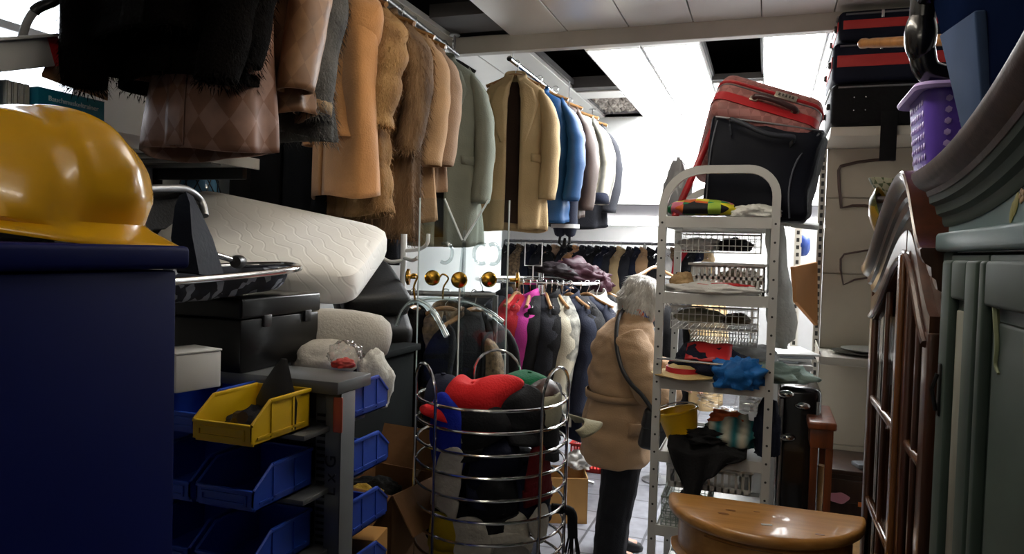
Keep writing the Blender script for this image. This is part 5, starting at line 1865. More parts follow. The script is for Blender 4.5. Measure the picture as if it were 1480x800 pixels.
for y, dn in ((TY0, 0), (TY1, .03)):
    rings, path = bow(y, TX0, TX1, TTOP - dn)
    B().loft(rings).build('upright_frame', m_trol, t, angle=35)
    bb = B()
    for x in (TX0, TX1):
        for k in range(24):
            bb.lathe([(0, -.001), (.0045, -.001), (.0045, .001), (0, .001)], (x, y - .0125, .16 + k * .068), 8, MX.Rotation(pi / 2, 3, 'X'))
    bb.build('hole_pattern', m_hole, t, smooth=False)
for z in TZ:
    bb = B()
    bb.box2((TX0 + .015, TY0 + .01, z - .006), (TX1 - .015, TY1 - .01, z))
    bb.box2((TX0 + .012, TY0 - .014, z - .030), (TX1 - .012, TY0 - .010, z + .012), .001)
    bb.box2((TX0 + .012, TY1 + .010, z - .030), (TX1 - .012, TY1 + .014, z + .012), .001)
    for x in (TX0 + .015, TX1 - .018):
        bb.box2((x, TY0, z - .030), (x + .003, TY1, z + .012))
    bb.build('shelf', m_trol, t, smooth=False)
for x in (TX0, TX1):
    for y in (TY0 + .02, TY1 - .02):
        w_ = B().lathe([(0, -.012), (.036, -.012), (.040, -.006), (.040, .006), (.036, .012), (0, .012)], (x, y, .04), 20, MX.Rotation(pi / 2, 3, 'Y')).build('castor', m_blackplastic, t)
        B().box((x, y, .075), (.03, .035, .03)).build('castor_fork', m_steel, w_)
for x in (TX0,):
    B().tube([(x + .0, TY0 - .03, 1.206), (x + .25, TY0 - .03, 1.198)], .005, 8).build('side_rod', m_hook, t)


def wire_basket(label, lo, hi, m=m_wire, nx=14, ny=8, nz=3, r=.0016, name='wire_basket', tap=.0):
    lo, hi = V(lo), V(hi)
    t = thing(name, label, 'basket', ((lo.x + hi.x) / 2, (lo.y + hi.y) / 2, lo.z), group=None)
    b = B()
    for k in range(nx + 1):
        x = lerp(lo.x, hi.x, k / nx)
        b.tube([(x, lo.y, hi.z), (x, lo.y, lo.z), (x, hi.y, lo.z), (x, hi.y, hi.z)], r, 5)
    for k in range(ny + 1):
        y = lerp(lo.y, hi.y, k / ny)
        b.tube([(lo.x, y, hi.z), (lo.x, y, lo.z), (hi.x, y, lo.z), (hi.x, y, hi.z)], r, 5)
    for k in range(nz):
        z = lerp(lo.z, hi.z, k / nz)
        b.tube([(lo.x, lo.y, z), (hi.x, lo.y, z), (hi.x, hi.y, z), (lo.x, hi.y, z)], r, 5, closed=True)
    b.build('mesh', m, t)
    B().tube([(lo.x, lo.y, hi.z), (hi.x, lo.y, hi.z), (hi.x, hi.y, hi.z), (lo.x, hi.y, hi.z)], r * 2.4, 8, closed=True).build('rim', m, t)
    return t


def slot_basket(label, lo, hi, m, nslot=13, rows=2, name='plastic_basket'):
    """plastic basket with rows of upright slots"""
    lo, hi = V(lo), V(hi)
    t = thing(name, label, 'basket', ((lo.x + hi.x) / 2, (lo.y + hi.y) / 2, lo.z))
    th = .004
    b = B()
    b.box2(lo, (hi.x, hi.y, lo.z + th))
    H = hi.z - lo.z
    zb = [0.0, .16, .52, .62, .9, 1.0] if rows == 2 else [0.0, .25, .8, 1.0]
    bars = [(zb[0], zb[1]), (zb[2], zb[3]), (zb[4], zb[5])] if rows == 2 else [(zb[0], zb[1]), (zb[2], zb[3])]
    for a, c in bars:
        for p, q in (((lo.x, lo.y), (hi.x, lo.y + th)), ((lo.x, hi.y - th), (hi.x, hi.y)), ((lo.x, lo.y), (lo.x + th, hi.y)), ((hi.x - th, lo.y), (hi.x, hi.y))):
            b.box2((p[0], p[1], lo.z + H * a), (q[0], q[1], lo.z + H * c))
    for k in range(nslot + 1):
        x = lerp(lo.x, hi.x - .009, k / nslot)
        b.box2((x, lo.y, lo.z), (x + .009, lo.y + th, hi.z)).box2((x, hi.y - th, lo.z), (x + .009, hi.y, hi.z))
    for k in range(9):
        y = lerp(lo.y, hi.y - .009, k / 8)
        b.box2((lo.x, y, lo.z), (lo.x + th, y + .009, hi.z)).box2((hi.x - th, y, lo.z), (hi.x, y + .009, hi.z))
    b.build('body', m, t, smooth=False)
    b = B()
    for p, q in (((lo.x - .008, lo.y - .008), (hi.x + .008, lo.y + .006)), ((lo.x - .008, hi.y - .006), (hi.x + .008, hi.y + .008)), ((lo.x - .008, lo.y), (lo.x + .006, hi.y)), ((hi.x - .006, lo.y), (hi.x + .008, hi.y))):
        b.box2((p[0], p[1], hi.z - .006), (q[0], q[1], hi.z + .004), .002)
    b.build('rim', m, t)
    return t


m_wplast = mat('white_basket_plastic', '#d0d0cb', rough=.45, var=.04)
wire_basket('white wire basket hanging directly under the top trolley shelf', (TX0 + .045, TY0 + .03, 1.615), (TX1 - .05, TY0 + .40, 1.692))
slot_basket('white slotted plastic basket on the second trolley shelf', (TX0 + .10, TY0 + .10, 1.447), (TX1 - .03, TY1 - .04, 1.570), m_wplast)
wire_basket('white wire basket hanging under the second trolley shelf', (TX0 + .04, TY0 + .03, 1.318), (TX1 - .05, TY0 + .36, 1.405))
wire_basket('lower wire basket behind it above the navy and red bag', (TX0 + .10, TY0 + .20, 1.245), (TX1 - .05, TY1 - .03, 1.310), nz=4, nx=22)
slot_basket('white slotted plastic basket hanging under the fourth trolley shelf', (TX0 + .05, TY0 + .03, .70), (TX1 - .05, TY1 - .08, .790), m_wplast, 12, 1)
wire_basket('green grey wire basket on the lowest visible trolley shelf', (TX0 + .03, TY0 + .02, .548), (TX0 + .20, TY1 - .06, .66), mat('green_grey_wire', '#7d8a82', rough=.4), 9, 14, 4)
tag(heap('dark_cloth', c_black2, (TX0 + .12, TY0 + .2, .59), (.06, .1, .04), 31, .3), 'dark cloth inside the green grey wire basket', 'cloth')
tag(heap('packed_textile', c_white, (TX0 + .13, TY0 + .16, 1.64), (.09, .09, .035), 32, .3), 'white packed textiles at the left in the top wire basket', 'textile')
tag(heap('packed_textile', c_black2, (TX0 + .26, TY0 + .18, 1.64), (.07, .09, .035), 33, .3), 'dark packed textiles at the right in the top wire basket', 'textile')
tag(heap('fabric_roll', cloth('beige_towel', '#a79a87'), (TX0 + .28, TY0 + .3, 1.50), (.09, .12, .05), 34, .3), 'beige towel inside the slotted basket on the second shelf', 'towel')
tag(heap('soft_toy', cloth('tan_plush', '#a88c66', bump=.6, bscale=120), (TX0 + .075, TY0 + .06, 1.492), (.05, .05, .045), 35, .25), 'tan plush toy at the left end of the second trolley shelf', 'toy')
t = thing('packed_bedding', 'flat clear packet of white bedding with red print on the second trolley shelf', 'bedding', (TX0 + .19, TY0 + .03, 1.452))
heap('bedding', c_white, (TX0 + .19, TY0 + .035, 1.472), (.185, .06, .03), 36, .18, parent=t, freq=3)
heap('red_print', m_red, (TX0 + .22, TY0 + .045, 1.490), (.12, .05, .012), 37, .15, parent=t)
tag(heap('round_cushion', k_stone, (TX0 + .14, TY0 + .17, 1.355), (.10, .10, .035), 38, .15), 'stone coloured round cushion in the wire basket under the second shelf', 'cushion')
tag(heap('brown_pouch', mat('olive_brown_pouch', '#4a3a20', rough=.5, var=.4), (TX0 + .28, TY0 + .17, 1.350), (.055, .09, .03), 39, .3), 'olive brown pouch in the wire basket under the second shelf', 'pouch')
# shelf three: folded sport bag, blue cloth, grey cloths, straw hat
t = thing('sports_bag', 'navy folded bag with a red flap on the third trolley shelf', 'bag', (TX0 + .18, TY0 + .10, 1.118))
heap('body', k_dnavy, (TX0 + .18, TY0 + .12, 1.17), (.15, .12, .085), 41, .25, parent=t)
B().patch([[V((TX0 + .10 + .17 * j / 8, TY0 + .005 + .10 * i / 5 + .004 * sin(j), 1.205 + .055 * i / 5 - .018 * (j / 8 - .5) ** 2 + .004 * sin(j * 1.3 + i))) for j in range(9)] for i in range(6)], .008).build('red_flap', m_red, t, angle=180)
tag(heap('blue_cloth', cloth('bright_blue_nylon', '#1c62a6', rough=.5, var=.2), (TX0 + .30, TY0 - .005, 1.150), (.095, .060, .075), 42, .45, freq=2.8), 'bright blue crumpled cloth spilling over the third trolley shelf', 'cloth')
tag(heap('sage_cloth', cloth('pale_sage_cloth', '#7f938d'), (TX1 + .02, TY0 + .14, 1.150), (.13, .10, .045), 43, .4), 'pale sage cloth hanging out right of the third trolley shelf', 'cloth')
tag(heap('grey_blanket', cloth('pale_grey_blanket', '#a7a9a8'), (TX1 - .09, TY0 + .32, 1.185), (.13, .12, .065), 44, .3), 'pale grey blanket at the back of the third trolley shelf', 'blanket')
t = thing('straw_hat', 'beige brimmed hat lying at the left edge of the third trolley shelf', 'hat', (TX0 + .09, TY0 + .03, 1.13))
B().lathe([(0, .045), (.05, .043), (.07, .03), (.075, .008), (.10, .004), (.13, .0), (.132, .004), (.1, .009), (.08, .014)], (TX0 + .10, TY0 + .06, 1.136), 30).wobble(.006, 12, 2).build('crown_and_brim', cloth('straw', '#b9a06b', bump=.4), t)
B().lathe([(.0755, .008), (.078, .01), (.0745, .03), (.072, .029)], (TX0 + .10, TY0 + .06, 1.138), 30).build('hat_band', m_red, t)
# shelf four
t = thing('bucket', 'yellow plastic bucket on the fourth trolley shelf', 'bucket', (TX0 + .12, TY0 + .12, .836))
bk = MX.Translation((TX0 + .10, TY0 + .10, .85)) @ MX.Rotation(R(-14), 4, 'Y')
B().lathe([(0, .002), (.055, .002), (.080, .125), (.086, .127), (.086, .135), (.076, .133), (.051, .008), (0, .008)], (TX0 + .10, TY0 + .10, .86), 30, MX.Rotation(R(-14), 3, 'Y'), caps=(False, False)).build('body', mat('yellow_bucket_plastic', '#d6a90e', rough=.35), t)
B().tube([bk @ V((.086 * cos(a), 0, .14 + .03 * sin(a))) for a in [pi * k / 10 for k in range(11)]], .003, 6).build('handle', m_hook, t)
tag(heap('striped_towel', pattern('teal_orange_stripes', 'wave', ['#1d6b72', '#b9b4a2'], scale=5, uv=False, rough=.8, extra=1.0), (TX1 - .12, TY0 + .10, .91), (.11, .09, .075), 46, .3), 'teal striped towel in the right half of the fourth trolley shelf', 'towel')
tag(heap('orange_cloth', cloth('orange_cloth', '#a8502a'), (TX1 - .15, TY0 + .13, .965), (.07, .07, .04), 47, .3), 'orange cloth lying on the teal striped towel', 'cloth')
tag(heap('clear_bag', acrylic('clear_film', (.9, .9, .9), .12), (TX1 - .14, TY0 + .16, 1.03), (.11, .10, .05), 48, .5, freq=3), 'clear plastic bag crumpled on top of the orange cloth', 'bag')
# black cloth hanging over the fourth shelf
t = thing('black_cloth', 'black cloth draped over the edge of the fourth trolley shelf', 'cloth', (TX0 + .18, TY0, .80))
gr = []
for i in range(26):
    v_ = i / 25
    row = []
    for j in range(30):
        u = j / 29
        drop = .05 + .19 * math.exp(-((u - .36) / .20) ** 2) + .018 * sin(11 * u)
        x = TX0 + .05 + .29 * u
        if v_ < .4:
            q_ = v_ / .4
            y = TY0 + .15 - .18 * q_
            z = .90 + .03 * NZ.noise(V((u * 6, q_ * 3, 1))) - .035 * q_ ** 3
        else:
            w_ = (v_ - .4) / .6
            x += (.36 - u) * .10 * w_
            y = TY0 - .034 - .020 * sin(u * 17 + 2) * w_ - .015 * w_
            z = .865 - drop * w_
        row.append(V((x, y, z + .008 * sin(u * 9 + v_ * 4))))
    gr.append(row)
B().patch(gr, .005).build('drape', c_black, t, angle=180)
t2 = heap('fold', c_black, (TX0 + .20, TY0 + .06, .90), (.12, .06, .035), 49, .5, parent=t, freq=3)
tag(heap('navy_curtain', c_navy, (TX1 - .0, TY0 + .06, .93), (.05, .06, .15), 50, .25), 'navy cloth hanging at the right end of the fourth trolley shelf', 'cloth')

# top shelf: cushion, plush, navy bag, suitcase
tag(heap('harlequin_cushion', pattern('harlequin', 'cells', ['#1a7a4a', '#d0c22a', '#16161a', '#c96a80', '#c05a24', '#1c1c1e', '#8aa83a'], scale=22, uv=False, extra=.15, stretch=(1, 1, .6)), (TX0 + .14, TY0 + .06, 1.778), (.135, .09, .042), 51, .08), 'green, black and pink harlequin cushion under the suitcase on the trolley', 'cushion')
m_fluff = mat('white_plush', '#c6c7c1', rough=.95, var=.08, bump=.6, bscale=60)
tag(heap('white_plush', m_fluff, (TX0 + .33, TY0 + .06, 1.765), (.10, .08, .035), 52, .25), 'white plush cloth beside the harlequin cushion', 'plush')
m_navybag = mat('navy_nylon_bag', '#0c0f19', spec=.15, rough=.55, var=.25, bump=.06, bscale=60)
F0, F1, F2, F3 = P(1028, 165, 2.86), P(1198, 188, 2.76), P(1165, 322, 2.76), P(1010, 306, 2.86)
zmin = TZ[0] + .06
dz = V((.02, .34, .02))
t = thing('travel_bag', 'navy nylon travel bag with a grab handle on top of the trolley', 'bag', (F2 + F3) / 2 + dz / 2)
b = B()
slab(b, [F0, F1, F2, F3], dz, .035, 4)
bmesh.ops.subdivide_edges(b.bm, edges=b.bm.edges[:], cuts=5, use_grid_fill=True)
b.wobble(.020, 7, 5).wobble(.008, 18, 2)
b.build('body', m_navybag, t, angle=180)
nf_ = (F1 - F0).cross(F3 - F0).normalized()
if nf_.y > 0:
    nf_ = -nf_
fr_ = lambda u, v_, o=0.012: F0.lerp(F1, u).lerp(F3.lerp(F2, u), v_) + nf_ * o
hpath = spline([fr_(.20, .19), fr_(.17, .06, .03), fr_(.24, .07, .045), fr_(.5, .16, .055), fr_(.72, .15, .04), fr_(.71, .22, .014)], 6)
rows = []
for p in hpath:
    rows.append([p + V((0, 0, -.009)), p + nf_ * .004, p + V((0, 0, .009))])
B().patch(rows, .008).build('grab_handle', mat('dark_navy_webbing', '#22262f', rough=.6), t, angle=180)
B().tube(spline([fr_(.93, .05, .008), fr_(.80, .35, .008), fr_(.78, .65, .008), fr_(.84, .97, .008)], 6), .0035, 6).build('piping', mat('grey_piping', '#4b4f58', rough=.5), t)
B().tube(spline([fr_(.06, .06, .010), fr_(.035, .4, .010), fr_(.06, .95, .010)], 6), .003, 6).build('piping', mat('grey_piping', '#4b4f58'), t)
B().tube(spline([fr_(.04, .02, .004), fr_(.4, .015, .006), (fr_(.96, .02, .004))], 6), .004, 6).build('zip', m_steel, t)

S0, S1 = P(1050, 97, 2.92), P(1200, 140, 2.82)
S3 = P(1031, 190, 2.92)
e1 = (S1 - S0).normalized()
e3 = (P(1006, 205, 3.42) - S0)
e3 = (e3 - e1 * e3.dot(e1)).normalized()
e2 = e1.cross(e3).normalized()
if e2.z > 0:
    e2 = -e2
LW = (S1 - S0).length
p_case = pattern('rosy_monogram', 'checker', ['#976460', '#845450'], scale=34, uv=False, rough=.5, rot=R(45))
m_trimred = mat('red_piping', '#9c1c22', rough=.35, var=.1)
t = thing('suitcase', 'rosy patterned suitcase with red trim tilted on top of the navy bag', 'suitcase', S0 + e1 * LW / 2 + e2 * .25 + e3 * .25)
cc = S0 + e1 * LW / 2 + e2 * .107 + e3 * .27
rotS = MX((e1, e3, -e2 if False else e1.cross(e3))).transposed()
B().box(cc, (LW, .54, .215), rotS, .05, 5).build('shell', p_case, t, angle=180)
up = e1.cross(e3)


def sp_(u, w_, h_):      # u across 0..1, w depth metres, h up from top
    return S0 + e1 * (LW * u) + e3 * w_ - e2 * h_


def rrect(wf, hf_, r, off):
    pts = []
    cx_ = ((.5, 1, 1), (.5, -1, 1))
    for (sx, sz, a0) in ((1, 1, 0), (-1, 1, 90), (-1, -1, 180), (1, -1, 270)):
        for k in range(6):
            a = R(a0 + 90 * k / 5)
            x = sx * (wf / 2 - r) + r * cos(a)
            z = sz * (hf_ / 2 - r) + r * sin(a)
            pts.append(cc + e1 * x + up * z + e3 * off)
    return pts


# piping loops around the lid edges (top face outlines)
def loop_top(h_, ins=0.0):
    pts = []
    r = .055
    for (sx, sy, a0) in ((1, 1, 0), (-1, 1, 90), (-1, -1, 180), (1, -1, 270)):
        for k in range(6):
            a = R(a0 + 90 * k / 5)
            pts.append(cc + e1 * (sx * (LW / 2 - r) + (r - ins + .001) * cos(a)) + e3 * (sy * (.27 - r) + (r - ins + .001) * sin(a)) + up * h_)
    return pts


B().tube(loop_top(.048), .007, 8, closed=True).build('red_piping', m_trimred, t)
B().tube(loop_top(.082, .030), .010, 8, closed=True).build('red_piping', m_trimred, t)
B().tube(loop_top(.034), .003, 6, closed=True).build('zip', m_steel, t)
fo = -.272
fc = lambda x, z, o=0: cc + e1 * x + up * z + e3 * (fo - o)
hp_ = spline([fc(-.06, -.005, .0), fc(-.05, -.005, .022), fc(.0, -.006, .03), fc(.09, -.010, .022), fc(.10, -.010, .0)], 6)
B().tube(hp_, .011, 10).build('carry_handle', mat('dark_red_leather', '#3a2224', rough=.4), t)
for x in (-.06, .10):
    B().box(fc(x, -.008, .004), (.03, .012, .022), rotS, .004).build('handle_mount', m_brass if False else mat('pale_metal', '#b8b0a0', rough=.3, metal=.8), t)
pl_ = B().box(fc(.05, .045, .003), (.085, .008, .030), rotS, .004).build('name_plate', mat('pale_metal', '#b8b0a0'), t)
b = B()
for k, w_ in enumerate((.012, .008, .010, .008, .012)):
    b.box(fc(.024 + k * .013, .046, .008), (w_ * .7, .003, .012), rotS, .001)
b.build('plate_relief', mat('dark_metal', '#6a625a', rough=.4, metal=.7), pl_)
# red luggage belt round the case and its loose end
b = B()
hw, hd = LW / 2 + .004, .274
for h0 in (-.028,):
    rows = []
    pts = []
    r = .05
    for (sx, sy, a0) in ((1, 1, 0), (-1, 1, 90), (-1, -1, 180), (1, -1, 270)):
        for k in range(6):
            a = R(a0 + 90 * k / 5)
            pts.append((sx * (hw - r) + r * cos(a), sy * (hd - r) + r * sin(a)))
    pts.append(pts[0])
    for x, y in pts:
        c_ = cc + e1 * x + e3 * y
        rows.append([c_ + up * (h0 - .019), c_ + up * (h0 + .019)])
    B().patch(rows, .003).build('luggage_belt', m_trimred, t, angle=60)
q0 = cc - e1 * (hw + .002) - e3 * (-.02) + up * (-.028)
pth = spline([P(1040, 165, 2.95), P(1018, 215, 2.98), P(1003, 250, 2.95), P(985, 290, 2.86), P(976, 312, 2.83)], 6)
rows = [[p - CR * .014, p + CR * .014] for p in pth]
B().patch(rows, .003).build('belt_end', m_trimred, t, angle=180)

# white plush garment hanging at the right of the trolley
t = thing('plush_garment', 'white plush garment hanging down the right side of the trolley', 'garment', P(1130, 500, 3.05))
b = B()
rr = []
for i in range(26):
    u = i / 25
    c_ = P(lerp(1119, 1129, u), lerp(305, 503, u), 3.08)
    rad = .045 * (1 - .25 * sin(u * 6)) * (1 if .06 < u < .95 else .5)
    rr.append([c_ + V((rad * cos(2 * pi * k / 24) * (1 + .15 * sin(3 * 2 * pi * k / 24 + u * 2)), .06 * sin(2 * pi * k / 24), 0)) for k in range(24)])
b.loft(rr).wobble(.012, 14, 6)
b.build('body', m_fluff, t, angle=180)
heap('shoulder', m_fluff, P(1125, 312, 3.02), (.065, .07, .03), 55, .25, parent=t)
slab(B(), [P(1115, 318, 2.95), P(1184, 326, 3.05), P(1184, 322, 3.25), P(1115, 316, 3.25)], (0, 0, -.02), .006).build('sleeve', m_fluff, t, angle=180)

# clutter right of the trolley
m_blackabs = mat('glossy_black_plastic', '#0e0e10', rough=.22, var=.2, coat=.4)
qa = V((.12, 3.22, 0))
t = thing('trolley_case', 'tall glossy black case with chrome clasps standing right of the trolley', 'case', qa)
B().box2((qa.x - .06, qa.y - .14, .03), (qa.x + .10, qa.y + .14, 1.10), .03, 4).build('shell', m_blackabs, t)
for dx, dz_ in ((-.03, 1.07), (.03, 1.03), (-.02, .90)):
    B().ball((qa.x + dx, qa.y - .145, dz_), (.030, .018, .016), None, 3).build('chrome_clasp', m_hook, t)
for dx in (-.045, .085):
    B().box2((qa.x + dx - .006, qa.y - .148, .06), (qa.x + dx + .006, qa.y - .138, 1.05), .003).build('edge_strip', m_steel, t)
for dx in (-.03, .07):
    for dy in (-.1, .1):
        B().lathe([(0, -.012), (.022, -.012), (.024, 0), (.022, .012), (0, .012)], (qa.x + dx, qa.y + dy, .024), 14, MX.Rotation(pi / 2, 3, 'Y')).build('wheel', m_blackplastic, t)
# brown side table
m_brownw = wood('mahogany_stain', '#7a3f20', '#4b2412')
ta, tb = P(1146, 575, 3.05), P(1190, 597, 2.9)
tc = PX(1172, 580, .235)
t = thing('side_table', 'small red-brown wooden side table beside the black case', 'table', (.225, 3.12, 0))
zt2 = P(1170, 585, 3.05).z
B().box2((.165, 2.94, zt2 - .03), (.265, 3.30, zt2), .008, 3).build('top', m_brownw, t)
B().box2((.175, 2.955, zt2 - .10), (.255, 3.285, zt2 - .03), .003).build('apron', m_brownw, t)
for x in (.178, .230):
    for y in (2.96, 3.26):
        B().loft([[(x + sx * w_, y + sy * w_, z) for sx, sy in ((0, 0), (1, 0), (1, 1), (0, 1))] for z, w_ in ((0, .018), (zt2 - .1, .026))]).build('leg', m_brownw, t)
m_pale = wood('pale_beech', '#b38a58', '#94703f')
t = thing('chair', 'pale wooden chair back post peeping out by the brown side table', 'chair', (.33, 3.30, 0))
zc = P(1182, 648, 3.15).z
cx_, cy_ = PY(1181, 690, 3.12).x, 3.12
for dy in (0, .34):
    B().tube(spline([(cx_, cy_ + dy, 0), (cx_ - .005, cy_ + dy, .4), (cx_ + .012, cy_ + dy, zc)], 5), .019, 10).build('back_post', m_pale, t)
B().box2((cx_ - .02, cy_ - .01, .40), (cx_ + .32, cy_ + .36, .43), .006).build('seat', m_pale, t)
for dy in (0.01, .33):
    B().tube([(cx_ + .29, cy_ + dy, 0), (cx_ + .29, cy_ + dy, .40)], .017, 10).build('front_leg', m_pale, t)
B().box2((cx_ - .005, cy_ + .02, zc - .10), (cx_ + .012, cy_ + .32, zc - .03), .004).build('back_rail', m_pale, t)

# ================================================================== white shelving bay on the right
m_gond = mat('cream_shelving_enamel', '#aba79c', rough=.5, var=.04)
m_gond2 = mat('cream_back_panel', '#a39b8b', rough=.55, var=.04)
GY = 4.28
gx0, gx1 = PY(1183, 400, GY).x, 1.55
t = thing('shelving_bay', 'cream metal shelving bay with slotted uprights on the right', 'shelves', ((gx0 + gx1) / 2, GY - .2, 0))
ztb = PY(1250, 196, GY - .42).z
for k in range(5):
    z0_ = [.12, .62, 1.13, 1.53, 1.93][k]
    z1_ = [.616, 1.126, 1.526, 1.926, ztb][k]
    B().box2((gx0 + .02, GY, z0_), (gx1, GY + .012, z1_ - .002), .001).build('back_panel', m_gond2, t, smooth=False)
B().box2((gx0 + .02, GY + .013, .1), (gx1, GY + .02, ztb)).build('backing_sheet', m_gond2, t, smooth=False)
for x in (gx0, gx1):
    B().box2((x - .016, GY - .012, 0), (x + .016, GY + .02, ztb + .0)).build('slotted_upright', m_gond, t, smooth=False)
bb = B()
for k in range(50):
    bb.box2((gx0 - .007, GY - .0135, .1 + k * .042), (gx0 + .007, GY - .0115, .1 + k * .042 + .024))
bb.build('upright_slots', m_hole, t, smooth=False)
B().box2((gx0 + .0, GY - .42, ztb - .0), (gx1, GY + .02, ztb + .045), .004).build('top_board', m_gond, t)
B().box2((gx0 - .0, GY - .36, 1.085), (gx1, GY, 1.125), .004).build('shelf', m_gond, t)
B().loft([[(gx0 - .004 + dx, y, z) for y, z in ((GY, 1.085), (GY - .30, 1.085), (GY - .36, 1.10), (GY - .36, 1.15), (GY, 1.17))] for dx in (0, .004)]).build('shelf_end', m_gond, t, smooth=False)
B().box2((gx0, GY - .42, .0), (gx1, GY, .10), .004).build('base', m_gond, t)
# second upright further left behind the trolley
ux = PY(1151, 400, GY + .25)
t = thing('slotted_upright', 'white slotted shelving upright behind the plush garment', 'upright', (ux.x, ux.y, 0))
B().box2((ux.x - .02, ux.y - .01, 0), (ux.x + .02, ux.y + .02, 2.0)).build('post', m_wplast, t, smooth=False)
bb = B()
for k in range(44):
    bb.box2((ux.x - .008, ux.y - .0115, .1 + k * .042), (ux.x + .008, ux.y - .0095, .1 + k * .042 + .022))
bb.build('slots', m_hole, t, smooth=False)
# brown wire brackets on the back panels
m_dkwire = mat('dark_brown_wire', '#3d2b25', rough=.4, var=.1)


def bracket(label, pts, r):
    pp = [PY(x, y, GY - .008 - o) for x, y, o in pts]
    t = thing('wire_bracket', label, 'bracket', pp[1], group='dark wire brackets on the cream panels')
    B().tube(spline(pp, 1) if False else pp, r, 8).build('wire', m_dkwire, t)
    for p in (pp[0], pp[-1]):
        B().box(p, (.02, .012, .02), None, .003).build('end_clip', m_dkwire, t)


bracket('large dark wire bracket on the upper cream panel', [(1290, 230, .0), (1265, 231, .012), (1240, 234, .012), (1215, 240, .012), (1212, 246, .012), (1213, 270, .012), (1216, 300, .012), (1232, 297, .012), (1250, 297, .012), (1275, 302, .0)], .008)
bracket('thin dark wire bracket on the lower cream panel', [(1285, 358, .0), (1250, 362, .012), (1220, 367, .012), (1215, 374, .012), (1215, 390, .012), (1219, 411, .012), (1235, 404, .012), (1255, 401, .012), (1285, 404, .0)], .0055)
# plates on the shelf
for i, (px, col, lab) in enumerate(((1236, '#4b4f48', 'dark oval tray lying on the cream shelf'), (1252, '#8b8d86', 'grey oval plate lying on the dark tray'))):
    q = PZ(px, 503, 1.127 + .012 * i)
    t = thing('serving_plate', lab, 'plate', q)
    B().lathe([(0, 0), (.10, 0), (.17, .014), (.172, .018), (.10, .006), (0, .006)], (q.x + .03, min(q.y, GY - .19), 1.126 + .014 * i), 36, MX.Diagonal((1, .9, 1))).build('dish', mat('plate_' + str(i), col, rough=.3), t)
# cardboard and blue ball between
tag(slab(B(), [P(1142, 385, 3.5), P(1176, 378, 3.9), P(1176, 470, 3.9), P(1146, 436, 3.5)], (.02, .01, 0), .002, 1).build('cardboard', mat('orange_brown_board', '#a06a36', rough=.7, var=.08)), 'orange brown cardboard panel leaning beside the slotted upright', 'cardboard')
tag(heap('blue_bowl', mat('blue_plastic', '#1d3f8c', rough=.35), P(1161, 354, 4.25), (.04, .05, .065), 61, .05, flat=False), 'blue plastic bowl edge between the white uprights', 'bowl')
tag(heap('silver_bag', mat('silver_plastic', '#8f9296', rough=.3, var=.2), (P(980, 255, 3.38).x, P(980, 255, 3.38).y, 1.835), (.065, .06, .20), 62, .22), 'greyish plastic bag standing on the trolley top behind the red strap', 'bag')
# magazines behind
mg = V((.03, 3.62, 0))
t = thing('cabinet', 'low white cabinet behind the trolley carrying magazines', 'cabinet', mg)
B().box2((-.1, 3.55, .05), (.20, 3.95, 1.10), .005).build('body', m_whitecard, t)
B().box2((-.11, 3.54, 1.10), (.21, 3.96, 1.125), .004).build('top', m_whitecard, t)
for i in range(4):
    tag(B().box((.05 + .01 * i, 3.72, 1.131 + .011 * i), (.26, .30, .009), MX.Rotation(R(-12 + 9 * i), 3, 'Z'), .001).build('magazine', m_whitecard if i % 2 else mat('grey_cover', '#8b8f94', rough=.4)), ['white magazine at the bottom of the pile behind the trolley', 'grey magazine second in the pile behind the trolley', 'white magazine third in the pile behind the trolley', 'grey magazine on top of the pile behind the trolley'][i] if False else ['grey magazine at the bottom of the pile behind the trolley', 'white magazine second from the bottom behind the trolley', 'grey magazine third from the bottom behind the trolley', 'white magazine on top of the pile behind the trolley'][i], 'magazine', 'magazines behind the trolley')

# suitcases on the bay
m_ncase = mat('dark_navy_canvas', '#0f1322', spec=.15, rough=.7, var=.2, bump=.1)
m_bcase = mat('black_canvas', '#0a0a0d', spec=.15, rough=.7, var=.3, bump=.1)
sa, sb_ = PY(1202, 120, GY - .44), PY(1345, 120, GY - .44)
zt_top = PY(1260, 12, GY - .44).z
z_mid = PY(1260, 58, GY - .44).z
z_b = PY(1260, 118, GY - .44).z
ztb2 = ztb + .045


def hcase(label, z0_, z1_, m, stripe, x0=0, name='suitcase', y0=-.445):
    t = thing(name, label, 'suitcase', ((sa.x + sb_.x) / 2, GY - .2, z0_))
    X0_, X1_ = sa.x + x0, sb_.x + .12
    B().box2((X0_, GY + y0, z0_ + .002), (X1_, GY + .0, z1_ - .002), .028, 4).build('shell', m, t)
    B().tube([(X0_ + .03, GY + y0 - .002, z1_ - .022), (X1_ - .03, GY + y0 - .002, z1_ - .022)], .005, 8).tube([(X0_ - .002, GY + y0 + .03, z1_ - .022), (X0_ - .002, GY - .03, z1_ - .022)], .005, 8).build('zip', m_steel, t)
    if stripe:
        zz = lerp(z0_, z1_, .52)
        h2 = (z1_ - z0_) * .14
        B().box2((X0_ + .02, GY + y0 - .003, zz - h2), (X1_ - .02, GY + y0 + .004, zz + h2), .001).box2((X0_ - .003, GY + y0 + .02, zz - h2), (X0_ + .004, GY - .02, zz + h2), .001).build('red_stripe', mat('red_webbing', '#a9201f', rough=.6, var=.1), t)
        B().box((X1_ - .33, GY + y0 - .006, z1_ - .03), (.012, .004, .035), None, .001).build('zip_pull', m_hook, t)
    for dy in (.06, .34):
        B().box((X0_ - .008, GY + y0 + dy, (z0_ + z1_) / 2), (.018, .03, .03), None, .006).build('foot', m_blackplastic, t)
    for k in range(4):
        B().ball((X0_ + .10 + .05 * (k % 2), GY + y0 - .002, lerp(z0_, z1_, .35 if k < 2 else .65)), .004, None, 2).build('rivet', m_hook, t) if not stripe else None
    return t


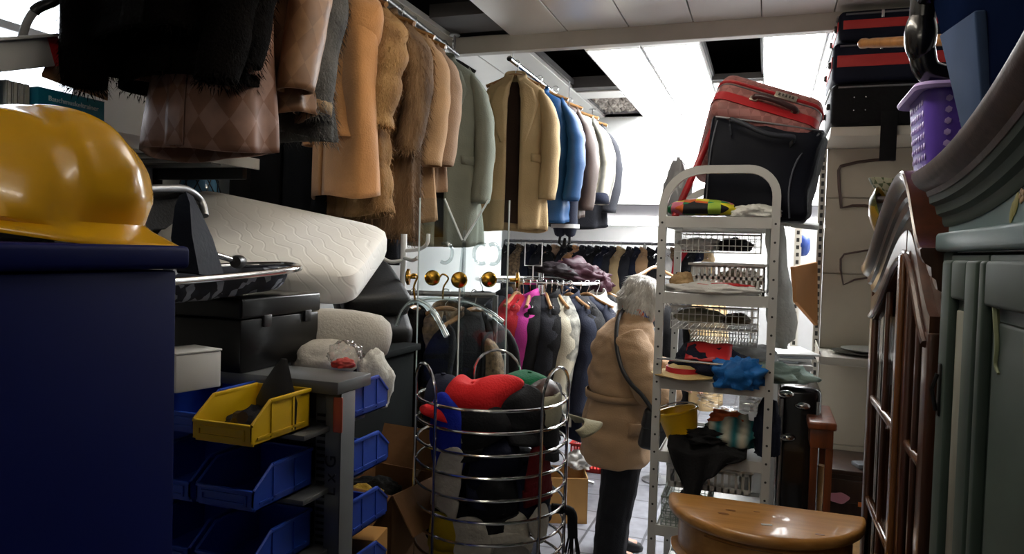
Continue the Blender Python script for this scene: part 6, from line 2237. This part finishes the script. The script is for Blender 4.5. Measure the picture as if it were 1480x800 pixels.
hcase('topmost navy suitcase with red stripe on the cream bay', z_mid, zt_top, m_ncase, True, .02)
hcase('second navy suitcase with red stripe, below the topmost one', z_b, z_mid, m_ncase, True, .0)
t = hcase('black suitcase at the bottom of the stack on the cream bay', ztb2, z_b, m_bcase, False, .0)
xs = PY(1284, 200, GY - .45).x
B().box2((xs - .035, GY - .452, PY(1284, 232, GY - .45).z), (xs + .035, GY - .447, ztb2 + .06), .001).build('hanging_strap', m_bcase, t)
# wooden handle in front
t = thing('rolling_pin', 'long turned wooden handle poking out before the striped suitcases', 'handle', P(1290, 62, 2.6))
a_, c_ = P(1243, 63, 2.75), P(1420, 55, 2.3)
ax = c_ - a_
B().lathe([(.0, 0), (.012, .0), (.018, .008), (.019, .025), (.016, .04), (.018, .06), (.019, .2), (.020, ax.length)], a_, 20, V((0, 0, 1)).rotation_difference(ax.normalized()).to_matrix()).build('handle', wood('turned_wood', '#a8743c', '#7d5226'), t)

# dark chest under the bay shelf
qx0, qx1 = PY(1182, 700, GY - .45).x, 1.2
zc2 = PY(1240, 672, GY - .3).z
m_dkw = wood('dark_stained_wood', '#3a241a', '#24150f', coat=.1)
t = thing('wooden_chest', 'dark wooden chest with price stickers below the cream shelf', 'chest', ((qx0 + qx1) / 2, GY - .2, .1))
B().box2((qx0, GY - .40, .105), (qx1, GY - .02, zc2 - .025), .004).build('body', m_dkw, t)
B().box2((qx0 - .015, GY - .42, zc2 - .025), (qx1 + .015, GY - .01, zc2), .006).build('top', m_dkw, t)
dr = B().box2((qx0 + .03, GY - .412, zc2 - .16), (qx1 - .03, GY - .40, zc2 - .05), .004).build('drawer', m_dkw, t)
pq = PY(1212, 719, GY - .413)
b = B()
b.prism([(.048 * cos(a) * (1 + .12 * sin(3 * a)), .026 * sin(a) * (1 + .1 * cos(5 * a))) for a in [2 * pi * k / 24 for k in range(24)]], .002, frame_m(pq, (1, 0, 0), (0, 0, 1)) @ MX.Translation((0, 0, 0)))
b.build('pink_sticker', mat('pink_paper', '#d68fa0', rough=.8, var=.04), t, label='pink paper sticker')
pq = PY(1246, 729, GY - .414)
B().box(pq, (.036, .002, .022)).build('orange_sticker', mat('orange_paper', '#c86a2a', rough=.8), t, label='orange price sticker')
q = PY(1250, 690, GY - .3)
tag(B().box((q.x, GY - .32, zc2 + .012), (.11, .08, .02), MX.Rotation(R(20), 3, 'Z'), .004).build('notebook', mat('grey_notebook', '#6b6f72', rough=.5)), 'small grey notebook lying on the dark chest', 'notebook')

# ================================================================== half-moon table
m_pine = wood('waxed_pine', '#bf8c4e', '#a06e34', stretch=(1.2, 14, 14), scale=2.6, coat=.35, rough=.3)
m_knot = wood('pine_knot', '#6a3d18', '#8a5626', coat=.3)
DC = V((.018, 2.575, 0))
DR, DB = .308, .305
DZ = .785
t = thing('half_moon_table', 'waxed pine half-moon side table with drawer in front of the trolley', 'table', (DC.x, DC.y - .12, 0))


def halfmoon(rx, ry, n_=40):
    return [(DC.x + rx * cos(pi + pi * k / n_), DC.y + ry * sin(pi + pi * k / n_)) for k in range(n_ + 1)]


def halfslab(rings):
    b = B()
    b.loft([[V((x, y, z)) for x, y in halfmoon(r, r2)] for r, r2, z in rings])
    return b


halfslab([(DR - .012, DB - .012, DZ - .036), (DR - .002, DB - .002, DZ - .032), (DR, DB, DZ - .022), (DR, DB, DZ - .010), (DR - .004, DB - .004, DZ - .003), (DR - .012, DB - .012, DZ)]).build('top', m_pine, t, angle=60)
halfslab([(DR - .035, DB - .035, DZ - .15), (DR - .035, DB - .035, DZ - .035)]).build('apron', m_pine, t, angle=60)
halfslab([(DR - .03, DB - .03, DZ - .17), (DR - .015, DB - .015, DZ - .165), (DR - .012, DB - .012, DZ - .155), (DR - .03, DB - .03, DZ - .148)]).build('lower_moulding', m_pine, t, angle=60)
rows = []
for z in (DZ - .135, DZ - .055):
    rows.append([V((DC.x + (DR - .030) * cos(a), DC.y + (DB - .030) * sin(a), z)) for a in [R(232 + 76 * k / 16) for k in range(17)]])
dr = B().patch(rows, .012).build('drawer', m_pine, t, angle=60)
kp = V((DC.x + .03, DC.y - DB + .018, DZ - .095))
kb = B().lathe([(0, 0), (.018, 0), (.018, .003), (.007, .006), (.007, .014), (.013, .020), (.012, .028), (0, .031)], kp, 20, V((0, 0, 1)).rotation_difference(V((0, -1, 0))).to_matrix())
kb.build('knob', mat('dark_bronze_knob', '#30261c', rough=.35, metal=.7), dr)
for x, y in ((DC.x - DR + .06, DC.y - .045), (DC.x + DR - .06, DC.y - .045), (DC.x, DC.y - DB + .07)):
    B().lathe([(0, 0), (.016, 0), (.020, .06), (.014, .08), (.024, .2), (.026, .42), (.018, .5), (.026, .53), (.026, DZ - .15), (0, DZ - .15)], (x, y, 0), 18).build('leg', m_pine, t)
b = B()
for x, y, rx in ((-.10, -.11, .016), (-.02, -.09, .010), (-.12, -.15, .018), (.16, -.22, .014)):
    b.lathe([(0, .0006), (rx, .0006), (rx, 0)], (DC.x + x, DC.y + y, DZ), 16, MX.Diagonal((1, .45, 1)))
b.build('knot_pattern', m_knot, t)
q = PZ(1108, 758, DZ)
B().box((q.x, q.y, DZ + .001), (.032, .012, .0012), MX.Rotation(R(10), 3, 'Z')).build('price_label', mat('white_paper_label', '#d8d8d4', rough=.7), t, label='small white blank sticker')

# ================================================================== wardrobes on the right
m_walnut = wood('brown_walnut', '#4a2815', '#30180c', stretch=(14, 14, 1.2), coat=.35, rough=.3)
m_walnut2 = wood('brown_walnut_light', '#6e4522', '#523016', coat=.4, rough=.25)
WX = .35
BYA, BYB = 1.74, 2.74
t = thing('display_cabinet', 'brown wooden glazed cabinet with arched cornice between shelves and green wardrobe', 'cabinet', (WX + .2, (BYA + BYB) / 2, 0))
ZS = 1.60


def arch(y):      # top line of the cornice
    yc_ = 2.05
    u = .5 + .5 * ((y - yc_) / (BYB - yc_) if y > yc_ else (y - yc_) / (yc_ - BYA))
    return 1.585 + .215 * (max(0.0, sin(pi * min(1, max(0, u)))) ** 1.6) + .045 * (1 - min(1, max(0, u)))


B().box2((WX + .02, BYA, .06), (WX + .42, BYA + .02, ZS)).box2((WX + .02, BYB - .02, .06), (WX + .42, BYB, ZS)).build('side_panel', m_walnut, t, smooth=False)
B().box2((WX + .40, BYA + .02, .06), (WX + .42, BYB - .02, 1.76)).build('back_panel', m_walnut, t, smooth=False)
def dtop(y):
    f = (y - BYA) / (2.09 - BYA) if y < 2.09 else (BYB - y) / (BYB - 2.09)
    f = max(0.0, min(1.0, f))
    return 1.435 + .20 * f * f * (3 - 2 * f)


n_ = 40
ys = [lerp(BYA - .01, BYB + .01, k / n_) for k in range(n_ + 1)]
# cornice : stepped mouldings swept along the arch
PROF = [(.03, -.118), (.0, -.118), (-.004, -.110), (-.006, -.092), (-.016, -.086), (-.020, -.066), (-.028, -.060), (-.030, -.040), (-.042, -.032), (-.050, -.018), (-.052, -.004), (-.048, .0), (.44, .0), (.44, -.02), (.03, -.03)]
B().loft([[V((WX + px_, y, arch(y) + pz_)) for px_, pz_ in PROF] for y in ys]).build('cornice', m_walnut, t, angle=35)
# frieze below the arch
rings = [[V((WX, y, dtop(y) + .02)), V((WX, y, max(dtop(y) + .03, arch(y) - .11))), V((WX + .03, y, max(dtop(y) + .03, arch(y) - .11))), V((WX + .03, y, dtop(y) + .02))] for y in ys]
B().loft(rings).build('frieze', m_walnut, t, smooth=False)
B().box2((WX, BYA, 0.0), (WX + .42, BYB, .09), .004).build('plinth', m_walnut, t)
for z in (.5, .92, 1.28):
    B().box2((WX + .06, BYA + .02, z), (WX + .40, BYB - .02, z + .018), .002).build('inner_shelf', m_walnut2, t)


def gdoor(y0_, y1_, label=None):
    d = B()
    w_ = .062
    zb_, zt__ = .10, 1.45
    for a, c in ((y0_, y0_ + w_), (y1_ - w_, y1_)):
        d.box2((WX - .022, a, zb_), (WX + .004, c, dtop((a + c) / 2)), .006, 3)
    d.box2((WX - .022, y0_ + w_, zb_), (WX + .004, y1_ - w_, zb_ + .10), .006, 3)
    # top rail whose lower edge sweeps up to the middle of the cabinet
    rr, br = [], []
    for k in range(25):
        y = lerp(y0_ + .004, y1_ - .004, k / 24)
        z = dtop(y)
        rr.append([V((WX - .020, y, z - .035)), V((WX - .020, y, z + .045)), V((WX + .003, y, z + .045)), V((WX + .003, y, z - .035))])
        br.append(V((WX - .024, y, z - .02)))
    d.loft(rr)
    o = d.build('door', m_walnut, t, angle=40)
    B().tube(br[1:-1], .009, 8).build('arch_bead', m_walnut, o)
    for z in (.47, .81, 1.14):
        B().box2((WX - .020, y0_ + w_, z), (WX + .002, y1_ - w_, z + .026), .008, 3).build('muntin', m_walnut2, o)
    ym = (y0_ + y1_) / 2
    B().box2((WX - .018, ym - .011, zb_ + .1), (WX + .001, ym + .011, dtop(ym) - .01), .006, 3).build('muntin', m_walnut, o)
    B().box2((WX - .012, y0_ + w_, zb_ + .1), (WX - .009, y1_ - w_, min(dtop(y0_ + w_), dtop(y1_ - w_)))).build('glass', acrylic('cabinet_glass', (.8, .78, .74), .02, .10), o, smooth=False)
    return o


ymid = 2.09
d1 = gdoor(BYA + .03, ymid - .004)
d2 = gdoor(ymid + .004, BYB - .03)
B().box2((WX - .036, ymid - .022, .10), (WX - .02, ymid + .022, 1.62), .007, 3).build('centre_bead', m_walnut2, t)
B().lathe([(0, 0), (.012, 0), (.007, .012), (.013, .026), (0, .032)], (WX - .036, ymid - .01, .84), 14, V((0, 0, 1)).rotation_difference(V((-1, 0, 0))).to_matrix()).build('knob', m_brass, t)

# painted wardrobe
GYA, GYB = .30, 1.715
m_green = mat('grey_green_milk_paint', '#3f4d45', rough=.55, var=.10, scale=5, spec=.2, col2='#323e38')
m_greenl = mat('blue_green_milk_paint', '#5b7478', rough=.42, var=.08, scale=4, col2='#4d6669')
m_trimb = wood('brown_violet_moulding', '#533d39', '#382724', coat=.06, rough=.5)
m_worn = mat('worn_whitewash', '#8f9186', rough=.7, col2='#5d5648', scale=9, stretch=(1, 1, .35))
t = thing('wardrobe', 'grey-green painted rustic wardrobe with curved cornice at the right edge', 'wardrobe', (WX + .27, (GYA + GYB) / 2, 0))
GS = 1.62
B().box2((WX + .01, GYA, .05), (WX + .55, GYA + .02, GS)).box2((WX + .01, GYB - .02, .05), (WX + .55, GYB, GS)).build('side_panel', m_green, t, smooth=False)
B().box2((WX + .53, GYA + .02, .05), (WX + .55, GYB - .02, 1.74)).build('back_panel', m_green, t, smooth=False)
B().box2((WX + .01, GYA + .01, 1.735), (WX + .55, GYB - .01, 1.75)).build('roof_board', m_green, t, smooth=False)


def arch2(y):
    u = (GYB - y) / (GYB - GYA)            # 0 at the far end
    v_ = u / .5 if u < .5 else (1 - u) / .5
    return 1.752 + .105 * max(0.0, min(1, v_)) ** 2.3


ys = [lerp(GYA - .03, GYB + .03, k / 48) for k in range(49)]
cl_ = lambda y: arch2(min(max(y, GYA), GYB))
P_UP = [(.03, -.016), (-.040, -.016), (-.044, -.006), (-.056, .000), (-.066, .010), (-.072, .022), (-.072, .032), (-.064, .036), (.03, .036)]
P_LO = [(.03, -.078), (-.006, -.078), (-.010, -.072), (-.012, -.058), (-.022, -.052), (-.026, -.036), (-.036, -.030), (-.038, -.016), (.03, -.016)]
B().loft([[V((WX + px_, y, cl_(y) + pz_)) for px_, pz_ in P_UP] for y in ys]).build('cornice', m_trimb, t, angle=35)
B().loft([[V((WX + px_, y, cl_(y) + pz_)) for px_, pz_ in P_LO] for y in ys]).build('cornice_moulding', m_green, t, angle=35)
rings = [[V((WX - .004, y, 1.62)), V((WX - .004, y, arch2(y) - .06)), V((WX + .02, y, arch2(y) - .06)), V((WX + .02, y, 1.62))] for y in [lerp(GYA, GYB, k / 48) for k in range(49)]]
B().loft(rings).build('frieze', m_greenl, t, smooth=False)
B().box2((WX - .028, GYA, 1.622), (WX + .02, GYB, 1.660), .008, 3).build('frieze_rail', m_greenl, t)
B().box2((WX - .02, GYA, 0), (WX + .5, GYB, .12), .006).build('plinth', m_green, t)
for a, c in ((GYA, GYA + .09), (GYB - .085, GYB)):
    B().box2((WX - .012, a, .12), (WX + .02, c, 1.622), .006, 3).build('corner_post', m_green, t)


def pdoor(y0_, y1_, w_):
    o = B().box2((WX - .016, y0_, .13), (WX + .006, y1_, 1.615), .003).build('door', m_green, t)
    for a, c in ((y0_ + .004, y0_ + w_), (y1_ - w_, y1_ - .004)):
        B().box2((WX - .032, a, .14), (WX - .014, c, 1.605), .006, 3).build('stile', m_green, o)
    for a, c in ((.14, .26), (.82, .92), (1.535, 1.605)):
        B().box2((WX - .031, y0_ + w_, a), (WX - .014, y1_ - w_, c), .006, 3).build('rail', m_green, o)
    return o


d1 = pdoor(.80, 1.360, .035)
d2 = pdoor(1.368, 1.622, .075)
for a, c in ((.28, .80), (.94, 1.515)):
    B().box2((WX - .022, .855, a), (WX - .014, 1.305, c), .007, 3).build('panel', m_green, d1)
    B().box2((WX - .020, 1.446, a), (WX - .014, 1.543, c), .003, 3).build('whitewashed_panel', m_worn, d2)
m_scroll = mat('faded_ochre_paint', '#79805f', rough=.7, var=.2)
b = B()
yc = 1.262
cur = spline([(WX - .0235, yc - .028, 1.575), (WX - .0235, yc - .004, 1.592), (WX - .0235, yc + .022, 1.585), (WX - .0235, yc + .032, 1.556), (WX - .0235, yc + .018, 1.515), (WX - .0235, yc + .006, 1.48), (WX - .0235, yc + .010, 1.452), (WX - .0235, yc - .006, 1.440)], 6)
b.tube(cur, [.0022 + .0026 * sin(pi * k / (len(cur) - 1)) for k in range(len(cur))], 6)
b.tube(spline([(WX - .0235, yc + .026, 1.54), (WX - .0235, yc + .002, 1.535), (WX - .0235, yc - .010, 1.55)], 6), .002, 6)
b.build('scroll_pattern', m_scroll, d1)
b = B()
for (yy, zz, r_) in ((1.22, 1.715, .014), (1.20, 1.735, .012), (1.24, 1.73, .010), (1.17, 1.72, .014), (1.15, 1.75, .012), (1.26, 1.70, .010), (1.12, 1.73, .014)):
    for k in range(5):
        a = 2 * pi * k / 5
        b.ball((WX - .005, yy + r_ * .7 * cos(a), zz + r_ * .7 * sin(a)), (.0016, r_ * .5, r_ * .5), None, 2)
b.build('flower_pattern', mat('faded_pink_paint', '#9a8a84', rough=.7, col2='#b08a4a', scale=30), t)
b = B()
for (yy, zz) in ((1.285, 1.69), (1.30, 1.68), (1.21, 1.69), (1.17, 1.69)):
    b.ball((WX - .005, yy, zz), (.0016, .010, .020), MX.Rotation(R(30), 3, 'X'), 2)
b.build('leaf_pattern', mat('ochre_leaf_paint', '#8a8348', rough=.7), t)
kq = V((WX - .034, 1.585, 1.36))
B().box(kq, (.004, .020, .10), None, .003).tube([kq + V((-.004, 0, .03)), kq + V((-.012, 0, .0)), kq + V((-.004, 0, -.04))], .004, 8).build('iron_escutcheon', mat('black_iron', '#1c1b1a', rough=.5, metal=.6), t)

# things on the cabinets
t = thing('cabinet_top_support', 'x', 'x')
bpy.data.objects.remove(t)
pb0 = V((WX + .035, 2.02, 0))
zt3 = arch(2.2) + .002
m_purple = mat('purple_plastic', '#5a3fa8', rough=.4, var=.05)
m_purplel = mat('lilac_plastic_rim', '#a894cc', rough=.4, var=.05)
t = thing('plastic_basket', 'purple perforated plastic basket with lilac rim on the brown cabinet', 'basket', (WX + .16, 2.2, zt3))


def rring(x0_, x1_, y0_, y1_, z, r=.04, n_=6):
    pts = []
    for sx, sy, a0 in ((x1_ - r, y1_ - r, 0), (x0_ + r, y1_ - r, 90), (x0_ + r, y0_ + r, 180), (x1_ - r, y0_ + r, 270)):
        for k in range(n_):
            a = R(a0 + 90 * k / (n_ - 1))
            pts.append(V((sx + r * cos(a), sy + r * sin(a), z)))
    return pts


bx0, bx1, by0, by1 = WX - .012, WX + .24, 1.98, 2.24
H_ = .215
rs = []
for f, z in ((.022, zt3), (.018, zt3 + .01), (.0, zt3 + H_)):
    rs.append(rring(bx0 + f, bx1 - f, by0 + f, by1 - f, z))
for f, z in ((.004, zt3 + H_), (.026, zt3 + .012)):
    rs.append(rring(bx0 + f, bx1 - f, by0 + f, by1 - f, z))
B().loft(rs).build('body', m_purple, t)
B().loft([rring(bx0 - a, bx1 + a, by0 - a, by1 + a, zt3 + z) for a, z in ((-.004, H_ - .004), (.022, H_ - .008), (.026, H_ + .0), (.022, H_ + .008), (-.004, H_ + .006), (-.004, H_ - .004))], caps=(False, False)).build('rim', m_purplel, t)
b = B()
for i in range(7):
    for j in range(6):
        y = by0 + .055 + j * .030
        z = zt3 + .03 + i * .026
        f = lerp(.018, .0, (z - zt3) / H_)
        b.ball((bx0 + f - .0005, y, z), (.0015, .0085, .0085), None, 1)
        xx = bx0 + .05 + j * .03
        b.ball((xx, by1 - f + .0005, z), (.0085, .0015, .0085), None, 1)
        b.ball((xx, by0 + f - .0005, z), (.0085, .0015, .0085), None, 1)
b.build('hole_pattern', m_purplel, t)

# navy case and black frame lying on wardrobe and basket
m_bluecase = mat('dark_blue_case', '#0a1228', rough=.95, spec=.0, var=.2)
zt4 = 1.752
C0 = V((WX + .05, 1.26, zt4))
t = thing('hard_case', 'dark blue case standing on the painted wardrobe under the ceiling', 'case', C0 + V((.2, .2, 0)))
b = B()
slab(b, [(WX - .02, .80, 2.46), (WX - .02, 2.22, 2.46), (WX + .03, 1.68, zt4 + .005), (WX + .03, .90, zt4 + .005)], (.40, 0, 0), .03, 4)
b.build('shell', m_bluecase, t)
slab(B(), [(WX - .012, 1.56, 2.06), (WX - .012, 1.86, 2.10), (WX + .016, 1.675, 1.80), (WX + .016, 1.56, 1.80)], (.02, 0, 0), .004).build('side_pocket', mat('slate_blue_canvas', '#3a4a66', spec=.05, rough=.9, var=.12), t)
for y in (1.2, 1.6):
    B().box((WX + .035, y, 2.3), (.012, .05, .03), None, .004).build('latch', m_steel, t)
t = thing('pushchair_frame', 'glossy black folded pushchair frame lying across the dark blue case and purple basket', 'frame', (WX + .05, 1.95, zt3 + H_))
FXO = WX - .035
fz = zt3 + H_ + .012
B().tube(spline([(FXO + .03, 2.02, 2.50), (FXO + .02, 2.03, 2.28), (FXO + .02, 2.04, 2.12), (FXO + .05, 2.05, fz + .03), (FXO + .15, 2.05, fz + .03), (FXO + .22, 2.04, 2.2), (FXO + .24, 2.02, 2.48)], 6), .030, 14).build('loop_tube', m_blackabs, t)
B().tube([(FXO + .02, 2.04, 2.22), (FXO - .0, 1.80, 2.33), (FXO - .0, 1.55, 2.42)], .022, 12).build('side_arm', m_blackabs, t)
B().tube([(FXO + .02, 2.05, 2.44), (FXO + .0, 1.7, 2.47), (FXO + .0, 1.3, 2.5)], .03, 12).build('push_bar', m_blackabs, t)
B().ball((FXO + .015, 2.035, 2.15), (.036, .036, .07), None, 3).build('joint', m_blackabs, t)

# yellow-green painted plate and bowl peeping out behind the brown cornice
q = PY(1250, 322, 2.92)
t = thing('ceramic_dish', 'olive and ochre ceramic dish propped up behind the brown cabinet', 'dish', q)
rotd = MX.Rotation(R(70), 3, 'Y') @ MX.Rotation(R(20), 3, 'X')
B().lathe([(0, 0), (.05, 0), (.09, .018), (.115, .045), (.118, .05), (.112, .05), (.085, .025), (.05, .008), (0, .008)], q + V((.03, 0, 0)), 32, rotd).build('dish', pattern('olive_ochre_glaze', 'cells', ['#5a5a20', '#8a6a1a', '#3a3a22', '#a8842a'], scale=18, uv=False, extra=1, rough=.3), t)
q2 = PY(1272, 277, 3.0)
t = thing('woven_bowl', 'small green and cream checked bowl above the olive dish', 'bowl', q2)
B().lathe([(0, 0), (.05, 0), (.085, .03), (.10, .05), (.102, .054), (.095, .052), (.05, .01), (0, .01)], q2 + V((.05, 0, -.02)), 28, MX.Rotation(R(10), 3, 'Y')).build('bowl', pattern('green_cream_check', 'checker', ['#a8a890', '#4e5c3e'], scale=40, uv=False, rough=.5), t)
# tall plant-stand shelf that carries both dishes, behind the cabinet
t = thing('corner_stand', 'dark narrow stand behind the brown cabinet carrying the dishes', 'stand', (WX + .16, 2.98, 0))
B().box2((WX + .02, 2.80, q.z - .13), (WX + .34, 3.12, q.z - .11), .004).build('top', m_walnut, t)
B().box2((q2.x - .02, 2.93, q2.z - .045), (q2.x + .2, 3.12, q2.z - .02), .003).build('upper_board', m_walnut, t)
for x, y in ((WX + .04, 2.82), (WX + .32, 2.82), (WX + .04, 3.10), (WX + .32, 3.10)):
    B().box2((x - .012, y - .012, 0), (x + .012, y + .012, q.z - .13)).build('leg', m_walnut, t)
B().box2((WX + .12, 3.08, q.z - .11), (WX + .32, 3.10, q2.z - .03)).build('riser', m_walnut, t)

# ---- things on the floor beyond the basket
fb = PZ(828, 742, 0)
fb = P(830, 742, 4.35)
open_box('plain cardboard box on the tiles right of the hat basket', (P(815, 720, 4.5).x, P(815, 720, 4.5).y, 0), (.26, .26, .27), R(19), False, mat('tan_cardboard', '#b98a4e'))
tag(heap('white_cloth', c_white, (P(838, 655, 4.5).x, P(838, 655, 4.5).y, .335), (.085, .09, .07), 71, .5), 'crumpled white cloth on the cardboard box beside the woman', 'cloth')
cq = PZ(862, 684, 0)
slot_basket('red plastic shopping basket on the floor behind the woman', (cq.x - .2, cq.y, 0.001), (cq.x + .2, cq.y + .28, .2), mat('red_basket_plastic', '#b3241c', rough=.4), 16, 2, 'shopping_basket')
# hanger and garments behind the woman's head
coat('jacket', 'dark jacket hanging behind the trolley left post', 'jacket', P(985, 402, 5.2), YAW + R(60), c_black, W=.42, L=.9, T=.09, sl=.55, seed=200, lowres=True, group='garments behind the trolley')
coat('jacket', 'beige jacket hanging behind the trolley, right of the dark one', 'jacket', P(1025, 402, 5.2), YAW + R(60), c_beige, W=.42, L=.9, T=.09, sl=.55, seed=201, lowres=True, group='garments behind the trolley')
hanger('wood', 'empty wide wooden hanger in front of the far jackets beside the trolley post', P(948, 372, 5.0), YAW + R(35), .40)
ra, rb = P(930, 372, 5.1), P(1075, 400, 5.1)
zr = P(985, 402, 5.2).z
rail('clothes_rail', 'short clothes rail behind the trolley', (P(960, 402, 5.2).x, P(960, 402, 5.2).y, zr), (P(1090, 402, 5.2).x, P(1090, 402, 5.2).y, zr), .012, m_steel, posts=[(P(960, 402, 5.2).x, P(960, 402, 5.2).y, zr), (P(1090, 402, 5.2).x, P(1090, 402, 5.2).y, zr)])
